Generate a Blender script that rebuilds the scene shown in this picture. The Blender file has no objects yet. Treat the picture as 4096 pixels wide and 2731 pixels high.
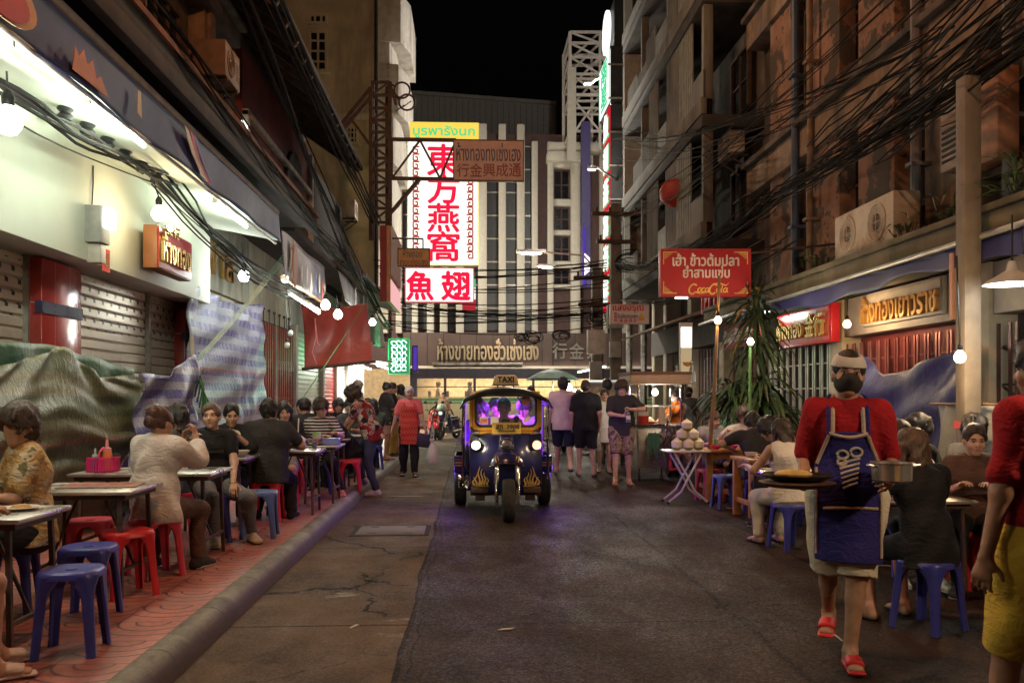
import bpy,bmesh,math,random
import numpy as np
from mathutils import Vector,Matrix
rnd=random.Random(7)
C=bpy.context.scene.collection
SC=bpy.context.scene
R=math.radians
# -- camera
YAW=2.727
FOCAL=882.0
cam=bpy.data.cameras.new('camera')
cam.sensor_width=36.0
cam.lens=36.0*FOCAL/1024.0
cam.shift_y=54.0/1024.0
cam.clip_start=0.05
cam.clip_end=600
cam.dof.use_dof=True
cam.dof.focus_distance=10.9
cam.dof.aperture_fstop=4.5
cam_o=bpy.data.objects.new('camera',cam)
C.objects.link(cam_o)
cam_o.location=(0,0,1.5)
cam_o.rotation_euler=(R(90),0,R(-YAW))
SC.camera=cam_o
# -- world: night sky
world=bpy.data.worlds.new('World')
SC.world=world
world.use_nodes=True
wn=world.node_tree
bg=wn.nodes['Background']
sky=wn.nodes.new('ShaderNodeTexSky')
sky.sky_type='NISHITA'
sky.sun_disc=False
sky.sun_elevation=R(-4.0)
sky.sun_rotation=R(200)
wn.links.new(sky.outputs[0],bg.inputs[0])
bg.inputs[1].default_value=0.05
SC.view_settings.view_transform='Standard'
SC.view_settings.look='None'
SC.view_settings.exposure=0.3
SC.view_settings.gamma=1.0
SC.view_settings.use_curve_mapping=False
cy=SC.cycles
cy.use_denoising=True
try :
 cy.denoiser='OPENIMAGEDENOISE'
 cy.denoising_input_passes='RGB_ALBEDO_NORMAL'
except Exception:
 pass
cy.max_bounces=6
cy.diffuse_bounces=3
cy.glossy_bounces=3
cy.transmission_bounces=6
cy.transparent_max_bounces=12
cy.caustics_reflective=False
cy.caustics_refractive=False
cy.sample_clamp_indirect=4.0
cy.use_light_tree=True
sun=bpy.data.lights.new('moon','SUN')
sun.energy=0.015
sun.angle=R(0.5)
sun.color=(1.0,0.9,0.8)
sun_o=bpy.data.objects.new('moon',sun)
C.objects.link(sun_o)
sun_o.rotation_euler=(R(50),0,R(200))
_s,_c=math.sin(R(YAW)),math.cos(R(YAW))
def ray(u,v):
 xc=(u-512.0)/FOCAL
 return Vector((_s+xc*_c,_c-xc*_s,(395.0-v)/FOCAL))
def PY(u,v,Y):
 d=ray(u,v)
 return Vector((0,0,1.5))+d*(Y/d.y)
def PX(u,v,X):
 d=ray(u,v)
 return Vector((0,0,1.5))+d*(X/d.x)
def PG(u,v,z=0.0):
 d=ray(u,v)
 return Vector((0,0,1.5))+d*((z-1.5)/d.z)
 # -- materials
MATS={}
def mat(name,col,rough=.7,metal=0.0,var=.18,vs=5.0,bump=0.0,bs=60.0,dirt=None ,ds=1.2,dth=(.48,.68),streak=False ,emit=None ,es=0.0,trans=0.0,alpha=1.0,spec=.5,coat=0.0,rvar=0.0,sss=0.0,bdist=.01,ior=1.45):
 if name in MATS:
  return MATS[name]
 m=bpy.data.materials.new(name)
 m.use_nodes=True
 nt=m.node_tree
 N,L=nt.nodes,nt.links
 b=N['Principled BSDF']
 c4=(*col,1)
 b.inputs['Roughness'].default_value=rough
 b.inputs['Metallic'].default_value=metal
 b.inputs['Specular IOR Level'].default_value=spec
 b.inputs['IOR'].default_value=ior
 b.inputs['Base Color'].default_value=c4
 if coat:b.inputs['Coat Weight'].default_value=coat;b.inputs['Coat Roughness'].default_value=.1
 if trans:b.inputs['Transmission Weight'].default_value=trans
 if alpha<1:b.inputs['Alpha'].default_value=alpha
 if sss:
  b.inputs['Subsurface Weight'].default_value=sss
  b.inputs['Subsurface Radius'].default_value=(.02,.008,.004)
 if emit:
  b.inputs['Emission Color'].default_value=(*emit,1)
  b.inputs['Emission Strength'].default_value=es
 tc=N.new('ShaderNodeTexCoord')
 if var>0 or dirt:
  n1=N.new('ShaderNodeTexNoise')
  n1.inputs['Scale'].default_value=vs
  n1.inputs['Detail'].default_value=5
  L.new(tc.outputs['Object'],n1.inputs['Vector'])
  mr=N.new('ShaderNodeMapRange')
  mr.inputs[1].default_value=.3;mr.inputs[2].default_value=.7
  L.new(n1.outputs['Fac'],mr.inputs[0])
  mx=N.new('ShaderNodeMix');mx.data_type='RGBA'
  mx.inputs[6].default_value=(*[x*(1-var) for x in col],1)
  mx.inputs[7].default_value=(*[min(1,x*(1+var)) for x in col],1)
  L.new(mr.outputs[0],mx.inputs[0])
  out=mx.outputs[2]
  if dirt:
   mp=N.new('ShaderNodeMapping')
   if streak:mp.inputs['Scale'].default_value=(1,1,.18)
   L.new(tc.outputs['Object'],mp.inputs[0])
   n2=N.new('ShaderNodeTexNoise');n2.inputs['Scale'].default_value=ds;n2.inputs['Detail'].default_value=8
   n2.inputs['Roughness'].default_value=.65
   L.new(mp.outputs[0],n2.inputs['Vector'])
   m2=N.new('ShaderNodeMapRange');m2.inputs[1].default_value=dth[0];m2.inputs[2].default_value=dth[1]
   L.new(n2.outputs['Fac'],m2.inputs[0])
   mx2=N.new('ShaderNodeMix');mx2.data_type='RGBA'
   mx2.inputs[7].default_value=(*dirt,1)
   L.new(m2.outputs[0],mx2.inputs[0]);L.new(out,mx2.inputs[6])
   out=mx2.outputs[2]
  L.new(out,b.inputs['Base Color'])
  if rvar:
   m3=N.new('ShaderNodeMapRange');m3.inputs[1].default_value=.35;m3.inputs[2].default_value=.65
   m3.inputs[3].default_value=max(.05,rough-rvar);m3.inputs[4].default_value=min(1,rough+rvar)
   L.new(n1.outputs['Fac'],m3.inputs[0]);L.new(m3.outputs[0],b.inputs['Roughness'])
 if bump>0:
  n3=N.new('ShaderNodeTexNoise');n3.inputs['Scale'].default_value=bs;n3.inputs['Detail'].default_value=4
  L.new(tc.outputs['Object'],n3.inputs['Vector'])
  bp=N.new('ShaderNodeBump');bp.inputs['Strength'].default_value=bump;bp.inputs['Distance'].default_value=bdist
  L.new(n3.outputs['Fac'],bp.inputs['Height'])
  L.new(bp.outputs[0],b.inputs['Normal'])
 MATS[name]=m
 return m
def glow(name,col,s):
 if name in MATS:return MATS[name]
 m=bpy.data.materials.new(name);m.use_nodes=True
 N,L=m.node_tree.nodes,m.node_tree.links
 N.remove(N['Principled BSDF'])
 e=N.new('ShaderNodeEmission');e.inputs[0].default_value=(*col,1);e.inputs[1].default_value=s
 L.new(e.outputs[0],N['Material Output'].inputs[0])
 MATS[name]=m
 return m
class NG:
 def __init__(s,name,rough=.7):
  s.m=bpy.data.materials.new(name);s.m.use_nodes=True
  s.N,s.L=s.m.node_tree.nodes,s.m.node_tree.links
  s.b=s.N['Principled BSDF'];s.b.inputs['Roughness'].default_value=rough
  s.tc=s.N.new('ShaderNodeTexCoord');s.obj=s.tc.outputs['Object']
  MATS[name]=s.m
 def put(s,sock,v):
  if hasattr(v,'is_linked') or isinstance(v,bpy.types.NodeSocket):s.L.new(v,sock)
  elif isinstance(v,(tuple,list)) and len(v)==3 and sock.type=='RGBA':sock.default_value=(*v,1)
  else :sock.default_value=v
 def math(s,op,a,b=0.0,c=0.0):
  n=s.N.new('ShaderNodeMath');n.operation=op
  for i,v in enumerate((a,b,c)):s.put(n.inputs[i],v)
  return n.outputs[0]
 def sep(s,v):
  n=s.N.new('ShaderNodeSeparateXYZ');s.L.new(v,n.inputs[0]);return n.outputs
 def comb(s,x,y,z):
  n=s.N.new('ShaderNodeCombineXYZ')
  for i,v in enumerate((x,y,z)):s.put(n.inputs[i],v)
  return n.outputs[0]
 def mapv(s,v,sc=(1,1,1),loc=(0,0,0),rot=(0,0,0)):
  n=s.N.new('ShaderNodeMapping');s.L.new(v,n.inputs[0])
  n.inputs['Scale'].default_value=sc;n.inputs['Location'].default_value=loc;n.inputs['Rotation'].default_value=rot
  return n.outputs[0]
 def noise(s,scale,v=None ,detail=5,rough=.55,dist=0.0):
  n=s.N.new('ShaderNodeTexNoise');s.L.new(v or s.obj,n.inputs['Vector'])
  n.inputs['Scale'].default_value=scale;n.inputs['Detail'].default_value=detail
  n.inputs['Roughness'].default_value=rough;n.inputs['Distortion'].default_value=dist
  return n.outputs['Fac']
 def voro(s,scale,v=None ,feat='F1',out='Distance'):
  n=s.N.new('ShaderNodeTexVoronoi');s.L.new(v or s.obj,n.inputs['Vector']);n.feature=feat
  n.inputs['Scale'].default_value=scale
  return n.outputs[out]
 def rng(s,v,a,b,c=0.0,d=1.0):
  n=s.N.new('ShaderNodeMapRange');s.L.new(v,n.inputs[0])
  for i,x in enumerate((a,b,c,d)):n.inputs[i+1].default_value=x
  return n.outputs[0]
 def mix(s,f,a,b):
  n=s.N.new('ShaderNodeMix');n.data_type='RGBA'
  s.put(n.inputs[0],f);s.put(n.inputs[6],a);s.put(n.inputs[7],b)
  return n.outputs[2]
 def ramp(s,v,stops,const=False ):
  n=s.N.new('ShaderNodeValToRGB');s.L.new(v,n.inputs[0])
  if const:n.color_ramp.interpolation='CONSTANT'
  e=n.color_ramp.elements
  while len(e)<len(stops):e.new(.5)
  for el,(p,c) in zip(e,stops):el.position=p;el.color=(*c,1)
  return n.outputs[0]
 def bump(s,h,strength=.4,dist=.01):
  n=s.N.new('ShaderNodeBump');n.inputs['Strength'].default_value=strength;n.inputs['Distance'].default_value=dist
  s.L.new(h,n.inputs['Height']);s.L.new(n.outputs[0],s.b.inputs['Normal'])
 def base(s,c):s.put(s.b.inputs['Base Color'],c)
 def rough(s,c):s.put(s.b.inputs['Roughness'],c)
 # -- objects
def tag(o,label=None ,cat=None ,group=None ,kind=None ):
 if label:o['label']=label
 if cat:o['category']=cat
 if group:o['group']=group
 if kind:o['kind']=kind
 return o
def thing(name,label,cat,loc=(0,0,0),rz=0.0,group=None ):
 o=bpy.data.objects.new(name,None )
 o.empty_display_size=.1
 C.objects.link(o)
 o.location=loc;o.rotation_euler=(0,0,rz)
 return tag(o,label,cat,group)
def wmat(o):
 m=o.matrix_basis.copy()
 while o.parent:
  o=o.parent
  m=o.matrix_basis@m
 return m
def dup(root,loc=None ,rz=None ,label=None ,group=None ,parent=None ):
 r=root.copy();C.objects.link(r)
 r.parent=parent
 if loc is not None :r.location=loc
 if rz is not None :r.rotation_euler=(0,0,rz)
 if label:r['label']=label
 if group:r['group']=group
 for ch in root.children:
  dup(ch,parent=r)
 return r
class MB:
 def __init__(s):s.v,s.f,s.m=[],[],[]
 def add(s,vs,fs,mi=0):
  o=len(s.v)
  s.v+=[tuple(p) for p in vs]
  s.f+=[tuple(i+o for i in f) for f in fs]
  s.m+=[mi]*len(fs)
  return s
 def box(s,c,d,rz=0.0,rot=None ,mi=0):
  x,y,z=d[0]/2,d[1]/2,d[2]/2
  m=rot if rot is not None else Matrix.Rotation(rz,3,'Z')
  vs=[Vector(c)+m@Vector((a*x,b*y,e*z)) for a in (-1,1) for b in (-1,1) for e in (-1,1)]
  return s.add(vs,[(0,1,3,2),(4,6,7,5),(0,4,5,1),(2,3,7,6),(0,2,6,4),(1,5,7,3)],mi)
 def bx(s,x0,x1,y0,y1,z0,z1,mi=0):
  return s.box(((x0+x1)/2,(y0+y1)/2,(z0+z1)/2),(abs(x1-x0),abs(y1-y0),abs(z1-z0)),mi=mi)
 def beam(s,a,b,w,h=None ,up=(0,0,1),mi=0):
  a,b=Vector(a),Vector(b);d=b-a;L=d.length
  if L<1e-6:return s
  y=d/L;u=Vector(up)
  if abs(y.dot(u))>.98:u=Vector((1,0,0))
  x=y.cross(u).normalized();z=x.cross(y)
  return s.box((a+b)/2,(w,L,h or w),rot=Matrix((x,y,z)).transposed(),mi=mi)
 def tube(s,pts,r,n=8,cap=True ,mi=0,closed=False ):
  pts=[Vector(p) for p in pts];k=len(pts)
  rs=r if isinstance(r,(list,tuple)) else [r]*k
  vs,fs=[],[]
  px=None
  for i,p in enumerate(pts):
   if closed:t=pts[(i+1)%k]-pts[i-1]
   else :t=pts[min(i+1,k-1)]-pts[max(i-1,0)]
   t=t.normalized() if t.length>1e-9 else Vector((0,0,1))
   if px is None :
    u=Vector((0,0,1)) if abs(t.z)<.9 else Vector((1,0,0))
    px=t.cross(u).normalized()
   else :
    px=px-t*px.dot(t)
    px=px.normalized() if px.length>1e-6 else t.orthogonal().normalized()
   q=t.cross(px)
   for j in range(n):
    a=2*math.pi*j/n
    vs.append(p+(px*math.cos(a)+q*math.sin(a))*rs[i])
  for i in range(k if closed else k-1):
   for j in range(n):
    a,b=i*n+j,i*n+(j+1)%n
    c,d=((i+1)%k)*n+(j+1)%n,((i+1)%k)*n+j
    fs.append((a,b,c,d))
  if cap and not closed:
   fs.append(tuple(range(n))[::-1]);fs.append(tuple((k-1)*n+j for j in range(n)))
  return s.add(vs,fs,mi)
 def cyl(s,a,b,r,r2=None ,n=16,mi=0):
  return s.tube([a,b],[r,r if r2 is None else r2],n,mi=mi)
 def lathe(s,prof,c=(0,0,0),n=24,axis=None ,mi=0):
  c=Vector(c);vs,fs=[],[]
  m=Matrix.Identity(3) if axis is None else Vector((0,0,1)).rotation_difference(Vector(axis)).to_matrix()
  for r,z in prof:
   for j in range(n):
    a=2*math.pi*j/n
    vs.append(c+m@Vector((r*math.cos(a),r*math.sin(a),z)))
  for i in range(len(prof)-1):
   for j in range(n):
    fs.append((i*n+j,i*n+(j+1)%n,(i+1)*n+(j+1)%n,(i+1)*n+j))
  if prof[0][0]>1e-5:fs.append(tuple(range(n))[::-1])
  if prof[-1][0]>1e-5:fs.append(tuple((len(prof)-1)*n+j for j in range(n)))
  return s.add(vs,fs,mi)
 def ball(s,c,r,n=16,sc=(1,1,1),mi=0,rot=None ):
  c=Vector(c);k=max(6,n//2);vs,fs=[],[]
  for i in range(k+1):
   th=math.pi*i/k
   for j in range(n):
    a=2*math.pi*j/n
    p=Vector((r*sc[0]*math.sin(th)*math.cos(a),r*sc[1]*math.sin(th)*math.sin(a),-r*sc[2]*math.cos(th)))
    vs.append(c+(rot@p if rot is not None else p))
  for i in range(k):
   for j in range(n):
    fs.append((i*n+j,i*n+(j+1)%n,(i+1)*n+(j+1)%n,(i+1)*n+j))
  return s.add(vs,fs,mi)
 def sheet(s,fn,nu,nv,mi=0):
  vs=[fn(i/nu,j/nv) for j in range(nv+1) for i in range(nu+1)]
  fs=[(j*(nu+1)+i,j*(nu+1)+i+1,(j+1)*(nu+1)+i+1,(j+1)*(nu+1)+i) for j in range(nv) for i in range(nu)]
  return s.add(vs,fs,mi)
 def prism(s,poly,o,ex,ey,ez,mi=0):
  o,ex,ey,ez=Vector(o),Vector(ex),Vector(ey),Vector(ez);n=len(poly)
  vs=[o+ex*a+ey*b for a,b in poly]+[o+ex*a+ey*b+ez for a,b in poly]
  fs=[tuple(range(n))[::-1],tuple(range(n,2*n))]+[(i,(i+1)%n,n+(i+1)%n,n+i) for i in range(n)]
  return s.add(vs,fs,mi)
 def build(s,name,m,parent=None ,wp=False ,bev=0.0,smooth=35,thick=0.0,seg=2):
  me=bpy.data.meshes.new(name)
  vs=s.v
  if parent is not None and wp:
   inv=wmat(parent).inverted()
   vs=[inv@Vector(p) for p in vs]
  me.from_pydata(vs,[],s.f)
  ms=m if isinstance(m,(list,tuple)) else [m]
  for x in ms:me.materials.append(x)
  if len(ms)>1:me.polygons.foreach_set('material_index',s.m)
  bm=bmesh.new();bm.from_mesh(me)
  bmesh.ops.remove_doubles(bm,verts=bm.verts,dist=1e-5)
  if thick:
   bmesh.ops.recalc_face_normals(bm,faces=bm.faces)
   bmesh.ops.solidify(bm,geom=list(bm.faces),thickness=thick)
  bmesh.ops.recalc_face_normals(bm,faces=bm.faces)
  if bev:
   es=[e for e in bm.edges if len(e.link_faces)==2 and e.calc_face_angle(0)>R(30)]
   bmesh.ops.bevel(bm,geom=es,offset=bev,segments=seg,affect='EDGES',profile=.5,clamp_overlap=True )
  bm.to_mesh(me);bm.free()
  if smooth:
   me.shade_smooth()
   me.set_sharp_from_angle(angle=R(smooth))
  o=bpy.data.objects.new(name,me);C.objects.link(o)
  if parent is not None :o.parent=parent
  return o
def text(body,name,m,parent,center,ex,ey,w=None ,h=None ,depth=.012,bold=0.0,shear=0.0,wp=True ,align='CENTER',spacing=1.0):
 """words as a mesh: ex is the reading direction, ey is up, w / h the size of the ink"""
 cu=bpy.data.curves.new('txt','FONT')
 cu.body=body;cu.size=1;cu.shear=shear;cu.extrude=0.0
 cu.resolution_u=3;cu.space_character=spacing;cu.align_x=align
 ob=bpy.data.objects.new('txt',cu)
 C.objects.link(ob)
 me=bpy.data.meshes.new_from_object(ob)
 bpy.data.objects.remove(ob);bpy.data.curves.remove(cu)
 n=len(me.vertices)
 if n==0:return None
 co=np.empty(n*3);me.vertices.foreach_get('co',co);co=co.reshape(-1,3)
 lo,hi=co.min(0),co.max(0);sz=np.maximum(hi-lo,1e-6)
 sx=(w/sz[0]) if w else (h/sz[1])
 sy=(h/sz[1]) if h else sx
 c2=(co-(lo+hi)/2)*np.array([sx,sy,1])
 center,ex,ey=Vector(center),Vector(ex).normalized(),Vector(ey).normalized()
 ez=ex.cross(ey)
 fs=[tuple(p.vertices) for p in me.polygons]
 bpy.data.meshes.remove(me)
 bm=bmesh.new()
 inv=wmat(parent).inverted() if (parent is not None and wp) else Matrix.Identity(4)
 bo=bold*sz[1]*sy*.9
 for q,(dx,dy) in enumerate([(0,0)]+([(bo,0),(-bo,0),(0,bo),(0,-bo)] if bold else [])):
  vv=[bm.verts.new(inv@(center+ex*(p[0]+dx)+ey*(p[1]+dy)+ez*q*.0012)) for p in c2]
  for f in fs:
   try :bm.faces.new([vv[i] for i in f])
   except ValueError:pass
 r=bmesh.ops.extrude_face_region(bm,geom=list(bm.faces))
 nd=(inv.to_3x3()@ez)*depth
 for e in r['geom']:
  if isinstance(e,bmesh.types.BMVert):e.co+=nd
 bmesh.ops.recalc_face_normals(bm,faces=bm.faces)
 me=bpy.data.meshes.new(name);bm.to_mesh(me);bm.free()
 me.materials.append(m)
 o=bpy.data.objects.new(name,me);C.objects.link(o)
 if parent is not None :o.parent=parent
 return o
def point(name,loc,col,w,r=.04,parent=None ):
 l=bpy.data.lights.new(name,'POINT');l.energy=w;l.color=col;l.shadow_soft_size=r
 o=bpy.data.objects.new(name,l);C.objects.link(o)
 o.location=loc
 if parent is not None :o.parent=parent
 return o
def area(name,loc,rot,col,w,sx,sy,parent=None ):
 l=bpy.data.lights.new(name,'AREA');l.shape='RECTANGLE';l.size=sx;l.size_y=sy;l.energy=w;l.color=col
 o=bpy.data.objects.new(name,l);C.objects.link(o)
 o.location=loc;o.rotation_euler=rot
 if parent is not None :o.parent=parent
 return o
 # -- bodies: smooth implicit shapes turned into one mesh
def V3(*a):return np.array(a,float)
def unit(a):
 n=np.linalg.norm(a);return a/n if n>1e-9 else a
CORN=np.array([[0,0,0],[1,0,0],[0,1,0],[1,1,0],[0,0,1],[1,0,1],[0,1,1],[1,1,1]])
EDG=[(0,1),(2,3),(4,5),(6,7),(0,2),(1,3),(4,6),(5,7),(0,4),(1,5),(2,6),(3,7)]
def snets(G,o,h):
 S=G<0
 c=np.zeros(tuple(n-1 for n in G.shape),np.int8)
 for dx in (0,1):
  for dy in (0,1):
   for dz in (0,1):
    c+=S[dx:G.shape[0]-1+dx,dy:G.shape[1]-1+dy,dz:G.shape[2]-1+dz]
 mk=(c>0)&(c<8)
 ci=np.argwhere(mk)
 idx=-np.ones(c.shape,np.int64);idx[mk]=np.arange(len(ci))
 acc=np.zeros((len(ci),3));cnt=np.zeros(len(ci))
 vals=[G[ci[:,0]+k[0],ci[:,1]+k[1],ci[:,2]+k[2]] for k in CORN]
 for a,b in EDG:
  va,vb=vals[a],vals[b]
  m=(va<0)!=(vb<0)
  t=va[m]/(va[m]-vb[m])
  acc[m]+=CORN[a]+(CORN[b]-CORN[a])*t[:,None ];cnt[m]+=1
 verts=o+h*(ci+acc/cnt[:,None ])
 quads=[]
 E3=np.eye(3,dtype=int)
 for ax in range(3):
  e=E3[ax];b,cc=E3[(ax+1)%3],E3[(ax+2)%3]
  sh=[slice(0,n) for n in G.shape]
  s0,s1=list(sh),list(sh)
  s0[ax]=slice(0,G.shape[ax]-1);s1[ax]=slice(1,G.shape[ax])
  D=S[tuple(s0)]!=S[tuple(s1)]
  p=np.argwhere(D)
  ok=(p[:,(ax+1)%3]>=1)&(p[:,(ax+2)%3]>=1)&(p[:,(ax+1)%3]<G.shape[(ax+1)%3]-1)&(p[:,(ax+2)%3]<G.shape[(ax+2)%3]-1)
  p=p[ok]
  if len(p)==0:continue
  g=lambda q:idx[q[:,0],q[:,1],q[:,2]]
  q=np.stack([g(p-b-cc),g(p-cc),g(p),g(p-b)],1)
  ins=S[p[:,0],p[:,1],p[:,2]]
  q[~ins]=q[~ins][:,::-1]
  quads.append(q)
 quads=np.concatenate(quads) if quads else np.zeros((0,4),int)
 return verts,quads
def np_mesh(name,v,q,m):
 me=bpy.data.meshes.new(name)
 me.vertices.add(len(v));me.vertices.foreach_set('co',np.ascontiguousarray(v,np.float32).ravel())
 me.loops.add(len(q)*4);me.loops.foreach_set('vertex_index',np.ascontiguousarray(q,np.int32).ravel())
 me.polygons.add(len(q));me.polygons.foreach_set('loop_start',np.arange(0,len(q)*4,4,dtype=np.int32))
 me.update(calc_edges=True )
 me.polygons.foreach_set('use_smooth',np.ones(len(q),bool))
 me.materials.append(m)
 return me
def cap(a,b,ra,rb=None ,k=.03,sub=False ,flat=False ):return dict(t='cap',a=V3(*a),b=V3(*b),ra=ra,rb=ra if rb is None else rb,k=k,sub=sub,flat=flat)
def ecap(a,b,wa,wb,side,front,k=.04,sub=False ,e=None ):return dict(t='ecap',a=V3(*a),b=V3(*b),wa=wa,wb=wb,s=unit(V3(*side)),f=unit(V3(*front)),k=k,sub=sub,e=e)
def ell(c,r,M=None ,k=.03,sub=False ):return dict(t='ell',c=V3(*c),r=V3(*r),M=np.eye(3) if M is None else np.array(M,float),k=k,sub=sub)
def prim_box(p):
 if p['t']=='cap':
  m=max(p['ra'],p['rb']);return np.minimum(p['a'],p['b'])-m,np.maximum(p['a'],p['b'])+m
 if p['t']=='ecap':
  m=max(p['wa']+p['wb']);return np.minimum(p['a'],p['b'])-m,np.maximum(p['a'],p['b'])+m
 m=p['r'].max();return p['c']-m,p['c']+m
def prim_dist(p,X,Y,Z):
 if p['t']=='cap':
  a,d=p['a'],p['b']-p['a'];L2=max(d@d,1e-9)
  qx,qy,qz=X-a[0],Y-a[1],Z-a[2]
  tr=(qx*d[0]+qy*d[1]+qz*d[2])/L2
  t=np.clip(tr,0,1)
  r=p['ra']+(p['rb']-p['ra'])*t
  D=np.sqrt((qx-d[0]*t)**2+(qy-d[1]*t)**2+(qz-d[2]*t)**2)-r
  if p['flat']:
   L=math.sqrt(L2);D=np.maximum(D,np.maximum((tr-1)*L,-tr*L))
  return D
 if p['t']=='ecap':
  a,d=p['a'],p['b']-p['a'];L2=max(d@d,1e-9);L=math.sqrt(L2);u=d/L
  qx,qy,qz=X-a[0],Y-a[1],Z-a[2]
  tr=(qx*d[0]+qy*d[1]+qz*d[2])/L2;t=np.clip(tr,0,1)
  ox,oy,oz=qx-d[0]*t,qy-d[1]*t,qz-d[2]*t
  w=p['wa'][0]+(p['wb'][0]-p['wa'][0])*t;dd=p['wa'][1]+(p['wb'][1]-p['wa'][1])*t
  s=ox*p['s'][0]+oy*p['s'][1]+oz*p['s'][2];f=ox*p['f'][0]+oy*p['f'][1]+oz*p['f'][2]
  l=(tr-t)*L
  mn=np.minimum(w,dd);e=mn if p['e'] is None else p['e']
  return (np.sqrt((s/w)**2+(f/dd)**2+(l/e)**2)-1)*mn
 M=p['M'];c=p['c'];r=p['r']
 qx,qy,qz=X-c[0],Y-c[1],Z-c[2]
 k=[(M[0][i]*qx+M[1][i]*qy+M[2][i]*qz)/r[i] for i in range(3)]
 return (np.sqrt(k[0]**2+k[1]**2+k[2]**2)-1)*r.min()
def sdf(name,prims,h,m,fold=0.0,fs=1.0,cuts=(),seed=0,parent=None ,fdir=(1,1,1)):
 lo=np.min([prim_box(p)[0] for p in prims if not p['sub']],0)-2.5*h-fold
 hi=np.max([prim_box(p)[1] for p in prims if not p['sub']],0)+2.5*h+fold
 n=np.maximum(np.ceil((hi-lo)/h).astype(int)+1,4)
 G=np.full(n,.15,np.float32)
 ax=[(lo[i]+h*np.arange(n[i])).astype(np.float32) for i in range(3)]
 for p in prims:
  b0,b1=prim_box(p);mg=p['k']+3*h+.01
  i0=np.clip(np.floor((b0-mg-lo)/h).astype(int),0,n-1);i1=np.clip(np.ceil((b1+mg-lo)/h).astype(int)+1,1,n)
  if (i1<=i0).any():continue
  sl=tuple(slice(i0[i],i1[i]) for i in range(3))
  X,Y,Z=ax[0][sl[0]][:,None ,None ],ax[1][sl[1]][None ,:,None ],ax[2][sl[2]][None ,None ,:]
  d=prim_dist(p,X,Y,Z).astype(np.float32);g=G[sl];k=p['k']
  if p['sub']:
   d=-d;q=np.maximum(k-np.abs(g-d),0)/k
   G[sl]=np.maximum(g,d)+q*q*k*.25
  else :
   q=np.maximum(k-np.abs(g-d),0)/k
   G[sl]=np.minimum(g,d)-q*q*k*.25
 X,Y,Z=ax[0][:,None ,None ],ax[1][None ,:,None ],ax[2][None ,None ,:]
 if fold:
  s=seed*1.7;fx,fy,fz=fdir
  wv=np.sin(9*fs*fx*X+14*fs*fz*Z+3*np.sin(7*fs*fy*Y+s)+s)+.6*np.sin(21*fs*fz*Z-17*fs*fx*X+2.2*np.sin(11*fs*fx*X+s*2)+13*fs*fy*Y)+.5*np.sin(33*fs*(fy*Y+.6*fz*Z)+2*np.sin(15*fs*fx*X+s))
  G=G+(fold*.5*(wv-1.25)).astype(np.float32)
 for pt,nn in cuts:
  nn=unit(V3(*nn));pt=V3(*pt)
  G=np.maximum(G,(nn[0]*(X-pt[0])+nn[1]*(Y-pt[1])+nn[2]*(Z-pt[2])).astype(np.float32))
 G[0]=G[-1]=.1;G[:,0]=G[:,-1]=.1;G[:,:,0]=G[:,:,-1]=.1
 v,q=snets(G,lo,h)
 if len(q)==0:return None
 o=bpy.data.objects.new(name,np_mesh(name,v,q,m));C.objects.link(o)
 if parent is not None :o.parent=parent
 return o
def ik(a,b,l1,l2,pole):
 d=b-a;L=np.linalg.norm(d);L=max(L,1e-6)
 if L>(l1+l2)*.999:b=a+d/L*(l1+l2)*.999;d=b-a;L=np.linalg.norm(d)
 u=d/L
 x=(l1*l1-l2*l2+L*L)/(2*L);y=math.sqrt(max(l1*l1-x*x,0))
 p=pole-u*(pole@u);p=unit(p)
 return a+u*x+p*y,b
def rot_axis(v,axis,a):
 axis=unit(axis);return v*math.cos(a)+np.cross(axis,v)*math.sin(a)+axis*(axis@v)*(1-math.cos(a))
SKIN={'tan':(.40,.215,.135),'light':(.52,.31,.215),'dark':(.27,.14,.085),'pink':(.55,.32,.23)}
def skin_mat(k):return mat('skin '+k,SKIN[k],rough=.5,var=.16,vs=22,sss=.08,bump=.25,bs=170,bdist=.003)
def hair_mat(k):
 if 'hair '+k in MATS:return MATS['hair '+k]
 c={'black':(.014,.011,.010),'brown':(.032,.016,.010),'auburn':(.050,.018,.012),'grey':(.42,.40,.37),'light brown':(.085,.048,.030),'blond':(.32,.20,.10)}[k]
 g=NG('hair '+k,.55)
 n=g.noise(90,g.mapv(g.obj,(1,1,.12)),4)
 g.base(g.mix(g.rng(n,.3,.7),tuple(x*.55 for x in c),tuple(min(1,x*1.7) for x in c)))
 g.bump(n,.6,.006)
 return g.m
def wrinkle(g,s=.30):
 v=g.mapv(g.obj,(1,1,1.7),rot=(.3,.5,.2))
 n=g.noise(6.5,v,3,.5,1.6);n2=g.noise(17,g.mapv(g.obj,(1,1,2.2),rot=(-.4,.3,.6)),3,.5,1.2)
 g.bump(g.math('ADD',g.math('MULTIPLY',g.math('ABSOLUTE',g.math('SUBTRACT',n,.5)),2.2),g.math('ADD',g.math('MULTIPLY',n2,.35),g.math('MULTIPLY',g.noise(190,detail=2),.05))),s,.045)
 g.b.inputs['Specular IOR Level'].default_value=.22
 return n
def cloth(name,col,**k):
 if name in MATS:return MATS[name]
 g=NG(name,.88);n=wrinkle(g)
 g.base(g.mix(g.rng(g.noise(5,detail=5),.3,.7),tuple(x*.82 for x in col),tuple(min(1,x*1.12) for x in col)))
 return g.m
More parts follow.
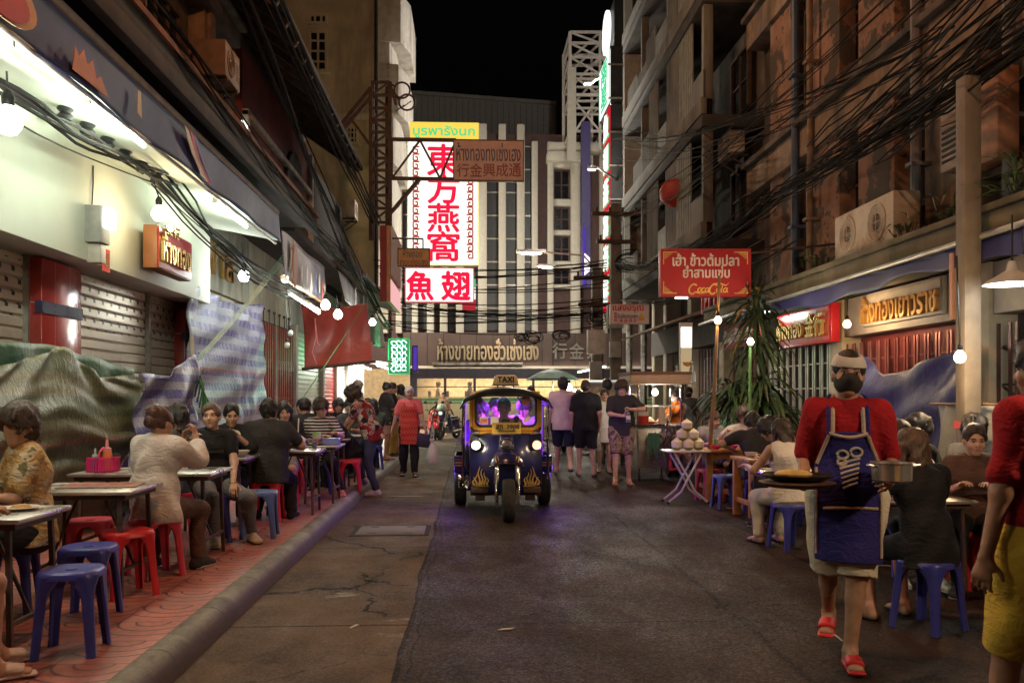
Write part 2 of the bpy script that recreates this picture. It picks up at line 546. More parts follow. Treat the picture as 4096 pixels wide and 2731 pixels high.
def hand_prims(W,D,N,T,s,curl,rmin,spread=1.0):
 D,N,T=unit(D),unit(N),unit(T);P=[]
 P.append(ecap(W+D*.012*s,W+D*.082*s,(.027*s,.016*s),(.039*s,.0125*s),T,N,k=.014))
 for t,L,f in ((.030,.070,.95),(.0105,.079,1.0),(-.0095,.074,.95),(-.029,.058,.82)):
  b=W+D*.086*s+T*t*s;r=max(.0082*s*f,rmin)
  c1=curl*(.9+3*abs(t));d1=rot_axis(D+T*t*1.8*spread,np.cross(D,N),c1)
  m=b+unit(d1)*L*.5*s
  d2=rot_axis(unit(d1),np.cross(D,N),c1*1.25)
  P.append(cap(b-D*.01,m,r,r*.95,k=.006));P.append(cap(m,m+d2*L*.52*s,r*.95,r*.82,k=.004))
 b=W+D*.026*s+T*.026*s;d=unit(D*.62+T*.72+N*(.25+.35*curl));r=max(.0098*s,rmin)
 m=b+d*.042*s;d2=unit(D*.85+T*.32+N*(.3+.5*curl))
 P.append(cap(b,m,r*1.15,r,k=.012));P.append(cap(m,m+d2*.034*s,r,r*.85,k=.005))
 return P
NP=[0]
def person(label,loc,heading,H=1.66,w=1.0,seat=None ,lean=0,twist=0,roll=0,feet=None ,hands=(None ,None ),poles=None ,knees=None ,head=(0,0,0),skin='tan',top=None ,bottom=None ,shoes=None ,hair=('short','black'),face=True ,mask=None ,vox=None ,curl=.45,palms=None ,toes=None ,pelvis=(0,0,0),group='people eating and walking in the street',apron=None ,female=False ,lips=None ,sc=None ):
 NP[0]+=1;sd=NP[0]
 Y=math.hypot(loc[0],loc[1])
 if vox is None :vox=.0085 if Y<9 else .0105 if Y<13.5 else .013 if Y<18 else .018
 s=H/1.70
 X1,Y1,Z1=V3(1,0,0),V3(0,1,0),V3(0,0,1)
 if seat is None :pz=.93*s
 else :pz=seat+.095*s
 pel=V3(pelvis[0],pelvis[1],pz+pelvis[2])
 le,ro,tw=R(lean),R(roll),R(twist)
 U=unit(V3(math.sin(ro),math.sin(le)*math.cos(ro),math.cos(le)*math.cos(ro)))
 S0=unit(V3(math.cos(ro),0,-math.sin(ro)))
 S=unit(rot_axis(S0,U,tw));F=np.cross(U,S);F0=np.cross(U,S0)
 Ul=unit(U+Z1*.6)
 wai=pel+Ul*.13*s
 che=wai+unit(U+Z1*.12)*.22*s
 top_=che+U*.155*s
 sh=[top_+S*(x*.165*s*(w*.35+.65))-U*.052*s for x in (-1,1)]
 hip=[pel+S0*(x*.085*s)-Z1*.02*s for x in (-1,1)]
 hy,hp,hr=(R(a) for a in head)
 hs=rot_axis(S,U,hy);hu=unit(U*.45+Z1*.55);hs=unit(hs-hu*(hs@hu));hf=np.cross(hu,hs)
 hf=rot_axis(hf,hs,-hp);hu=rot_axis(hu,hs,-hp)
 hs=rot_axis(hs,hf,hr);hu=rot_axis(hu,hf,hr)
 nk=top_+U*.015*s
 hc=nk+unit(U+hu)*.125*s+hf*.022*s
 def hd(x,y,z):return hc+(hs*x+hf*y+hu*z)*s*1.04
 HM=np.stack([hs,hf,hu],1)
 kl,al,ua,fa=.43*s,.40*s,.275*s,.245*s
 if feet is None :
  feet=[(-.10,.02,.08),(.10,-.02,.08)] if seat is None else [(-.12,.36,.08),(.12,.38,.08)]
 kpol=knees or [(-.1,1,.25),(.1,1,.25)]
 kn,an=[],[]
 for i in (0,1):
  a,b=ik(hip[i],V3(*feet[i]) if seat is None or True else None ,kl,al,V3(*kpol[i]));kn.append(a);an.append(b)
 poles=poles or [(-.5,-.8,-.5),(.5,-.8,-.5)]
 el,wr=[],[]
 for i in (0,1):
  t=hands[i]
  x=-1 if i==0 else 1
  if t is None :t=sh[i]+S*(x*.075*s)+F0*.05*s-Z1*.495*s
  a,b=ik(sh[i],V3(*t),ua,fa,V3(*poles[i]));el.append(a);wr.append(b)
 fw,fh=(.92,1.03) if female else (1,1)
 def torso(g,k=.06):
  q=[ecap(pel-Ul*.03*s,wai,(.150*s*w*fh+g,.108*s*w+g),(.135*s*w*fw+g,.098*s*w+g),S0,F0,k=k),ecap(wai,che,(.133*s*w*fw+g,.096*s*w+g),(.150*s*w*fw+g,.104*s*w+g),S,F,k=k),ecap(che,che+U*.09*s,(.150*s*w*fw+g,.104*s*w+g),(.135*s*w+g,.082*s*w+g),S,F,k=k)]
  q+=[cap(che+U*.10*s,sh[i],.056*s*w+g*.8,.044*s*w+g*.5,k=k*.8) for i in (0,1)]
  if female:q+=[ell(che+F*.075*s+S*x*.06*s-U*.015,(.058*s+g,)*3,k=.04) for x in (-1,1)]
  return q
 def arm(i,g,t0,t1,k=.03):
  q=[]
  r=lambda t:((.050+(.036-.050)*t) if t<1 else (.037+(.025-.037)*(t-1)))*s*(.5+.5*w)+g
  P=lambda t:sh[i]+(el[i]-sh[i])*t if t<=1 else el[i]+(wr[i]-el[i])*(t-1)
  if t0<1:q.append(cap(P(t0),P(min(1,t1)),r(t0),r(min(1,t1)),k=k))
  if t1>1:q.append(cap(P(max(1,t0)),P(t1),r(max(1,t0)),r(t1),k=k))
  return q
 def leg(i,g,t1,k=.035,g1=None ):
  g1=g if g1 is None else g1
  q=[cap(hip[i],kn[i] if t1>=1 else hip[i]+(kn[i]-hip[i])*t1,.083*s*w+g,(.054 if t1>=1 else .083-.029*t1)*s+g1,k=k)]
  if t1>1:
   q.append(cap(kn[i],kn[i]+(an[i]-kn[i])*(t1-1),.053*s+g1,(.053-.019*(t1-1))*s+g1,k=k))
   sx=unit(kn[i]-hip[i]);back=unit(unit(hip[i]-kn[i])+unit(an[i]-kn[i])*.2+V3(0,-.4,0))
   cb=kn[i]+(an[i]-kn[i])*.32+back*.014
   q.append(ell(cb,(.043*s+g1,.043*s+g1,.085*s),None ,k=.03))
  return q
 sm=skin_mat(skin)
 rmin=vox*.62
 # ---- skin: one continuous body
 P=torso(0)
 P.append(cap(top_-U*.03*s,hd(0,-.028,-.05),.054*s,.050*s,k=.04))
 P+=[ell(hd(0,-.012,.030),np.array((.073,.092,.090))*s*1.06,HM,k=.03),ell(hd(0,.028,-.036),np.array((.058,.066,.074))*s*1.06,HM,k=.035),ell(hd(0,.066,-.088),np.array((.024,.022,.02))*s*1.06,HM,k=.025)]
 if face:
  P+=[cap(hd(-.036,.076,.030),hd(.036,.076,.030),.013*s,k=.012),cap(hd(0,.086,.014),hd(0,.104,-.020),.008*s,.0135*s,k=.010)]
  P+=[ell(hd(x*.036,.062,-.024),np.array((.026,.026,.024))*s*1.06,HM,k=.02) for x in (-1,1)]
  P+=[ell(hd(x*.031,.100,.008),np.array((.017,.016,.0105))*s*1.06,HM,k=.012,sub=True ) for x in (-1,1)]
  P.append(cap(hd(-.018,.088,-.052),hd(.018,.088,-.052),.0095*s,k=.010))
 P+=[ell(hd(x*.074,-.010,-.006),np.array((.012,.026,.033))*s*1.06,HM,k=.010) for x in (-1,1)]
 for i in (0,1):
  P+=arm(i,0,0,2)
  x=-1 if i==0 else 1
  D=unit(wr[i]-el[i])
  if palms and palms[i] is not None :
   D2,N=unit(V3(*palms[i][0])),V3(*palms[i][1])
  else :
   D2,N=D,(S*-x if hands[i] is None else -Z1+F*.2)
  N=unit(N-D2*(N@D2));T=np.cross(D2,N)*(1 if i==0 else -1)
  if hands[i] is None :T=unit(F-D2*(F@D2));
  P+=hand_prims(wr[i],D2,N,T,s,curl if np.isscalar(curl) else curl[i],rmin)
  P+=leg(i,0,2)
  ty=R(toes[i] if toes else (8*-x if i==0 else -8*1))
  fd=V3(-math.sin(ty),math.cos(ty),0)
  lift=an[i][2]-.08
  pit=-min(max(lift,0)*2.2,.9)
  fd=unit(fd*math.cos(pit)+Z1*math.sin(pit));up=unit(Z1-fd*(Z1@fd))
  heel,toe=an[i]-up*.048-fd*.03,an[i]-up*.055+fd*.155*s
  P+=[cap(an[i],heel,.036*s,.034*s,k=.02),cap(an[i]-up*.01,an[i]-up*.045+fd*.09,.034*s,.032*s,k=.025),ecap(heel,toe,(.033*s,.028),(.042*s,.02),np.cross(fd,up),up,k=.02)]
 body=sdf('person',P,vox,sm)
 tag(body,label,'person',group)
 body.location=loc;body.rotation_euler=(0,0,R(heading))
 kid=lambda nm,P,h,m,**k:sdf(nm,P,h,m,parent=body,seed=sd,**k)
 # ---- clothes
 if top:
  g=top.get('g',.012);sl=top.get('sleeve',.62)
  P=torso(g)
  if sl>0:
   for i in (0,1):
    gs=top.get('gs',.016)
    P+=arm(i,g*.6,0,min(.30,sl),k=.045)+arm(i,gs,.22,sl,k=.03)
  hem=top.get('hem',.10)
  P.append(ecap(pel-Ul*(hem)*s,wai,(.152*s*w*fh+g+top.get('flare',.008),.118*s*w+g+top.get('flare',.008)),(.136*s*w*fw+g+.004,.1*s*w+g+.004),S0,F0,k=.05))
  cuts=[(pel-Ul*hem*s,-Ul)]
  if sl==0:
   for i in (0,1):P.append(cap(sh[i]+S*(-1 if i==0 else 1)*.035*s-U*.09,sh[i]+S*(-1 if i==0 else 1)*.035*s+U*.12,.055*s,k=.01,sub=True ))
  P.append(cap(top_+U*.06*s+F*top.get('neckf',.02),top_+U*.20*s+F*top.get('neckf',.02),.068*s+top.get('neck',0),.1*s,k=.012,sub=True ))
  kid(top.get('name','shirt'),P,vox,top['m'],fold=top.get('fold',.013),fs=top.get('fs',1.0),cuts=cuts)
 if bottom:
  kd=bottom['kind'];g=bottom.get('g',.012)
  P=[ecap(pel-Ul*.05*s,pel+Ul*.10*s,(.150*s*w*fh+g,.110*s*w+g),(.138*s*w*fw+g,.1*s*w+g),S0,F0,k=.05)]
  cuts=[]
  if kd=='skirt':
   mid=(kn[0]+kn[1])/2
   P.append(ecap(pel-Z1*.02,pel+(mid-pel)*bottom.get('len',.9),(.15*s+g,.12*s+g),(.19*s+g,.15*s+g),S0,np.cross(unit(mid-pel),S0),k=.05,e=.012))
  else :
   t={'trousers':1.93,'shorts':bottom.get('len',.82)}[kd]
   for i in (0,1):
    P+=leg(i,g,t,g1=bottom.get('g1',g))
    if kd=='shorts':
     d=unit(kn[i]-hip[i]);P[-1]['flat']=True
     P[-1]['a']=P[-1]['a'];P.append(cap(hip[i],hip[i]+d*.1*s,.085*s*w+g,k=.04))
    P[-1]['k']=.03
  kid({'trousers':'trousers','shorts':'shorts','skirt':'skirt'}[kd],P,vox,bottom['m'],fold=bottom.get('fold',.010),cuts=cuts)
 if shoes:
  kd=shoes['kind']
  for i in (0,1):
   x=-1 if i==0 else 1
   ty=R(toes[i] if toes else (8 if i==0 else -8))
   fd=V3(-math.sin(ty),math.cos(ty),0);lift=an[i][2]-.08;pit=-min(max(lift,0)*2.2,.9)
   fd=unit(fd*math.cos(pit)+Z1*math.sin(pit));up=unit(Z1-fd*(Z1@fd));sd_=np.cross(fd,up)
   heel,toe=an[i]-up*.048-fd*.03,an[i]-up*.055+fd*.155*s
   if kd=='sneaker':
    P=[cap(an[i]-up*.005,heel,.041*s,.042*s,k=.02),ecap(heel,toe+fd*.02,(.041*s,.030),(.048*s,.026),sd_,up,k=.02),cap(an[i]-up*.01,an[i]-up*.035+fd*.10,.038*s,.036*s,k=.025)]
    sh_=kid('shoe',P,min(vox,.010),shoes['m'],cuts=[(an[i]+up*.028,up)],fold=.003)
    Q=[ecap(heel-up*.025-fd*.012,toe-up*.016+fd*.03,(.043*s,.014),(.049*s,.013),sd_,up,k=.01)]
    so=sdf('sole',Q,min(vox,.010),shoes.get('sole',mat('rubber sole',(.55,.52,.46),rough=.8)),parent=sh_)
   else :
    P=[ecap(heel-up*.022-fd*.012,toe-up*.012+fd*.03,(.040*s,.013),(.050*s,.012),sd_,up,k=.01)]
    a0=an[i]-up*.045+fd*.075
    if kd=='slide':P+=[ecap(a0-fd*.02+up*.012,a0+fd*.055+up*.004,(.047*s,.033),(.049*s,.027),sd_,up,k=.01,e=.008)]
    else :P+=[cap(a0+fd*.06+up*.016,a0+sd_*.043-up*.01,.0085,k=.006),cap(a0+fd*.06+up*.016,a0-sd_*.043-up*.01,.0085,k=.006)]
    kid('sandal',P,min(vox,.010),shoes['m'])
    # ---- hair
 st,hcol=hair[0],hair_mat(hair[1])
 if st!='none':
  g={'short':.014,'crop':.006,'shaggy':.024,'bun':.008,'long':.013,'tied':.008,'tousled':.030,'bald':.004}[st]
  P=[ell(hd(0,-.014,.034),np.array((.074+g,.094+g,.091+g))*s*1.06,HM,k=.02)]
  low={'short':-.045,'crop':-.03,'shaggy':-.075,'bun':-.055,'long':-.07,'tied':-.05,'tousled':-.05,'bald':-.03}[st]
  if st in ('short','shaggy','crop','tousled','bald'):
   P.append(ecap(hd(0,-.055,-.01),hd(0,-.05,low),(.068*s+g*.5,.05*s+g*.4),(.058*s,.035*s),hs,hf,k=.02))
  if st in ('shaggy','tousled'):
   P+=[cap(hd(x,.05,.108),hd(x*1.35,.092,.072-.012*abs(x)*20),.022*s,.009*s,k=.012) for x in (-.045,-.015,.02,.05)]
  if st=='bun':
   P.append(ell(hd(0,-.075,.105),np.array((.042,.042,.038))*s*1.06,HM,k=.015))
  if st=='tied':
   P.append(ell(hd(0,-.118,.0),np.array((.04,.035,.05))*s*1.06,HM,k=.02))
  if st=='long':
   d=np.array((0,0,-1.0))*.75-U*.25;d=unit(d)
   nb=hd(0,-.07,-.03)
   P+=[ecap(nb,nb+d*.26*s-F*.015,(.088*s,.038),(.085*s,.026),hs,hf,k=.03)]
   P+=[cap(hd(x*.078,.005,.02),hd(x*.082,.012,-.10)+d*.10,.024*s,.014*s,k=.02) for x in (-1,1)]
  fy={'bald':.03}.get(st,0)
  if st=='long':P.append(ell(hd(.008,.098,.052),np.array((.030,.026,.040))*s,HM,k=.012,sub=True ))
  P.append(ell(hd(0,.092-fy,-.052+(.014 if st in ('tied','bun') else 0)),np.array((.066+(.006 if st in ('tied','bun','crop') else 0),.080,.094+(.016 if st in ('tied','bun','crop') else 0)))*s*1.06,HM,k=.012,sub=True ))
  if st not in ('long',):
   P+=[ell(hd(x*.08,.034,-.050),np.array((.030,.058,.062))*s*1.06,HM,k=.01,sub=True ) for x in (-1,1)]
  ho=kid('hair',P,min(vox,.0095),hcol,fold=.009 if st in ('shaggy','tousled','short') else .006,fs=3.2)
  if vox<.016 and ho is not None and st not in ('bald',):
   me=ho.data;rg=random.Random(sd);nv=len(me.vertices);vs_,fs_=[],[]
   dn,bk,ct=Vector(-hu),Vector(-hf),Vector(hc)
   L0={'crop':.014,'short':.032,'bun':.022,'tied':.022}.get(st,.055)*s
   for q in range({'crop':260,'long':420}.get(st,340)):
    v=me.vertices[rg.randrange(nv)];n=v.normal;p=v.co
    d=dn*.8+bk*.35+Vector((rg.gauss(0,.35),rg.gauss(0,.35),rg.gauss(0,.2)))
    if st in ('bun','tied'):d=bk*1.0+Vector((rg.gauss(0,.15),0,rg.gauss(0,.15)))
    d=d-n*d.dot(n);d=(d.normalized() if d.length>1e-4 else Vector(bk))+n*(.42 if st in ('shaggy','tousled','short','crop') else .16 if st=='long' else .05)
    w_=n.cross(d).normalized()*rg.uniform(.0012,.0026)*(1 if vox<.01 else 1.5);L=L0*rg.uniform(.5,1.3);k0=len(vs_)
    m_=p+d*L*.55;e_=p+d*L-n*L*.25
    vs_+=[p-n*.004-w_,p-n*.004+w_,m_+w_*.8,m_-w_*.8,e_];fs_+=[(k0,k0+1,k0+2,k0+3),(k0+3,k0+2,k0+4)]
   bm=bmesh.new();bm.from_mesh(me);nb=[bm.verts.new(p) for p in vs_]
   for f in fs_:bm.faces.new([nb[i] for i in f])
   bm.to_mesh(me);bm.free()
   # ---- face details
 if face and vox<.0135:
  dk=mat('eye dark',(.012,.009,.008),rough=.2,var=0)
  wh=mat('eye white',(.55,.5,.46),rough=.3,var=0)
  lp=mat('lips '+(lips or 'plain'),{'red':(.42,.035,.03),None :(.30,.11,.085)}[lips],rough=.4,var=.05)
  bw=hair_mat('black')
  MM=Matrix(HM.tolist())
  for x in (-1,1):
   b=MB();b.ball(hd(x*.031,.0835,.008),1,10,sc=(.0135*s,.006*s,.0052*s),rot=MM)
   e=b.build('eye',wh,body)
   b=MB();b.ball(hd(x*.031,.0885,.0082),1,8,sc=(.0068*s,.0024*s,.0052*s),rot=MM);b.build('iris',dk,e)
   b=MB();b.tube([hd(x*.017,.0885,.0135),hd(x*.031,.0905,.0165),hd(x*.046,.082,.0125)],[.0016*s,.0022*s,.0014*s],5);b.build('eyelid',dk,body)
   b=MB();b.tube([hd(x*.015,.092,.030),hd(x*.033,.0905,.036),hd(x*.052,.074,.030)],[.0038*s,.0042*s,.002*s],6);b.build('eyebrow',bw,body)
  if not mask:
   b=MB();b.ball(hd(0,.0935,-.0485),1,10,sc=(.021*s,.0065*s,.0052*s),rot=MM);b.ball(hd(0,.092,-.0575),1,10,sc=(.019*s,.008*s,.0062*s),rot=MM)
   b.build('lips',lp,body)
 if mask:
  P=[ell(hd(0,.030,-.040),np.array((.070,.079,.066))*s*1.06,HM,k=.02),cap(hd(0,.088,.0),hd(0,.108,-.022),.016*s,.018*s,k=.03)]
  mo=kid('face_mask',P,min(vox,.0085),mask,cuts=[(hd(0,.05,.006),hu*1+hf*-.10),(hd(0,.0,-.03),-hf),(hd(0,0,-.094),-hu)],fold=.002)
  for x in (-1,1):
   b=MB();b.tube([hd(x*.066,.02,-.018),hd(x*.080,-.012,.018),hd(x*.083,-.03,.0)],.003,5);b.build('ear_loop',mask,body)
 if apron:
  g=apron.get('g',.036)
  P=torso(g)[:3]+[ecap(hip[i]+S0*0,hip[i]+(kn[i]-hip[i])*1.15,(.10*s+g,.085*s+g),(.11*s+g,.075*s+g),S0,F0,k=.14) for i in (0,1)]
  mid=(kn[0]+kn[1])/2
  P.append(ecap(pel,pel+(mid-pel)*1.1,(.13*s,.10*s+g),(.14*s,.10*s+g),S0,F0,k=.08))
  z1,z0,wd=apron['z1'],apron['z0'],apron['w']
  cuts=[(pel-F0*.005,-F0*.9+S0*0),(pel+S0*wd,S0),(pel-S0*wd,-S0),(V3(0,0,z1),Z1),(V3(0,0,z0),-Z1)]
  cuts+=[(V3(*a),n) for a,n in apron.get('cuts',[])]
  kid('apron',P,vox,apron['m'],cuts=cuts,fold=.008)
 return dict(o=body,hd=hd,hs=hs,hf=hf,hu=hu,sh=sh,el=el,wr=wr,che=che,U=U,S=S,F=F,pel=pel,kn=kn,an=an,s=s,vox=vox,S0=S0,F0=F0,wai=wai,top=top_,HM=HM,kid=kid)
 # -- ground
def road_mat():
 g=NG('road concrete',.6)
 X,Yy,Z=g.sep(g.obj)
 wob=g.math('MULTIPLY',g.math('SUBTRACT',g.noise(.9,detail=3),.5),.10)
 xw=g.math('ADD',X,wob)
 big=g.noise(.55,detail=6,rough=.6);mid=g.noise(3.2,g.mapv(g.obj,(1,.55,1)),8,.62);fine=g.noise(55,detail=3)
 left=g.math('LESS_THAN',xw,-.40)
 cA=g.mix(g.rng(mid,.3,.7),(.088,.057,.039),(.18,.118,.080))
 cB=g.mix(g.rng(mid,.3,.7),(.026,.0155,.0105),(.068,.041,.028))
 c=g.mix(left,cB,cA)
 c=g.mix(g.rng(big,.42,.68,0,.7),c,(.022,.016,.0135))
 c=g.mix(g.rng(fine,.35,.65,.0,.4),c,(.02,.016,.013))
 c=g.mix(g.rng(g.noise(140,detail=2),.60,.72,0,.4),c,(.085,.060,.042))
 vc=g.voro(.55,g.comb(g.math('ADD',X,g.math('MULTIPLY',g.noise(2.5),.5)),g.math('ADD',Yy,g.math('MULTIPLY',g.noise(3.1),.5)),0),'DISTANCE_TO_EDGE')
 c=g.mix(g.math('MULTIPLY',g.math('LESS_THAN',vc,.006),g.rng(big,.48,.55)),c,(.010,.008,.007))
 c=g.mix(g.rng(g.noise(1.9,g.mapv(g.obj,(1,.6,1),(7,3,0)),8,.68),.60,.66,0,.55),c,(.016,.012,.010))
 st=g.noise(1.15,g.mapv(g.obj,(1,1.6,1),(3.1,1.7,0)),7,.7,.6)
 c=g.mix(g.math('MULTIPLY',g.rng(st,.62,.68,0,.75),left),c,(.30,.27,.22))
 def line(x0,w,src):
  return g.math('LESS_THAN',g.math('ABSOLUTE',g.math('SUBTRACT',src,x0)),w)
 thin=g.math('ADD',xw,g.math('MULTIPLY',g.math('SUBTRACT',g.noise(2.1,detail=2),.5),.12))
 yw=g.math('ADD',Yy,g.math('MULTIPLY',g.math('SUBTRACT',g.noise(1.3,detail=3),.5),.07))
 per=g.math('ABSOLUTE',g.math('SUBTRACT',g.math('MODULO',g.math('ADD',yw,1.65+50),2.95),1.4))
 cr=g.math('LESS_THAN',per,.012)
 j=g.math('MAXIMUM',g.math('MAXIMUM',line(-.40,.016,xw),line(-.34,.007,thin)),g.math('MAXIMUM',line(1.80,.020,xw),g.math('MAXIMUM',line(3.05,.018,xw),cr)))
 c=g.mix(g.math('MULTIPLY',j,.85),c,(.012,.009,.008))
 g.base(c)
 wet=g.noise(1.6,g.mapv(g.obj,(1,.5,1),(5,2,0)),5,.6)
 r=g.rng(wet,.38,.62,.46,.66)
 cell=g.sep(g.voro(75,out='Color'))[0]
 r2=g.math('ADD',g.math('ADD',r,g.math('MULTIPLY',left,.14)),g.math('MULTIPLY',g.math('SUBTRACT',cell,.55),.34))
 g.rough(g.math('ADD',r2,.06));g.b.inputs['IOR'].default_value=1.28
 ag=g.voro(95,g.mapv(g.obj,(1,1,1)))
 und=g.noise(9,detail=3)
 h=g.math('ADD',g.math('ADD',g.math('MULTIPLY',ag,g.math('SUBTRACT',1.0,g.math('MULTIPLY',left,.75))),g.math('MULTIPLY',und,.9)),g.math('MULTIPLY',j,-2.0))
 g.bump(g.math('ADD',h,g.math('MULTIPLY',cell,.3)),.5,.010)
 g.b.inputs['Specular IOR Level'].default_value=.16
 return g.m
MROAD=road_mat()
def tile_mat():
 g=NG('red pavement tiles',.55)
 X,Yy,Z=g.sep(g.obj)
 T=.42
 fx=g.math('FRACT',g.math('DIVIDE',g.math('ADD',X,50),T));fy=g.math('FRACT',g.math('DIVIDE',g.math('ADD',Yy,50),T))
 d=g.math('SQRT',g.math('ADD',g.math('POWER',g.math('SUBTRACT',fx,.5),2),g.math('POWER',g.math('SUBTRACT',1.0,fy),2)))
 def ring(k):return g.math('LESS_THAN',g.math('ABSOLUTE',g.math('SUBTRACT',d,k)),.018)
 j=g.math('MAXIMUM',g.math('MAXIMUM',ring(.24),ring(.48)),g.math('MAXIMUM',ring(.72),g.math('LESS_THAN',g.math('MINIMUM',fx,fy),.02)))
 n=g.noise(2.2,detail=6,rough=.65);n2=g.noise(22,detail=4)
 c=g.mix(g.rng(n,.3,.7),(.26,.078,.060),(.50,.18,.135))
 c=g.mix(g.rng(n2,.4,.7,0,.4),c,(.09,.045,.04))
 c=g.mix(g.rng(g.noise(.7,detail=5),.55,.7,0,.6),c,(.05,.028,.024))
 c=g.mix(g.math('MULTIPLY',j,.92),c,(.035,.012,.010))
 g.base(c);g.rough(g.rng(n,.3,.7,.38,.7))
 g.bump(g.math('ADD',g.math('MULTIPLY',j,-1.5),g.math('MULTIPLY',n2,.5)),.5,.006)
 return g.m
def kerb_mat():
 g=NG('worn kerb stone',.7)
 X,Yy,Z=g.sep(g.obj)
 n=g.noise(3.5,g.mapv(g.obj,(2.2,1,2.2)),9,.72);n2=g.noise(1.1,detail=5)
 c=g.mix(g.rng(n,.3,.7),(.040,.028,.021),(.21,.17,.12))
 st=g.math('GREATER_THAN',g.math('MODULO',g.math('ADD',Yy,50),1.9),.95)
 c=g.mix(g.math('MULTIPLY',st,g.rng(n2,.42,.62,0,.55)),c,(.27,.255,.20))
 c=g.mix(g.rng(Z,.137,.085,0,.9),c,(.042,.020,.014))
 jj=g.math('LESS_THAN',g.math('MODULO',g.math('ADD',Yy,50.3),.95),.02)
 c=g.mix(g.math('MULTIPLY',jj,.7),c,(.03,.02,.018))
 g.base(c);g.bump(g.math('ADD',n,g.math('MULTIPLY',g.noise(40),.4)),.5,.012)
 return g.m
o=MB().sheet(lambda a,b:(-150+300*a,-40+340*b,0),60,68).build('road',MROAD,smooth=0);tag(o,kind='structure')
MT,MK=tile_mat(),kerb_mat()
b=MB();b.bx(-5.2,-1.735,-6,35.5,-.05,.13)
tag(b.build('pavement',MT,smooth=0),kind='structure')
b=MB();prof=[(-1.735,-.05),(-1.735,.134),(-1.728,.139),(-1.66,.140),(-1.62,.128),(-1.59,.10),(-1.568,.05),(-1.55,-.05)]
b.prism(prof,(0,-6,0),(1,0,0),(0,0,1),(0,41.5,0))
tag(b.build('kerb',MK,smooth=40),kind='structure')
b=MB();b.bx(5.0,7.2,-6,33,-.05,.11)
tag(b.build('pavement',mat('grey pavement',(.14,.11,.095),rough=.75,dirt=(.05,.04,.035),bump=.3,bs=30),smooth=0),kind='structure')
b=MB();b.bx(-60,60,48.3,52.5,-.05,.14)
tag(b.build('pavement',MATS['grey pavement'],smooth=0),kind='structure')
c0=PG(815*.4354,1231*.4354);
MC=thing('manhole_cover','rectangular concrete drain cover in the gutter slab beside the kerb','drain cover',(-.87,9.85,0))
MB().box((0,0,.004),(.74,.62,.012)).build('lid',mat('cover concrete',(.12,.095,.08),rough=.7,dirt=(.05,.04,.035),bump=.4,bs=40),MC,bev=.006)
b=MB()
for x,y,w,d in ((-.40,0,.05,.74),(.40,0,.05,.74),(0,-.34,.75,.05),(0,.34,.75,.05)):b.box((x,y,.002),(w,d,.006))
b.build('frame',mat('cover gap',(.012,.01,.009),rough=.9,var=.1),MC)
for x in (-.2,.2):
 for y in (-.22,.22):MB().box((x,y,.0105),(.09,.03,.002)).build('lift_slot',MATS['cover gap'],MC)
def litter(name,label,loc,rz,pts,m,cat='litter',h=.006):
 b=MB();b.prism(pts,(0,0,.003),(1,0,0),(0,1,0),(0,0,h));o=b.build(name,m);o.location=loc;o.rotation_euler=(0,0,rz)
 tag(o,label,cat);return o
pap=mat('scrap paper',(.55,.47,.38),rough=.9)
p=PG(505,629.5);litter('paper_scrap','small torn paper scrap lying alone in the middle of the road',p,.3,[(-.05,0),(.04,-.012),(.07,.01),(-.01,.02)],pap)
p=PG(398,548);litter('paper_scrap','white paper strip on the gutter slab below the drain cover',(-.75,5.75,0),1.2,[(-.04,0),(.05,-.01),(.05,.012),(-.03,.014)],pap)
for k,(u,v) in enumerate(((868,578),(838,637),(733,508))):
 p=PG(u,v)
 litter('straw_litter',['pale straw dropped on the road behind the waiter','pale straw on the road left of the waiter','straw dropped beside the white folding table'][k],p,.5+k,[(-.09,0),(.09,0),(.09,.008),(-.09,.008)],pap)
 # -- shared building materials
conc_dark=mat('dark stained render',(.10,.074,.058),rough=.9,var=.4,vs=3,dirt=(.030,.024,.020),ds=1.1,streak=True ,bump=.4,bs=12)
conc_black=mat('sooty concrete',(.035,.029,.026),rough=.9,var=.4,vs=3,bump=.4,bs=14)
plaster_pink=mat('peeling orange plaster',(.27,.145,.095),rough=.9,var=.4,vs=2.6,dirt=(.075,.058,.048),ds=1.3,dth=(.50,.535),bump=.5,bs=8)
plaster_band=mat('buff plaster band',(.23,.15,.098),rough=.9,var=.3,dirt=(.07,.052,.040),ds=1.9,streak=True ,bump=.3,bs=15)
cream=mat('green white paint',(.66,.69,.58),rough=.7,var=.07,vs=1.2,dirt=(.55,.53,.40),ds=.8,dth=(.55,.8),bump=.08,bs=18)
pale_wall=mat('pale old render',(.50,.45,.33),rough=.9,var=.22,vs=1.5,dirt=(.26,.22,.17),ds=.9,streak=True ,bump=.35,bs=10)
white_wall=mat('white painted wall',(.48,.45,.39),rough=.8,var=.14,dirt=(.24,.21,.18),ds=1.2,streak=True ,bump=.15,bs=20)
steel=mat('brushed steel',(.55,.53,.50),rough=.32,metal=1.0,var=.1,vs=20,rvar=.1)
steel_old=mat('dull galvanised steel',(.38,.36,.33),rough=.5,metal=.8,var=.25,vs=7,dirt=(.16,.10,.06),ds=3,rvar=.15)
iron=mat('dark rusty iron',(.075,.052,.042),rough=.75,metal=.3,var=.35,vs=12,dirt=(.13,.055,.03),ds=5)
blackp=mat('black plastic',(.014,.013,.013),rough=.5,var=.1)
glass_dark=mat('dark window glass',(.012,.013,.016),rough=.12,var=.2,vs=2,spec=.6)
wood_dark=mat('old dark timber',(.085,.050,.032),rough=.8,var=.35,vs=6,dirt=(.03,.022,.018),ds=2,streak=True ,bump=.3,bs=25)
red_tile=NG('red glazed tiles',.18)
_x,_y,_z=red_tile.sep(red_tile.obj)
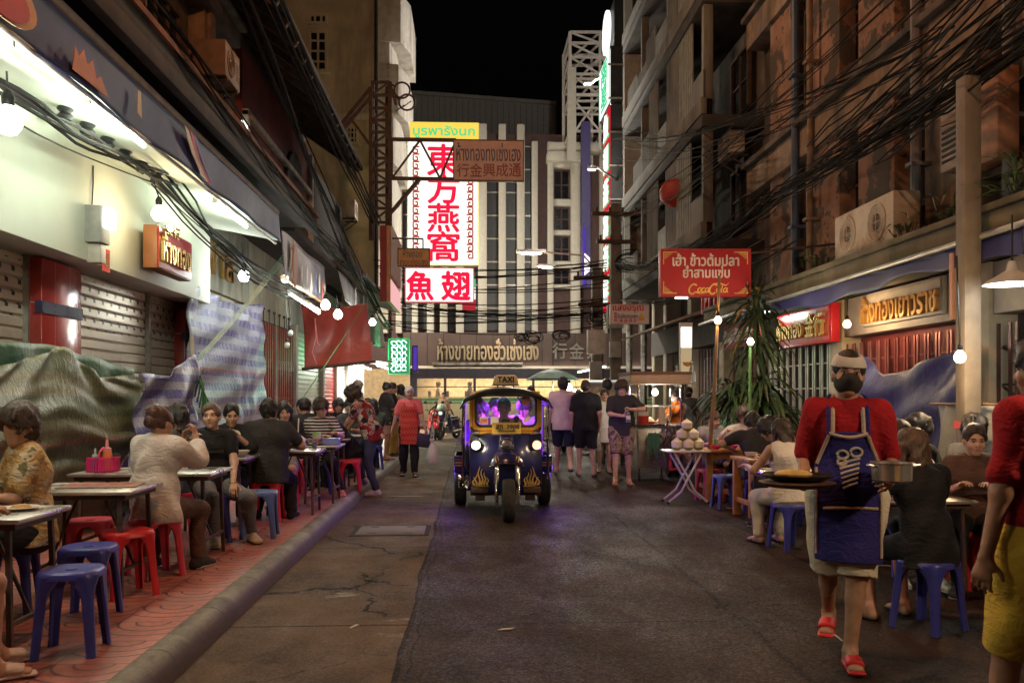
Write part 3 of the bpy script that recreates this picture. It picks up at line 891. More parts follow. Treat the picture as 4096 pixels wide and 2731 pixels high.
_j=red_tile.math('MAXIMUM',red_tile.math('LESS_THAN',red_tile.math('FRACT',red_tile.math('DIVIDE',_z,.60)),.012),red_tile.math('LESS_THAN',red_tile.math('FRACT',red_tile.math('DIVIDE',red_tile.math('ADD',_y,50.1),.33)),.012))
red_tile.base(red_tile.mix(_j,red_tile.mix(red_tile.rng(red_tile.noise(1.5),.3,.7),(.20,.018,.014),(.36,.035,.028)),(.45,.36,.30)))
red_tile=red_tile.m
def shutter_mat(name,ca,cb,metal=.55,perf=None ):
 g=NG(name,.38);g.b.inputs['Metallic'].default_value=metal
 X,Yy,Z=g.sep(g.obj)
 n=g.noise(1.3,g.mapv(g.obj,(1,1,.3)),6,.6)
 c=g.mix(g.rng(n,.3,.7),ca,cb)
 c=g.mix(g.rng(g.noise(7,detail=5),.55,.75,0,.45),c,tuple(x*.35 for x in ca))
 if perf:
  row=g.math('FLOOR',g.math('DIVIDE',Z,.115))
  fy=g.math('FRACT',g.math('ADD',g.math('DIVIDE',g.math('ADD',Yy,50),.24),g.math('MULTIPLY',row,.5)))
  fz=g.math('FRACT',g.math('DIVIDE',Z,.115))
  h=g.math('MULTIPLY',g.math('LESS_THAN',g.math('ABSOLUTE',g.math('SUBTRACT',fy,.5)),.13),g.math('LESS_THAN',g.math('ABSOLUTE',g.math('SUBTRACT',fz,.5)),.24))
  zone=g.math('MULTIPLY',g.math('GREATER_THAN',Z,perf[0]),g.math('LESS_THAN',Z,perf[1]))
  c=g.mix(g.math('MULTIPLY',h,zone),c,(.006,.005,.005))
 g.base(c);g.rough(g.rng(n,.3,.7,.28,.5))
 return g.m
shut_tan=shutter_mat('tan steel shutter',(.40,.33,.25),(.60,.52,.42),.45,(2.25,2.80))
shut_grey=shutter_mat('grey steel shutter',(.42,.41,.39),(.60,.59,.56),.5)
shut_red=shutter_mat('red steel shutter',(.34,.03,.03),(.50,.06,.05),.2)
def shutter(parent,x,y0,y1,z0,z1,m,step=.115,dep=.022,face=1,name='rolling_shutter'):
 b=MB();n=int((z1-z0)/step)
 zs=[]
 for i in range(n):
  a=z0+i*(z1-z0)/n;h=(z1-z0)/n
  zs+=[(a,0),(a+h*.12,dep),(a+h*.8,dep),(a+h*.98,0)]
 zs.append((z1,0))
 vs=[]
 for z,d in zs:vs+=[(x+face*d,y0,z),(x+face*d,y1,z)]
 b.add(vs,[(2*i,2*i+1,2*i+3,2*i+2) for i in range(len(zs)-1)])
 return b.build(name,m,parent,wp=True ,smooth=0)
def window(parent,x,y0,y1,z0,z1,face,fm,gm,nx=2,nz=2,dep=.10,t=.06,name='window',sill=True ,axis='x'):
 """window set in a wall; axis x: wall plane x = const and y0..y1, axis y: wall plane y = const and x range"""
 f=MB()
 def B(a0,a1,c0,c1,d0,d1,bb):
  if axis=='x':bb.bx(x+face*d0,x+face*d1,a0,a1,c0,c1)
  else :bb.bx(a0,a1,x+face*d0,x+face*d1,c0,c1)
 B(y0,y0+t,z0,z1,0,dep,f);B(y1-t,y1,z0,z1,0,dep,f);B(y0+t,y1-t,z0,z0+t,0,dep,f);B(y0+t,y1-t,z1-t,z1,0,dep,f)
 for i in range(1,nx):
  yy=y0+(y1-y0)*i/nx;B(yy-t*.4,yy+t*.4,z0+t,z1-t,0,dep*.8,f)
 for i in range(1,nz):
  zz=z0+(z1-z0)*i/nz;B(y0+t,y1-t,zz-t*.35,zz+t*.35,0,dep*.7,f)
 w=f.build(name,fm,parent,wp=True ,smooth=0)
 g=MB();B(y0+t*.5,y1-t*.5,z0+t*.5,z1-t*.5,.005,dep*.4,g);g.build('pane',gm,w,wp=True ,smooth=0)
 if sill:
  s=MB();B(y0-.08,y1+.08,z0-.09,z0-.003,0,dep+.12,s);s.build('sill',fm,w,wp=True ,bev=.01)
 return w
def ac_unit(label,loc,rz,w=.85,h=.6,d=.34,fans=1,name='air_conditioner',m=None ,group='air conditioners on the facades'):
 m=m or mat('old white enamel',(.46,.40,.32),rough=.6,var=.15,dirt=(.22,.13,.08),ds=2.5)
 t=thing(name,label,'air conditioner',loc,rz,group)
 MB().box((0,0,h/2),(w,d,h)).build('casing',m,t,bev=.012)
 for k in range(fans):
  x=(-w/2+w*.36) if fans==1 else (-w/4+k*w/2)
  r=min(h*.40,w*.24)
  b=MB();b.lathe([(r,0),(r,.012),(r*.93,.018),(r*.9,.004)],(x,-d/2-.001,h/2),28,axis=(0,-1,0));f=b.build('fan_ring',m,t)
  b=MB();b.lathe([(r*.9,0),(.0,.004)],(x,-d/2-.003,h/2),24,axis=(0,-1,0));b.build('fan_hole',blackp,f)
  b=MB()
  for q in range(1,6):
   rr=r*.9*q/6;b.tube([(x+rr*math.cos(a),-d/2-.014,h/2+rr*math.sin(a)) for a in np.linspace(0,2*math.pi,24,endpoint=False )],.004,4,closed=True )
  b.tube([(x-r,-d/2-.016,h/2),(x+r,-d/2-.016,h/2)],.005,4);b.tube([(x,-d/2-.016,h/2-r),(x,-d/2-.016,h/2+r)],.005,4)
  b.build('fan_grille',m,f)
 b=MB()
 for q in range(7):b.box((w*.33,-d/2-.004,h*.25+q*h*.08),(w*.22,.008,.014))
 if fans==1:b.build('louvre',m,t)
 for x in (-w*.35,w*.35):b=MB();b.beam((x,-d/2,-.03),(x,d/2+.12,-.03),.04,.05);b.beam((x,-d/2+.03,-.05),(x,d/2+.10,-.32),.03);b.build('bracket',iron,t)
 return t
 # == LEFT SIDE
XL=-4.3
def left_front():
 t=thing('shophouse','dark old shophouse over the white sign wall and closed tan shutters','shophouse',(XL,5,0))
 B=lambda nm,m,bb,**k:bb.build(nm,m,t,wp=True ,**k)
 b=MB();b.bx(-5.2,XL-.06,-3,13.4,.13,4.4);B('wall',conc_dark,b,smooth=0)
 b=MB();b.bx(XL-.04,-3.86,-3,13.32,2.86,4.16);B('sign_wall',cream,b,bev=.012)
 b=MB();b.prism([(-4.4,4.13),(-2.93,3.86),(-2.93,3.90),(-4.4,4.2)],(0,-3,0),(1,0,0),(0,0,1),(0,16.6,0));B('soffit',cream,b,smooth=0)
 b=MB();b.bx(-5.2,-2.78,-3,16.2,4.55,4.72)
 b.bx(-2.86,-2.76,-3,16.2,4.40,4.56);B('canopy',conc_black,b,bev=.01)
 b=MB();b.bx(-2.80,-2.74,-3,16.2,4.72,4.78);B('canopy_edge',mat('rust stained edge',(.20,.085,.045),rough=.9,var=.5,vs=2.5,dirt=(.06,.035,.025),ds=2),b)
 for y in (9.2,13.28,5.0):
  b=MB();w=.46 if y<13 else .22
  b.bx(XL-.02,XL+.16,y-w,y+w*.9,.13,2.84)
  p=B('pillar',red_tile,b,bev=.008)
  b=MB();b.bx(XL+.1,XL+.172,y-w-.01,y+w*.9+.01,2.30,2.42);b.build('blue_band',mat('dark blue tile',(.03,.03,.07),rough=.2),p,wp=True )
 shutter(t,XL-.02,5.45,8.72,.13,2.86,shut_tan);shutter(t,XL-.02,9.64,11.9,.13,2.86,shut_tan);shutter(t,XL-.02,12.02,13.06,.13,2.86,shut_tan)
 shutter(t,XL-.02,1.4,4.52,.13,2.86,shut_tan)
 for y in (11.96,8.74,9.62):b=MB();b.bx(XL-.03,XL+.05,y-.04,y+.04,.13,2.86);B('guide_rail',steel_old,b)
 b=MB();b.bx(-6,-4.5,-3,16.0,4.72,13.5);B('upper_wall',conc_dark,b,smooth=0)
 for y in (11.0,14.6,7.4):
  b=MB();b.bx(-4.52,-4.24,y-.28,y+.28,4.72,13);b.bx(-4.24,-4.18,y-.16,y+.16,4.72,13)
  B('pilaster',plaster_band,b,bev=.01)
 for z in (7.7,10.6):
  b=MB();b.bx(-4.6,-4.10,-3,16,z,z+.28);b.bx(-4.6,-3.98,-3,16,z+.28,z+.36);B('cornice',conc_dark,b,bev=.01)
 for y in (8.6,12.2):
  for z in (5.2,8.4):
   window(t,-4.5,y,y+1.5,z,z+2.1,1,wood_dark,glass_dark,3,2,name='shuttered_window')
 b=MB()
 for k in range(22):
  y=12.6+k*.075;b.tube([(-4.1,y,8.1),(-4.06,y,8.7),(-4.1,y,9.3)],.012,4)
 b.tube([(-4.08,12.5,9.3),(-4.08,14.3,9.3)],.018,5);b.tube([(-4.08,12.5,8.1),(-4.08,14.3,8.1)],.018,5)
 B('balcony_grille',iron,b)
 return t
left_front()
def left_second():
 t=thing('shophouse','narrow dark shophouse with red folding gate and deep eaves, beyond the white sign wall','shophouse',(XL,18,0))
 B=lambda nm,m,bb,**k:bb.build(nm,m,t,wp=True ,**k)
 b=MB();b.bx(-5.2,XL,13.42,21.4,.13,4.5);B('wall',pale_wall,b,smooth=0)
 b=MB();b.bx(-6,-4.5,16.02,24.4,4.6,9.5);B('upper_wall',wood_dark,b,smooth=0)
 b=MB();b.prism([(-4.9,9.0),(-2.95,7.65),(-2.95,7.78),(-4.9,9.25)],(0,13.6,0),(1,0,0),(0,0,1),(0,10.8,0));B('roof',conc_black,b,smooth=0)
 b=MB()
 for k in range(14):b.beam((-4.5,13.9+k*.78,8.62),(-3.0,13.9+k*.78,7.58),.08,.12)
 B('rafter',wood_dark,b)
 b=MB();b.bx(-4.5,-3.2,16.3,24.2,4.50,4.62);B('canopy',conc_black,b)
 redw=mat('dark red render',(.17,.028,.024),rough=.85,var=.25,vs=2,dirt=(.07,.02,.018),ds=1.2)
 b=MB();b.bx(-4.5,-4.38,17.2,24.4,4.6,8.2);B('red_wall',redw,b,smooth=0)
 for y0,y1,z0,z1 in ((17.2,24.2,6.9,7.02),(17.2,24.2,6.1,6.18),(17.2,17.34,4.6,7),(24.1,24.3,4.6,8)):
  b=MB();b.bx(-4.38,-4.26,y0,y1,z0,z1);B('moulding',white_wall,b,bev=.01)
 for y in (18.0,19.6):
  window(t,-4.38,y,y+.9,4.9,6.0,1,white_wall,glass_dark,2,2)
 b=MB();b.bx(-4.38,-4.30,21.0,23.2,4.6,6.4)
 b.prism([(1.1*math.cos(a),1.1*math.sin(a)) for a in np.linspace(0,math.pi,14)],(-4.38,22.1,6.4),(0,1,0),(0,0,1),(.08,0,0));B('arched_opening',conc_black,b)
 b=MB();b.bx(-4.36,-4.25,16.9,17.1,5.5,6.7);B('lit_window',glow('cool window light',(.9,.95,.8),2.2),b)
 rg=mat('red gate paint',(.34,.035,.028),rough=.4,var=.25,vs=5,dirt=(.14,.05,.04),ds=4)
 for y0,y1 in ((17.25,19.2),(19.3,21.2)):
  b=MB();n=20
  for k in range(n):
   y=y0+(y1-y0)*k/(n-1);b.bx(XL+.05+.03*(k%2),XL+.075+.03*(k%2),y-.020,y+.020,.15,3.0)
  for z in (.5,1.3,2.1,2.8):b.bx(XL+.03,XL+.05,y0,y1,z,z+.03)
  for k in range(n-1):
   ya,yb=y0+(y1-y0)*k/(n-1),y0+(y1-y0)*(k+1)/(n-1)
   for z in (.55,1.35,2.15):b.beam((XL+.10,ya,z),(XL+.10,yb,z+.12*(1 if k%2 else -1)),.012)
  B('folding_gate',rg,b,smooth=0)
 b=MB();b.bx(XL+.06,XL+.14,19.2,19.3,.13,3.0);B('gate_post',white_wall,b)
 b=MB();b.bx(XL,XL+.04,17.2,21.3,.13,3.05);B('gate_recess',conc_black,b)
 for k in range(7):b=MB();b.tube([(XL+.14,17.5+k*.5,3.0),(XL+.14,17.5+k*.5,3.22)],.014,5);b.ball((XL+.14,17.5+k*.5,3.25),.035,8);B('gate_roller',iron,b)
 b=MB();b.bx(XL,XL+.10,13.5,17.0,3.22,4.45);B('sign_panel',mat('grey cement panel',(.33,.31,.26),rough=.85,dirt=(.14,.12,.10),ds=1.6,streak=True ),b,smooth=0)
 gold=mat('brass letters',(.62,.44,.14),rough=.25,metal=.9,var=.1)
 text('ฟ้าสี','lettering',gold,t,(XL+.11,14.9,3.78),(0,1,0),(0,0,1),w=1.7,h=.62,depth=.05,bold=.015)
 return t
left_second()
def left_third():
 t=thing('shophouse','shophouse with grey and red steel shutters and white posts behind the hanging red tarp','shophouse',(XL,25,0))
 B=lambda nm,m,bb,**k:bb.build(nm,m,t,wp=True ,**k)
 b=MB();b.bx(-5.4,XL,21.42,30.6,.13,4.6);B('wall',white_wall,b,smooth=0)
 for y in (21.5,25.4,28.0,30.4):
  b=MB();b.bx(XL,XL+.14,y-.14,y+.14,.13,3.2);B('post',white_wall,b,bev=.01)
 shutter(t,XL+.02,21.64,25.26,.13,3.1,shut_grey);shutter(t,XL+.02,25.54,27.86,.13,3.1,shut_red);shutter(t,XL+.02,28.14,30.26,.13,3.1,shut_grey)
 b=MB();b.bx(-6.5,-4.45,24.42,31.0,4.6,8.0);B('upper_wall',conc_black,b,smooth=0)
 b=MB();b.prism([(-5.0,5.2),(-2.5,4.35),(-2.5,4.45),(-5.0,5.4)],(0,21.4,0),(1,0,0),(0,0,1),(0,9.4,0));B('awning_roof',mat('corrugated roof',(.11,.10,.09),rough=.7,metal=.3,var=.3,dirt=(.10,.05,.03),ds=2),b)
 return t
left_third()
def green_shop():
 t=thing('shop','brightly lit open shop with green corrugated front at the far end of the left row','shop',(XL,32.5,0))
 B=lambda nm,m,bb,**k:bb.build(nm,m,t,wp=True ,**k)
 gl=mat('white shop tiles',(.72,.72,.66),rough=.35,var=.05)
 b=MB();b.bx(-6.2,-6.1,30.7,35.4,.13,4.2);b.bx(-6.1,-4.2,30.7,30.8,.13,4.2);b.bx(-6.1,-4.2,35.2,35.3,.13,4.2);b.bx(-6.2,-4.2,30.7,35.3,3.0,3.1);B('wall',gl,b,smooth=0)
 b=MB()
 for k in range(24):b.bx(-4.2,-4.14+.03*(k%2),30.75+k*.19,30.94+k*.19,3.05,4.5)
 B('corrugated_front',mat('green metal sheet',(.12,.42,.20),rough=.5,metal=.2,var=.15),b,smooth=0)
 b=MB();b.bx(-5.6,-5.1,31.2,34.6,.13,1.0);B('counter',mat('white counter',(.62,.60,.56),rough=.4),b,bev=.02)
 b=MB()
 for z in (1.3,1.7,2.1,2.5):b.bx(-6.08,-5.8,31,35,z,z+.03)
 B('shelf',steel,b)
 for k in range(16):
  b=MB();y=31.1+k*.24;z=(1.33,1.73,2.13)[k%3];b.bx(-6.02,-5.86,y,y+.14,z,z+.2);B('goods_box',mat('goods %d'%(k%4),[(.5,.06,.04),(.6,.45,.1),(.1,.3,.12),(.6,.55,.5)][k%4]),b)
 b=MB()
 for y in (31.6,33.0,34.4):b.bx(-5.3,-5.24,y-.5,y+.5,2.92,2.97)
 B('tube_lamp',glow('shop tube',(1,1,.92),14),b)
 area('shop light',(-4.9,33,2.88),(0,0,0),(1,1,.9),160,1.5,4)
 b=MB();b.prism([(-4.2,2.72),(-2.4,2.52),(-2.4,2.58),(-4.2,2.80)],(0,27.6,0),(1,0,0),(0,0,1),(0,5,0));B('canopy',mat('white canopy sheet',(.75,.78,.72),rough=.5),b,smooth=0)
 b=MB()
 for x in (-3.6,-2.9):b.bx(x-.03,x+.03,27.8,32.2,2.43,2.48)
 B('tube_lamp',glow('shop tube',(1,1,.92),14),b)
 area('canopy light',(-3.2,29.6,2.42),(0,0,0),(.95,1,.88),230,.9,4)
green_shop()
def corner_building():
 t=thing('corner_building','tall pale corner building with stepped side bays at the end of the left row','building',(-5,34,0))
 B=lambda nm,m,bb,**k:bb.build(nm,m,t,wp=True ,**k)
 Y=31.5
 a=PY(300,300,Y);c=PY(375.5,0,Y)
 b=MB();b.bx(-9,c.x,Y,36.2,4.2,22);B('wall',pale_wall,b,smooth=0)
 p0,p1=PY(309,0,Y),PY(328,0,Y)
 window(t,Y,p0.x,p1.x,PY(0,67,Y).z,PY(0,25,Y).z,-1,pale_wall,glass_dark,2,4,dep=.14,t=.09,axis='y')
 window(t,Y,p0.x,p1.x,PY(0,19,Y).z,PY(0,8,Y).z,-1,pale_wall,glass_dark,3,1,dep=.14,t=.09,axis='y',sill=False )
 window(t,Y,PY(347,0,Y).x,PY(358,0,Y).x,PY(0,139,Y).z,PY(0,122,Y).z,-1,pale_wall,glass_dark,3,3,dep=.1,axis='y')
 b=MB();b.bx(-9,c.x+.05,Y-.12,Y,PY(0,111,Y).z-.15,PY(0,108,Y).z);B('string_course',pale_wall,b,bev=.02)
 b=MB();b.tube([(c.x+.04,Y-.06,4.5),(c.x+.04,Y-.06,22)],.07,8);B('drain_pipe',conc_black,b)
 for v0,v1,dx in ((22,0,.95),(53,4,1.15),(75,52,.62),(122,74,1.05),(170,124,.8),(240,172,.55)):
  z0,z1=PY(0,v0,33.6).z,PY(0,v1,33.6).z
  b=MB();b.prism([(c.x-.3,31.7),(c.x+dx*.75,31.9),(c.x+dx,33.0),(c.x+dx,36),(c.x-.3,36)],(0,0,z0),(1,0,0),(0,1,0),(0,0,z1-z0-.004));B('bay',white_wall,b,bev=.02)
 for z in (9.5,12.2):
  b=MB()
  for k in range(9):b.bx(c.x+.4,c.x+.45,31.72-.02,31.78,z+k*.14,z+k*.14+.05)
  B('vent_grille',steel_old,b)
 for k,(u,v) in enumerate(((404,105),(411,101),(402,96))):
  b=MB();p=PY(u-8,v+6,31);q=PY(u,v,29.5);b.tube([p,q],.02,5);B('iron_rod',iron,b)
corner_building()
# == RIGHT SIDE
XR=6.0
plant_rng=random.Random(5)
def leaf_clump(name,label,loc,r,n,col,group=None ,h=.5,cat='plant',wide=.02):
 t=thing(name,label,cat,loc,0,group)
 b=MB()
 for i in range(n):
  a=plant_rng.uniform(0,6.28);e=plant_rng.uniform(.1,1.3);L=r*plant_rng.uniform(.5,1.1)
  base=Vector((plant_rng.uniform(-.5,.5)*r,plant_rng.uniform(-.5,.5)*r,plant_rng.uniform(0,h)))
  d=Vector((math.cos(a)*math.cos(e),math.sin(a)*math.cos(e),math.sin(e)))
  sd=d.cross(Vector((0,0,1))).normalized()*wide*plant_rng.uniform(.6,1.3)
  m1=base+d*L*.5+Vector((0,0,.02));tp=base+d*L-Vector((0,0,.25*L))
  b.add([base,m1-sd,tp,m1+sd],[(0,1,2,3)])
 b.build('foliage',mat('leaf '+str(col),col,rough=.55,var=.4,vs=8),t,smooth=0)
 b=MB()
 for i in range(5):
  b.tube([(0,0,-.05),(plant_rng.uniform(-.3,.3)*r,plant_rng.uniform(-.3,.3)*r,h)],.008,4)
 b.build('stem',wood_dark,t)
 return t
def right_front():
 t=thing('shophouse','near right shophouse with tall dark windows between peeling orange plaster piers','shophouse',(XR,10,0))
 B=lambda nm,m,bb,**k:bb.build(nm,m,t,wp=True ,**k)
 y0,y1=-4,18.6
 b=MB();b.bx(XR+.30,XR+2,y0,y1,.1,13.5);B('wall',conc_dark,b,smooth=0)  # darker material deepens the shade of the recesses between the piers
 piers=np.arange(-3.2,18.4,2.0)
 for k,y in enumerate(piers):
  w=.58 if k%3 else .72
  b=MB();b.bx(XR,XR+.30,y-w,y+w,3.3,13.2);B('pier',plaster_band if k%4==3 else plaster_pink,b,bev=.012)
 for z in (5.75,8.85,11.9):
  b=MB();b.bx(XR-.10,XR+.31,y0,y1,z,z+.55);B('floor_band',plaster_band,b,bev=.02)
  b=MB();b.bx(XR-.22,XR+.31,y0,y1,z+.553,z+.66);B('ledge',conc_dark,b,bev=.012)
 for k in range(len(piers)-1):
  ya,yb=piers[k]+.60,piers[k+1]-.60
  for z in (3.9,6.5,9.6):
   if yb-ya>.4:window(t,XR+.30,ya,yb,z+.25,z+1.75+(.4 if z>4 else 0),-1,wood_dark,glass_dark,2,2,dep=.07,t=.05)
 for y,m in ((15.6,mat('blue drain pipe',(.045,.07,.12),rough=.5,var=.2)),(11.3,mat('grey drain pipe',(.16,.15,.16),rough=.5,var=.2)),(14.9,plaster_band),(9.3,MATS['grey drain pipe'])):
  b=MB();b.tube([(XR-.16,y,3.3),(XR-.16,y,13)],.07 if m is not plaster_band else .05,10)
  for z in (4.5,7.2,9.8):b.bx(XR-.26,XR+.0,y-.09,y+.09,z,z+.05)
  B('drain_pipe',m,b)
 b=MB();b.bx(4.98,XR+.4,y0,y1,3.02,3.26);b.bx(4.94,5.06,y0,y1,3.264,3.34);B('canopy',mat('mossy concrete',(.14,.115,.075),rough=.95,var=.35,vs=2,dirt=(.05,.06,.025),ds=1.4,bump=.5,bs=14),b,bev=.015)
 shopw=mat('cream shop wall',(.50,.42,.30),rough=.7,var=.12,dirt=(.25,.18,.12),ds=1.2,streak=True )
 for y in (9.85,13.75,17.6,5.8):
  b=MB();b.bx(XR-.2,XR+.3,y-.24,y+.24,.1,3.0);B('pillar',shopw,b,bev=.01)
 return t
RF=right_front()
def gate_bars(parent,y0,y1,z0,z1,m,x=XR-.1,n=22):
 b=MB()
 for k in range(n):
  y=y0+(y1-y0)*k/(n-1);b.bx(x-.03*(k%2),x+.02-.03*(k%2),y-.022,y+.022,z0,z1)
 k=0;z=z0+.25
 while z<z1:b.bx(x+.02,x+.035,y0,y1,z,z+.025);z+=.42
 return b.build('folding_gate',m,parent,wp=True ,smooth=0)
gate_grey=mat('bright steel gate',(.50,.47,.42),rough=.35,metal=.85,var=.25,vs=4)
gate_red=mat('red brown gate',(.26,.06,.05),rough=.35,metal=.45,var=.4,vs=2.5)
gate_dark=mat('dark gate',(.12,.06,.06),rough=.4,metal=.4,var=.4,vs=3)
gate_bars(RF,14.0,17.3,.1,2.35,gate_grey);gate_bars(RF,10.1,13.5,.1,2.3,gate_red,n=26);gate_bars(RF,6.1,9.55,.1,2.3,gate_dark);gate_bars(RF,2,5.5,.1,2.3,gate_dark)
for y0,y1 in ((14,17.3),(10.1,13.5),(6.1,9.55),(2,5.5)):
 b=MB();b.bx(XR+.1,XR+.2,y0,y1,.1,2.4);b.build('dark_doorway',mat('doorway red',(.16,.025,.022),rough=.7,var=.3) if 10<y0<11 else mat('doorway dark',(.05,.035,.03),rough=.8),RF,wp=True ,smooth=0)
 b=MB();b.bx(XR-.16,XR+.3,y0-.05,y1+.05,2.41,2.99);b.build('fascia',mat('grey shop fascia',(.36,.31,.26),rough=.6,var=.12),RF,wp=True ,bev=.01)
def right_second():
 t=thing('apartment_block','long grey block with stained concrete balconies, far half of the right side','apartment block',(XR,25,0))
 B=lambda nm,m,bb,**k:bb.build(nm,m,t,wp=True ,**k)
 y0,y1=18.62,28.4
 b=MB();b.bx(XR+.35,XR+2,y0,y1,.1,17.5);B('wall',conc_dark,b,smooth=0)
 stain=mat('stained balcony concrete',(.13,.112,.09),rough=.9,var=.3,vs=1.2,dirt=(.055,.045,.038),ds=.9,streak=True ,bump=.4,bs=9)
 panel=mat('weathered corrugated panel',(.165,.16,.125),rough=.8,var=.25,dirt=(.10,.08,.06),ds=1.5,streak=True )
 for z in (4.6,7.25,9.9,12.55,15.2):
  b=MB();b.bx(4.95,XR+.36,y0,y1,z,z+.26);B('balcony_slab',conc_black,b,bev=.02)
  b=MB();b.bx(4.92,5.06,y0,y1,z+.264,z+.62);B('balcony_beam',stain,b,bev=.015)
  y=y0+.1;k=0
  while y<y1-.9:
   w=rnd.uniform(.9,1.6)
   if rnd.random()<.88:
    b=MB();n=int(w/.08);hh=(2.64 if rnd.random()<.58 else 1.6 if rnd.random()<.5 else 1.1)
    for i in range(n):
     ya=y+i*w/n;b.bx(5.0+.02*(i%2),5.04+.02*(i%2),ya,ya+w/n,z+.63,z+hh)
    if k%3==0:
     b=MB();b.bx(5.0,5.05,y,y+w-.04,z+.63,z+1.25)
    B('balcony_panel',panel if k%2 else stain,b,smooth=0)
   y+=w;k+=1
  for yy in np.arange(y0+.2,y1,3.4):
   b=MB();b.bx(5.02,5.22,yy-.1,yy+.1,z+.62,z+2.65);B('post',stain,b,bev=.01)
  for yy in np.arange(y0+1,y1-1.4,3.4):
   window(t,XR+.35,yy,yy+1.3,z+.75,z+2.2,-1,wood_dark,glass_dark,2,2,sill=False )
 b=MB();b.bx(5.0,5.7,28.4,28.52,4.6,17.5);B('end_fin',white_wall,b)
 for y in (20.5,23.5,26.5,28.2):
  b=MB();b.bx(XR-.1,XR+.35,y-.2,y+.2,.1,4.6);B('pillar',mat('cream shop wall',(.5,.42,.3)),b,bev=.01)
 for y in (18.8,20.75,23.75):
  gate_bars(t,y,y+2.4,.1,2.7,gate_dark,x=XR+.1,n=18)
 b=MB();b.bx(XR-.12,XR+.36,y0,y1,2.75,3.5);B('fascia',mat('dark plank fascia',(.07,.05,.045),rough=.7,var=.3),b)
 b=MB();b.prism([(XR,3.6),(4.7,3.2),(4.7,3.25),(XR,3.7)],(0,20.2,0),(1,0,0),(0,0,1),(0,7.5,0));B('awning',mat('faded awning',(.30,.22,.16),rough=.8,var=.15),b,smooth=0)
 return t
right_second()
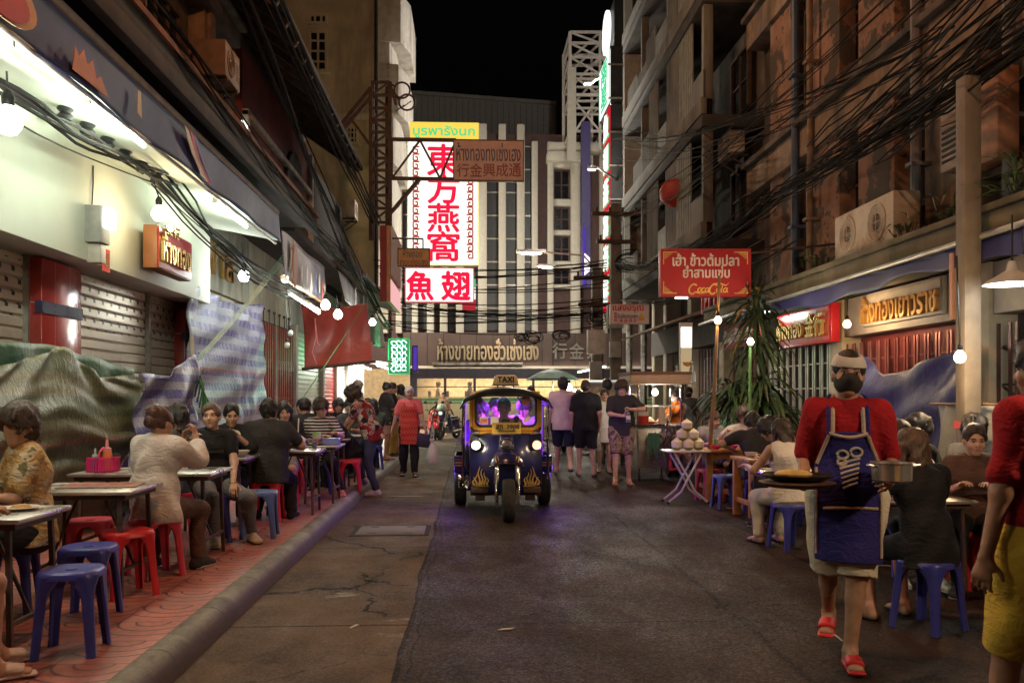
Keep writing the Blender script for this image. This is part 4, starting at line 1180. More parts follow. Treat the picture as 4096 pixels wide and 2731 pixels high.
# == END OF THE STREET
def end_building():
 Y=50.0
 t=thing('office_block','wide block with white upright fins and maroon panels across the end of the street','office building',(3,Y,0))
 B=lambda nm,m,bb,**k:bb.build(nm,m,t,wp=True ,**k)
 zt=PY(500,131,Y).z
 maroon=mat('maroon panel',(.085,.045,.042),rough=.7,var=.15)
 wht=mat('white concrete fin',(.48,.45,.385),rough=.8,var=.08,dirt=(.42,.38,.32),ds=.8,streak=True )
 b=MB();b.bx(-16,20,Y+.5,Y+8,3.0,zt);B('wall',maroon,b,smooth=0)
 X=lambda u:PY(u,395,Y).x
 for u0,u1 in ((352,358),(366,372),(380,388),(396,402),(412,418),(427,434),(440,447.5),(456,464),(478,486.8),(498.7,505.8),(517,524.5),(531.6,537.6),(547.4,553.2),(570.9,580),(600,607),(618,626),(640,646)):
  b=MB();b.bx(X(u0),X(u1),Y-.25,Y+.5,5.0,zt+(.35 if 470<u0<530 else -.6));B('fin',wht,b,bev=.03)
 for u0,u1 in ((486.8,498.7),(506,517),(524.8,531.5),(464.5,477.5),(448,455),(418.5,426.5),(581,583.5),(402.5,411)):
  k=0
  for z in np.arange(5.2,zt-.8,1.32):
   b=MB();b.bx(X(u0),X(u1),Y+.38,Y+.44,z,z+1.25);w=b.build('window',mat('matt window glass',(.02,.02,.024),rough=.4),t,wp=True ,smooth=0)
   b=MB();b.bx(X(u0),X(u1),Y+.33,Y+.376,z+1.25,z+1.32);b.build('transom',wht if k%3==0 else steel_old,w,wp=True )
   k+=1
 for v0,v1 in ((154,161),(193,200),(225,230),(257,264),(281,285)):
  b=MB();b.bx(X(553.3),X(570.8),Y-.1,Y+.5,PY(0,v1,Y).z,PY(0,v0,Y).z);B('spandrel',wht,b,bev=.02)
 for v0,v1 in ((161,193),(230,257),(264,281),(200,225)):
  window(t,Y+.42,X(553.6),X(570.6),PY(0,v1,Y).z,PY(0,v0,Y).z,-1,maroon,glass_dark,2,2,dep=.12,t=.10,axis='y',sill=False )
 b=MB();b.bx(X(546),X(584),Y-.7,Y+.5,PY(0,157,Y).z,PY(0,146,Y).z);b.bx(X(548),X(640),Y-.5,Y+.49,PY(0,146,Y).z+.003,PY(0,136,Y).z);B('roof_band',wht,b,bev=.12)
 zb0,zb1=PY(500,367.5,Y).z,PY(500,334,Y).z
 brown=mat('brown sign board',(.082,.050,.042),rough=.55,var=.12,vs=1.5)
 b=MB();b.bx(X(405),X(650),Y-1.3,Y-1.0,zb0,zb1);B('sign_board',brown,b)
 b=MB()
 for u in np.arange(412,650,16):b.bx(X(u),X(u)+.03,Y-1.315,Y-1.302,zb0,zb1)
 b.bx(X(550),X(551),Y-1.40,Y-1.316,zb0-.6,zb1);B('board_joint',blackp,b)
 gold=mat('old gold letters',(.42,.34,.22),rough=.28,metal=.75,var=.1)
 text('ห้างขายทองฮั่วเซ่งเฮง','lettering',gold,t,PY(488,349,Y-1.33),(1,0,0),(0,0,1),w=X(537)-X(439),h=1.15,depth=.12,bold=.018)
 pale=mat('grey stone letters',(.26,.23,.20),rough=.6)
 for ch,u in (('行',559.5),('金',576.5),('大',594)):
  text(ch,'lettering',pale,t,PY(u,350.5,Y-1.33),(1,0,0),(0,0,1),w=.78,h=.86,depth=.10,bold=.02)
 b=MB()
 for u0,u1 in ((490,549),(552,600),(621,640)):b.bx(X(u0),X(u1),Y-1.5,Y-1.42,zb0-.30,zb0-.03)
 B('light_strip',glow('warm strip light',(1,.93,.78),7),b)
 b=MB();b.bx(-12,18,Y+.2,Y+.4,.14,3.0);B('shop_wall',mat('shop wall amber',(.5,.36,.2)),b,smooth=0)
 area('shop front light',(4,Y-1.2,2.75),(0,0,0),(1,.85,.6),420,14,1.0)
 h=thing('warehouse','big grey metal clad hall rising behind the white finned block','warehouse',(0,66,0))
 g=mat('grey cladding',(.34,.33,.31),rough=.7,metal=.1,var=.1)
 Y2=64.0
 zl,zm,zr=PY(403,93,Y2).z,PY(416,93,Y2).z,PY(556,103.5,Y2).z
 xl,xm,xr=-14,PY(416,93,Y2).x,PY(556,100,Y2).x
 b=MB();b.prism([(xl,0),(xl,zl-1.2),(xm,zm),(xr,zr),(xr,0)],(0,Y2,0),(1,0,0),(0,0,1),(0,12,0));b.build('wall',g,h,wp=True ,smooth=0)
 b=MB()
 x=xl
 while x<xr:b.bx(x,x+.05,Y2-.04,Y2-.002,10,zr-.15+(xr-x)/(xr-xm)*(zm-zr) if x>xm else zl-1.5);x+=.42
 b.build('cladding_rib',mat('cladding rib',(.19,.185,.18),rough=.6,metal=.3),h,wp=True ,smooth=0)
 b=MB();b.beam((xm,Y2-.1,zm),(xr,Y2-.1,zr),.2,.25);b.beam((xl,Y2-.1,zl-1.2),(xm,Y2-.1,zm),.2,.25);b.build('roof_edge',mat('pale flashing',(.36,.35,.33),rough=.5,metal=.3),h,wp=True )
 return t
end_building()
def sign_tower():
 Y=47.0
 t=thing('steel_tower','white steel lattice sign tower on the roof at the end of the street','tower',(6,Y,0))
 wm=mat('white painted steel',(.55,.51,.47),rough=.6,var=.12)
 P=lambda u,v,dy=0:PY(u,v,Y)+Vector((0,dy,0))
 b=MB();D=3.2
 cols=(567,573,607,626)
 lv=(32,43,57,74,95,131)
 for u in (570,625):
  for dy in (0,D):b.beam(P(u,150,dy),P(u,32,dy),.16)
 for i,v in enumerate(lv):
  for dy in (0,D):b.beam(P(570,v,dy),P(625,v,dy),.12)
  for u in (570,625):b.beam(P(u,v,0),P(u,v,D),.10)
  if i<len(lv)-1:
   v2=lv[i+1]
   b.beam(P(570,v),P(600,v2),.09);b.beam(P(600,v),P(570,v2,D),.09);b.beam(P(600,v,0),P(625,v2,0),.09);b.beam(P(625,v,D),P(600,v2,D),.09)
 b.beam(P(600,150),P(600,32),.13);b.beam(P(600,150,D),P(600,32,D),.13)
 b.build('lattice',wm,t,wp=True ,smooth=0)
 b=MB()
 for u in (571.5,624):
  b.box(P(u,115),(.45,.4,5.0))
 b.build('leg',mat('white concrete fin',(.6,.57,.5)),t,wp=True )
 b=MB()
 for v in (79,87,94.5,101,108):b.beam(P(573,v),P(598,v),.18,.08)
 b.build('ladder_rung',wm,t,wp=True )
sign_tower()
# -- lamps
def bulb(label,loc,col,w,cord=.35,r=.055,es=18,to=None ,gname='bare bulbs over the food stalls',name='light_bulb'):
 t=thing(name,label,'light bulb',loc,0,gname);w*=1.7;r*=(1.12 if loc[0]<0 else .85) if w else 1
 g=MB();g.lathe([(0,-r),(r*.6,-r*.82),(r*.95,-r*.3),(r,.1*r),(r*.8,r*.65),(r*.42,r*1.15),(r*.36,r*1.35)],n=16)
 g.build('globe',glow('bulb %.2f %.2f %.2f'%col,col,es) if w else mat('unlit bulb',(.6,.6,.56),rough=.2),t)
 b=MB();b.lathe([(r*.42,r*1.2),(r*.48,r*1.9),(r*.25,r*2.4),(.0,r*2.45)],n=12);b.build('socket',blackp,t)
 b=MB();e=Vector(to)-Vector(loc) if to is not None else Vector((rnd.uniform(-.05,.05),rnd.uniform(-.05,.05),cord))
 b.tube([(0,0,r*2.3),Vector((0,0,r*2.3))*.4+e*.5,e],.008,5);b.build('cord',blackp,t)
 if w:point('bulb light',Vector(loc)-Vector((0,0,0)),col,w,r*1.25)
 return t
WARM,WHT,COOL=(1,.66,.32),(1,.96,.86),(.93,1,.95)
bulb('large glowing bulb hanging at the left picture edge under the awning',PX(8,122,-3.3),WHT,40,r=.085)
bulb('warm bulb hanging in front of the white wall beside the red gold plaque',PX(159,214,-3.35),(1,.80,.48),32,r=.07)
bulb('bright white bulb in front of the grey panel with brass letters',PX(244,276,-3.4),COOL,42,r=.075,cord=.5)
bulb('small white bulb at the lower corner of the grey banner',PX(285,279,-2.95),COOL,20,r=.05)
bulb('white bulb at the upper edge of the red tarp, left of two',PY(325.5,305,16.0),(1,.93,.78),55,r=.075,cord=.3)
bulb('white bulb in front of the red tarp, right of two',PY(338,314.5,17.0),COOL,55,r=.075,cord=.35)
bulb('white bulb right of the red tarp by the green neon sign',PY(372.5,322,21.0),COOL,60,r=.07,cord=.3)
bulb('unlit bulb on a cord above the red folding gate, upper one',PX(290.5,333,-3.2),WHT,0,r=.05,cord=1.2)
bulb('unlit bulb on a cord above the red folding gate, lower one',PX(287,345,-3.2),WHT,0,r=.05,cord=1.3)
bulb('warm bulb tied to the bamboo pole beside the coconut table',PY(718,320,12.35),WARM,75,r=.06,cord=.2)
bulb('white bulb on a green post in front of the tall leafy plant',PY(750.5,341.5,12.5),WHT,40,r=.055,cord=.2)
bulb('warm bulb hanging between the two right shop signs',PX(847,324,5.3),WARM,65,r=.062,cord=.5)
bulb('warm bulb in front of the concrete pole at the right',PX(960,357,4.35),WARM,75,r=.06,cord=.9)
bulb('unseen warm bulb added over the near right stalls, just behind the right picture edge',(3.7,2.6,2.55),(1,.74,.48),230,r=.06,cord=.4)  # unseen bulb added to light the waiter from the front
bulb('unseen bulb added under the left awning beside the nearest stools, outside the left picture edge',(-2.95,3.2,3.3),(1,.86,.62),120,r=.06,cord=.4)  # unseen bulb added to brighten the near left pavement and stools
bulb('bright bulb inside the food cart under its roof',PY(655,392,15.8),WHT,55,r=.065,cord=.3)
for k,(u,v) in enumerate(((569,387),(576,391),(564,392))):
 bulb(['brightest bulb of the far stall behind the man in the pale shirt','bulb of the far stall beside the black shirt shoulder','bulb of the far stall left of the pale shirt head'][k],PY(u,v,29.5),(1,.95,.85),90 if k==0 else 30,r=.13 if k==0 else .07,es=20,cord=.6)
def tube_lamp(label,a,b_,w,col=(.84,1,.80),n=(0,0,-1),r=.018,gname='fluorescent tubes under the awnings'):
 a,b_=Vector(a),Vector(b_);mid=(a+b_)/2
 t=thing('fluorescent_lamp',label,'fluorescent lamp',mid,0,gname)
 bb=MB();bb.tube([a-mid,b_-mid],r,10);bb.build('tube',glow('fluorescent tube',(.95,1,.92),11),t)
 bb=MB();bb.beam(a-mid+Vector((0,0,.05)),b_-mid+Vector((0,0,.05)),.06,.045);bb.build('housing',mat('white enamel',(.6,.6,.57),rough=.5),t,bev=.006)
 for e in (a,b_):
  bb=MB();bb.box(e-mid+Vector((0,0,.02)),(.05,.03,.06));bb.build('end_cap',mat('white enamel',(.6,.6,.57)),t)
 if w:
  L=(b_-a).length
  yaw=math.atan2((b_-a).y,(b_-a).x)
  for q in (.15,.5,.85):point('tube light',a.lerp(b_,q)+Vector((-.07 if a.x<0 else .07,0,-.06)),col,w*.26,.04)
 return t
tube_lamp('long fluorescent tube along the awning edge at the upper left picture corner',(-3.02,4.2,3.80),(-3.02,5.95,3.80),60,r=.022)
tube_lamp('fluorescent tube under the blue awning above the lamp boxes',(-3.03,7.15,3.82),(-3.03,8.35,3.82),60,r=.022)
tube_lamp('fluorescent tube under the blue awning above the red gold plaque',(-3.05,10.7,3.80),(-3.05,12.2,3.80),60,r=.022)
tube_lamp('fluorescent tube slung on a bracket under the grey banner',PX(289,293,-3.1),PX(319,313,-2.7),25)
tube_lamp('short tube lamp on the right awning near the red banner',PX(753,316,5.2),PX(770,310,5.2),14)
tube_lamp('tube lamp slung over the food carts at the far right',PY(578,372,30),PY(606,366,28),20)
def street_lamp(label,head,pole_xy,ptop,w,col,gname='street lamps',hood=.5,pole=True ):
 head=Vector(head)
 t=thing('street_lamp',label,'street lamp',(pole_xy[0],pole_xy[1],0),0,gname)
 bm=MB()
 if pole:bm.tube([(pole_xy[0],pole_xy[1],0),(pole_xy[0],pole_xy[1],ptop)],[.12,.08],10)
 else :bm.tube([(pole_xy[0],pole_xy[1],ptop-.5),(pole_xy[0],pole_xy[1],ptop)],.05,8)
 bm.build('pole',iron,t,wp=True )
 a=Vector((pole_xy[0],pole_xy[1],ptop-.3));bm=MB()
 pts=[a,a+(head-a)*.25+Vector((0,0,(head.z-a.z)*.45+.2)),a+(head-a)*.6+Vector((0,0,(head.z-a.z)*.25+.15)),head+Vector((0,0,.08))]
 bm.tube(pts,.04,8);bm.build('arm',iron,t,wp=True )
 d=(head-a);yaw=math.atan2(d.y,d.x)
 bm=MB();bm.box(head+Vector((0,0,.09)),(hood*1.3,hood*.42,.12),rz=yaw);bm.build('lamp_head',steel_old,t,wp=True ,bev=.03)
 bm=MB();bm.ball(head,.5,16,sc=(hood*.95,hood*.36,.12),rot=Matrix.Rotation(yaw,3,'Z'));bm.build('lens',glow('lens %.2f %.2f %.2f'%col,col,16),t,wp=True )
 point('street light',head-Vector((0,0,.16)),col,w,.12)
 return t
street_lamp('near street lamp of two, its long arm curving out from the right pole',PY(531,253,36.5),(PY(601,300,36.5).x,36.5),PY(600,268,36.5).z,900,(1,.93,.74),hood=.95)
street_lamp('small far street lamp in front of the white fins, right of the other',PY(546,267,43.5),(PY(620,300,43.5).x,43.5),PY(600,262,43.5).z,520,(1,.93,.78),hood=.75)
street_lamp('orange sodium street lamp reaching high over the near end of the lane',(-.4,5.2,9.3),(-4.1,5.0),9.2,740,(1,.42,.18),hood=.5,pole=False )
street_lamp('unseen second lamp added on a bracket high over the lane between the hanging signs',(.6,16.5,10.2),(-4.1,16.5),10.1,480,(1,.62,.36),hood=.5,pole=False )  # unseen lamp added to light the brown sign and the far facades
street_lamp('street lamp on the main road beyond the left corner building',(-6,43.5,9.0),(-8.5,44),9.0,3400,(1,.9,.74),hood=.6)
t=thing('meter_box','grey electric boxes with a glaring lamp on the white wall','electric box',PX(98,225,-3.78))
t.scale=(.62,.62,.62)
MB().bx(-.14,.12,-.19,.19,-.30,.30).build('box',mat('grey enamel',(.30,.29,.26),rough=.6),t,bev=.015)
MB().bx(.121,.22,-.10,.19,-.05,.28).build('lamp_face',glow('wall lamp',(1,.96,.8),6),t,bev=.01)
MB().bx(-.14,.08,-.10,.12,-.62,-.31).build('lower_box',mat('pale enamel',(.5,.45,.38),rough=.5),t,bev=.01)
b=MB();b.tube([(-.1,0,.30),(-.1,.05,.7),(-.12,.1,1.0)],.012,5);b.build('conduit',blackp,t)
# -- signs
def sign_box(name,label,u0,u1,v0,v1,Y,face,edge,d=.18,cat='sign',group=None ,frame=.03,tilt=0.0):
 a,c=PY(u0,v1,Y),PY(u1,v0,Y)
 w,h=c.x-a.x,c.z-a.z
 ctr=Vector(((a.x+c.x)/2,Y,(a.z+c.z)/2))
 t=thing(name,label,cat,ctr,tilt,group)
 MB().bx(-w/2,w/2,.004,d,-h/2,h/2).build('box',edge,t,bev=.01)
 MB().bx(-w/2+frame,w/2-frame,-.012,.003,-h/2+frame,h/2-frame).build('face',face,t)
 b=MB()
 for x0,x1,z0,z1 in ((-w/2,w/2,h/2-frame,h/2),(-w/2,w/2,-h/2,-h/2+frame),(-w/2,-w/2+frame,-h/2+frame,h/2-frame),(w/2-frame,w/2,-h/2+frame,h/2-frame)):
  b.bx(x0,x1,-.03,.003,z0,z1)
 b.build('frame',edge,t)
 def words(s,u,v,w_px=None ,h_px=None ,m=None ,bold=.0,depth=.012,shear=0,off=.014):
  p=PY(u,v,Y);k=Y/FOCAL
  return text(s,'lettering',m,t,Vector((p.x-ctr.x,-off,p.z-ctr.z)),(1,0,0),(0,0,1),w=w_px*k if w_px else None ,h=h_px*k if h_px else None ,depth=depth,bold=bold,shear=shear,wp=False )
 return t,words,ctr,w,h
redglow=glow('backlit red',(.86,.012,.055),.95)
Ys=28.0
t,wd,ctr,w,h=sign_box('lightbox_sign','tall white lit sign with four red Chinese characters between key pattern borders',407.5,478.5,140.5,264.5,Ys,glow('backlit white',(1,.97,.86),1.12),mat('sign edge yellow',(.5,.42,.12),rough=.5),d=.4,cat='lit sign')
for ch,v,hh,ww in (('東',160,31,32),('方',188.5,29,31),('燕',217.5,28,31),('窩',246,29,31)):
 wd(ch,443.5,v,ww,hh,redglow,bold=.028)
kx=Ys/FOCAL
for sx in (-1,1):
 n=15;b=MB()
 for i in range(n):
  z=h/2-.2-(i+.5)*(h-.4)/n;s=(h-.4)/n*.42;x=sx*(w/2-.28)
  P=[(-1,1),(1,1),(1,-1),(-.35,-1),(-.35,.15),(.35,.15)]
  for q in range(len(P)-1):
   (xa,za),(xb,zb)=P[q],P[q+1]
   b.beam((x+sx*xa*s,-.02,z+za*s),(x+sx*xb*s,-.02,z+zb*s),.045,.016,up=(0,1,0))
 b.build('key_border',glow('backlit brown',(.42,.045,.03),.8),t,smooth=0)
a,c=PY(410,140,Ys),PY(478.8,123,Ys)
MB().bx(a.x-ctr.x,c.x-ctr.x,-.05,.40,a.z-ctr.z,c.z-ctr.z).build('header',glow('backlit yellow',(.95,.70,.10),.85),t)
p=PY(444,132.5,Ys);text('บูรพารังนก','lettering',glow('backlit green',(.10,.75,.30),.8),t,Vector((p.x-ctr.x,-.064,p.z-ctr.z)),(1,0,0),(0,0,1),w=61*kx,h=12.5*kx,bold=.02,wp=False )
area('sign light',(ctr.x,Ys-.15,ctr.z),(R(90),0,0),(1,.95,.85),150,2.2,4.2)
t,wd,ctr,w,h=sign_box('lightbox_sign','wide white lit sign with two brush written red Chinese characters',405,474,267.5,302,27.0,glow('backlit white two',(1,.95,.93),1.15),mat('sign edge red',(.35,.04,.05),rough=.5),d=.3,cat='lit sign')
wd('魚',420,285.5,26,28,redglow,bold=.04);wd('翅',456,285.5,28,28,redglow,bold=.04)
area('sign light',(ctr.x,26.85,ctr.z),(R(90),0,0),(1,.9,.88),45,2.0,.9)
navy=mat('dark navy lettering',(.03,.03,.075),rough=.5);maroonl=mat('maroon lettering',(.20,.025,.03),rough=.5)
t,wd,ctr,w,h=sign_box('hanging_sign','brown signboard on a steel arm with one line of Thai over five Chinese characters',453,524,140,180.5,24.0,mat('brown pink board',(.50,.30,.24),rough=.7,var=.12),mat('dark board frame',(.10,.045,.035),rough=.6),d=.12)
wd('ห้างทองทงเซ่งเฮง',488.5,152,64,18,navy,bold=.01);
for i,ch in enumerate('行金興成通'):wd(ch,463+i*13,170,12,13,maroonl,bold=.012)
t,wd,ctr,w,h=sign_box('hanging_sign','small ochre signboard with two lines of Thai hanging left of the tall lit sign',397.5,430,248,266.5,23.6,mat('ochre board',(.40,.20,.06),rough=.7,var=.15),mat('dark board frame',(.1,.045,.035)),d=.10)
wd('ห้างทอง',412.5,253,19,8,navy);wd('ทงเซ่งเฮง',414,261.5,27,8.5,maroonl,bold=.01)
b=MB();p=PY(392,238,23.6);q=PY(423,238.5,23.6);b.tube([p,q],.025,6);b.tube([q,PY(423,248,23.6)],.02,6);o=b.build('bracket',iron,t,wp=True )
t,wd,ctr,w,h=sign_box('hanging_sign','large red sign with white Thai lines, yellow script and gold corner ornaments',660.5,750,249,296,14.0,mat('sign red',(.34,.016,.022),rough=.45,var=.08,vs=3),mat('sign red edge',(.34,.02,.025),rough=.5),d=.16,frame=.025,tilt=R(-2))
cr=mat('cream lettering',(.62,.52,.46),rough=.6);yl=mat('yellow lettering',(.72,.42,.10),rough=.5)
wd('เฮ้า ข้าวต้มปลา',705.5,259.5,67,12.5,cr,bold=.028);wd('ย่ำสามแซ่บ',706,271.5,47,12,cr,bold=.028)
k=14.0/FOCAL
def S(pts,r,bb):
 bb.tube([Vector(((u-704.5)*k+PY(704.5,0,14).x-ctr.x,-.02,(284.5-v)*k+PY(0,284.5,14).z-ctr.z)) for u,v in pts],[x*k for x in r] if isinstance(r,list) else r*k,6)
def arc(cu,cv,rx,ry,a0,a1,n=12,sh=.25):return [(cu+rx*math.cos(R(a))-(ry*math.sin(R(a)))*-sh,cv-ry*math.sin(R(a))) for a in np.linspace(a0,a1,n)]
b=MB()
S(arc(692.5,284.6,3.8,5.0,40,315),[.9]*12,b);S([(694.8,287.6),(700,289.2),(706,288.6)],[.9,.5,.2],b)
S(arc(699.2,285.6,1.7,2.3,0,360),.7,b);S(arc(703.2,285.6,1.7,2.3,60,320),.7,b);S(arc(706.6,285.6,1.6,2.2,0,360),.7,b);S([(708.7,283.2),(708.2,287.9),(709.3,287.6)],.7,b)
S(arc(713.2,284.6,3.8,5.0,40,315),.95,b);S([(714,279.5),(719,278.6),(726,281),(729,278.5)],[.3,.9,.7,.2],b)
S(arc(718.2,285.6,1.7,2.3,0,360),.7,b);S([(722.8,279.6),(721,287.6),(722,287.8)],.75,b);S(arc(725.0,285.6,1.6,2.2,0,360),.7,b);S([(727.1,283.2),(726.7,287.9),(727.9,287.5)],.7,b)
b.build('script_lettering',yl,t)
for su,sv in ((1,1),(-1,1),(1,-1),(-1,-1)):
 b=MB()
 cx,cz=su*(w/2-.045),sv*(h/2-.045)
 b.bx(cx-su*.22,cx,-.02,-.013,cz-sv*.014,cz);b.bx(cx-su*.014,cx,-.02,-.013,cz-sv*.20,cz-sv*.015)
 for i in range(4):b.bx(cx-su*(.02+.032*(4-i)),cx-su*.018,-.02,-.013,cz-sv*(.032+i*.026),cz-sv*(.019+i*.026))
 b.build('corner_ornament',mat('gold ornament',(.60,.36,.10),rough=.5),t)
b=MB();b.bx(-w/2+.25,-w/2+.45,.02,.06,-h/2-.03,-h/2-.002);b.build('lamp_strip',glow('sign lamp strip',(1,.95,.85),4),t)
b=MB();b.tube([(w/2,.1,h/2-.05),(w/2+1.4,.1,h/2+.1)],.02,6);b.build('bracket',iron,t)
t,wd,ctr,w,h=sign_box('hanging_sign','small white sign with red Thai heading and tiny Chinese lines on the dark pole',610,649,304,323.5,22.0,mat('white sign face',(.56,.46,.40),rough=.5,var=.08),mat('sign pale frame',(.5,.42,.36),rough=.5),d=.12)
rl=mat('red lettering',(.50,.03,.03),rough=.5)
wd('แสงอรุณ',628,308.5,31,8.5,rl,bold=.02);wd('รับเลี่ยมกรอบพระ',628,315.2,21,5.2,navy)
for i,ch in enumerate('利專鑲佛像'):wd(ch,616.5+i*4.6-(1 if i==0 else 0),320.2,3.6,3.8,rl)
for i,ch in enumerate('敏興'):wd(ch,615.5,313.2+i*3.3,3,3,rl)
b=MB();b.prism([(0,.11),(.05,.02),(.085,-.09),(-.085,-.09),(-.05,.02)],(w/2-.20,-.014,-h/2+.18),(1,0,0),(0,0,1),(0,-.01,0));b.build('emblem',mat('amber emblem',(.55,.30,.06)),t)
def neon_tower():
 X=5.23
 t=thing('neon_sign','very tall narrow lit sign seen edge on, white over red and green characters','neon sign',(X,34,10))
 wt=glow('neon white face',(.95,1,.92),1.25);gr=glow('neon green',(.06,.62,.28),.9);dk=mat('sign dark steel',(.03,.03,.03),rough=.6)
 B=lambda nm,m,b:b.build(nm,m,t,wp=True )
 b=MB();b.bx(X,X+.45,32.6,34.3,4.6,12.35);B('lower_box',dk,b)
 b=MB();b.bx(X,X+.45,32.6,35.3,12.42,14.5);B('upper_box',dk,b)
 b=MB();b.bx(X-.03,X-.002,32.68,35.22,12.5,14.42);B('upper_face',wt,b)
 b=MB();b.bx(X-.03,X-.002,32.66,34.24,4.7,12.3);B('lower_face',glow('neon red face',(.62,.012,.03),.9),b)
 b=MB();b.lathe([(0,0),(.82,.02),(.82,.12),(0,.14)],(X+.1,33.8,15.45),28,axis=(-1,0,0));o=B('top_disc',wt,b)
 b=MB();b.bx(X+.15,X+.6,32.7,33.6,14.55,16.3);B('disc_box',dk,b)
 for i in range(2):
  for c_,w_,h_,dx in ((gr,1.9,.85,0),):
   text('南星'[i],'lettering',c_,t,(X-.04-dx,33.95,13.95-i*.92),(0,-1,0),(0,0,1),w=w_*.8,h=h_,bold=.02,depth=.02)
 for y in (32.62,35.2):
  b=MB();b.bx(X-.05,X-.031,y,y+.06,12.5,14.42);B('green_edge',gr,b)
 for i in range(6):
  z=11.7-i*1.24
  text('魚翅燕窩海鮮'[i],'lettering',gr,t,(X-.036,33.42,z),(0,-1,0),(0,0,1),w=1.30,h=1.02,bold=.05,depth=.01)
  text('魚翅燕窩海鮮'[i],'lettering',wt,t,(X-.06,33.38,z),(0,-1,0),(0,0,1),w=1.12,h=.92,bold=.03,depth=.02)
 for z in np.arange(5,15,1.25):
  b=MB();b.bx(X-.12,X+1.6,32.5,32.55,z,z+.06);B('crossbar',steel_old,b)
 for x,h in ((.75,15.6),(1.3,13.0)):
  b=MB();b.tube([(X+x,32.9,0),(X+x,32.9,h)],.12,8);B('mast',steel_old,b)
 area('neon light',(X-.2,34,10),(0,R(90),0),(1,.85,.8),260,8,2.4)
neon_tower()
pv=glow('purple panel',(.13,.06,.62),.55)
def purple(label,u0,u1,v0,v1,Y,logo=False ):
 a,c=PY(u0,v1,Y),PY(u1,v0,Y)
 t=thing('lit_panel',label,'lit panel',(a.x,Y,a.z))
 MB().bx(0,c.x-a.x,.004,.5,0,c.z-a.z).build('panel',mat('purple enamel',(.04,.03,.12),rough=.5),t)
 MB().bx(.05,(c.x-a.x)*(.45 if logo else .9),-.03,0,.1,(c.z-a.z)*(.36 if logo else .95)).build('lit_face',pv,t)
 if logo:
  MB().prism([(0,0),(.28,.25),(.28,.9),(.0,1.15)],(.12,-.04,.55),(1,0,0),(0,0,1),(0,-.02,0)).build('emblem',glow('white emblem',(1,.9,1),1.6),t)
purple('tall purple fin sign with a lit emblem left of the neon sign',582,590.5,121,286,45,True )
purple('purple strip sign behind the dark utility pole',633,639,135,262,44)
purple('small purple panel beside the green neon sign',412,417.5,345,372,33)
a=PY(517,299,46);t=thing('lit_panel','small green white and red lit sign low between the white fins','lit panel',PY(469,304,46))
for i,c_ in enumerate(((.05,.5,.25),(.95,.95,.9),(.5,.03,.04))):MB().bx(-.35,.35,0,.2,.9-i*.62,1.5-i*.62).build('panel',glow('tri %d'%i,c_,.8),t)
t,wd,ctr,w,h=sign_box('neon_sign','green neon sign with hand drawn outline letters by the far left shop',388,410,338,374,28.4,glow('green board',(.10,.42,.20),.55),mat('green steel edge',(.1,.3,.15)),d=.12,cat='neon sign')
b=MB();rr=random.Random(4)
for row in range(5):
 z=h/2-.16-row*.20
 for k2 in range(3):
  x=-.16+k2*.16;pts=[(x+.075*math.cos(a)*(1+.25*math.sin(3*a+row)),-.045,z+.085*math.sin(a)*(1+.2*math.cos(2*a+k2+row))) for a in np.linspace(0,5.6,14)]
  b.tube(pts,.012,6)
b.build('neon_tube',glow('neon mint',(.45,1,.66),5),t)
point('green neon light',(ctr.x,28.0,ctr.z),(.15,1,.4),60,.3)
gold=MATS['brass letters']
pa,pb=PX(157,279,-3.6),PX(191,228,-3.6)
t=thing('shop_plaque','red plaque with gold relief letters standing off the white wall','sign',(-3.86,(pa.y+pb.y)/2,3.22))
yl_,zl_=pb.y-pa.y,0.50
MB().bx(.10,.26,-yl_/2,yl_/2,-zl_/2,zl_/2).build('box',mat('orange wood',(.26,.10,.035),rough=.5),t,bev=.01)
MB().bx(.261,.275,-yl_/2+.02,yl_/2-.02,-zl_/2+.02,zl_/2-.02).build('face',mat('plaque red',(.30,.02,.025),rough=.3),t)
text('ห้างทอง','lettering',gold,t,(.28,-.05,.02),(0,1,0),(0,0,1),w=yl_*.8,h=.34,depth=.03,bold=.03,wp=False )
text('金行','lettering',gold,t,(.28,-.18,.25),(0,1,0),(0,0,1),w=yl_*.4,h=.14,depth=.02,bold=.02,wp=False )
t=thing('sticker','small red paper charm with gold writing at the lower edge of the white wall','sticker',PX(105.5,260,-3.855))
MB().bx(0,.006,-.10,.10,-.12,.12).build('paper',mat('charm red',(.5,.03,.03),rough=.6),t)
text('福','lettering',gold,t,(.008,0,0),(0,1,0),(0,0,1),w=.12,h=.15,depth=.004,wp=False )
def wall_sign(label,y0,y1,z0,z1,x,face,words,lm,d=.14,edge=None ,name='shop_sign',tw=.85,th=.62):
 t=thing(name,label,'sign',(x,(y0+y1)/2,(z0+z1)/2))
 w,h=y1-y0,z1-z0
 MB().bx(-d,0,-w/2,w/2,-h/2,h/2).build('board',edge or face,t,bev=.012)
 MB().bx(-d-.012,-d-.002,-w/2+.04,w/2-.04,-h/2+.04,h/2-.04).build('face',face,t)
 n=len(words)
 for i,s_ in enumerate(words):
  z=h*(.5-(i+.5)/n)*.86
  text(s_,'lettering',lm,t,(-d-.014,0,z),(0,-1,0),(0,0,1),w=w*tw,h=h*th/n,depth=.05,bold=.03,wp=False )
 return t
wall_sign('bright red shop sign with gold letters left of the warm bulb',13.3,15.7,2.33,2.93,5.68,mat('sign red gloss',(.50,.02,.03),rough=.25),['ห้างทอง 金行'],mat('bright gold',(.85,.62,.22),rough=.2,metal=.7))
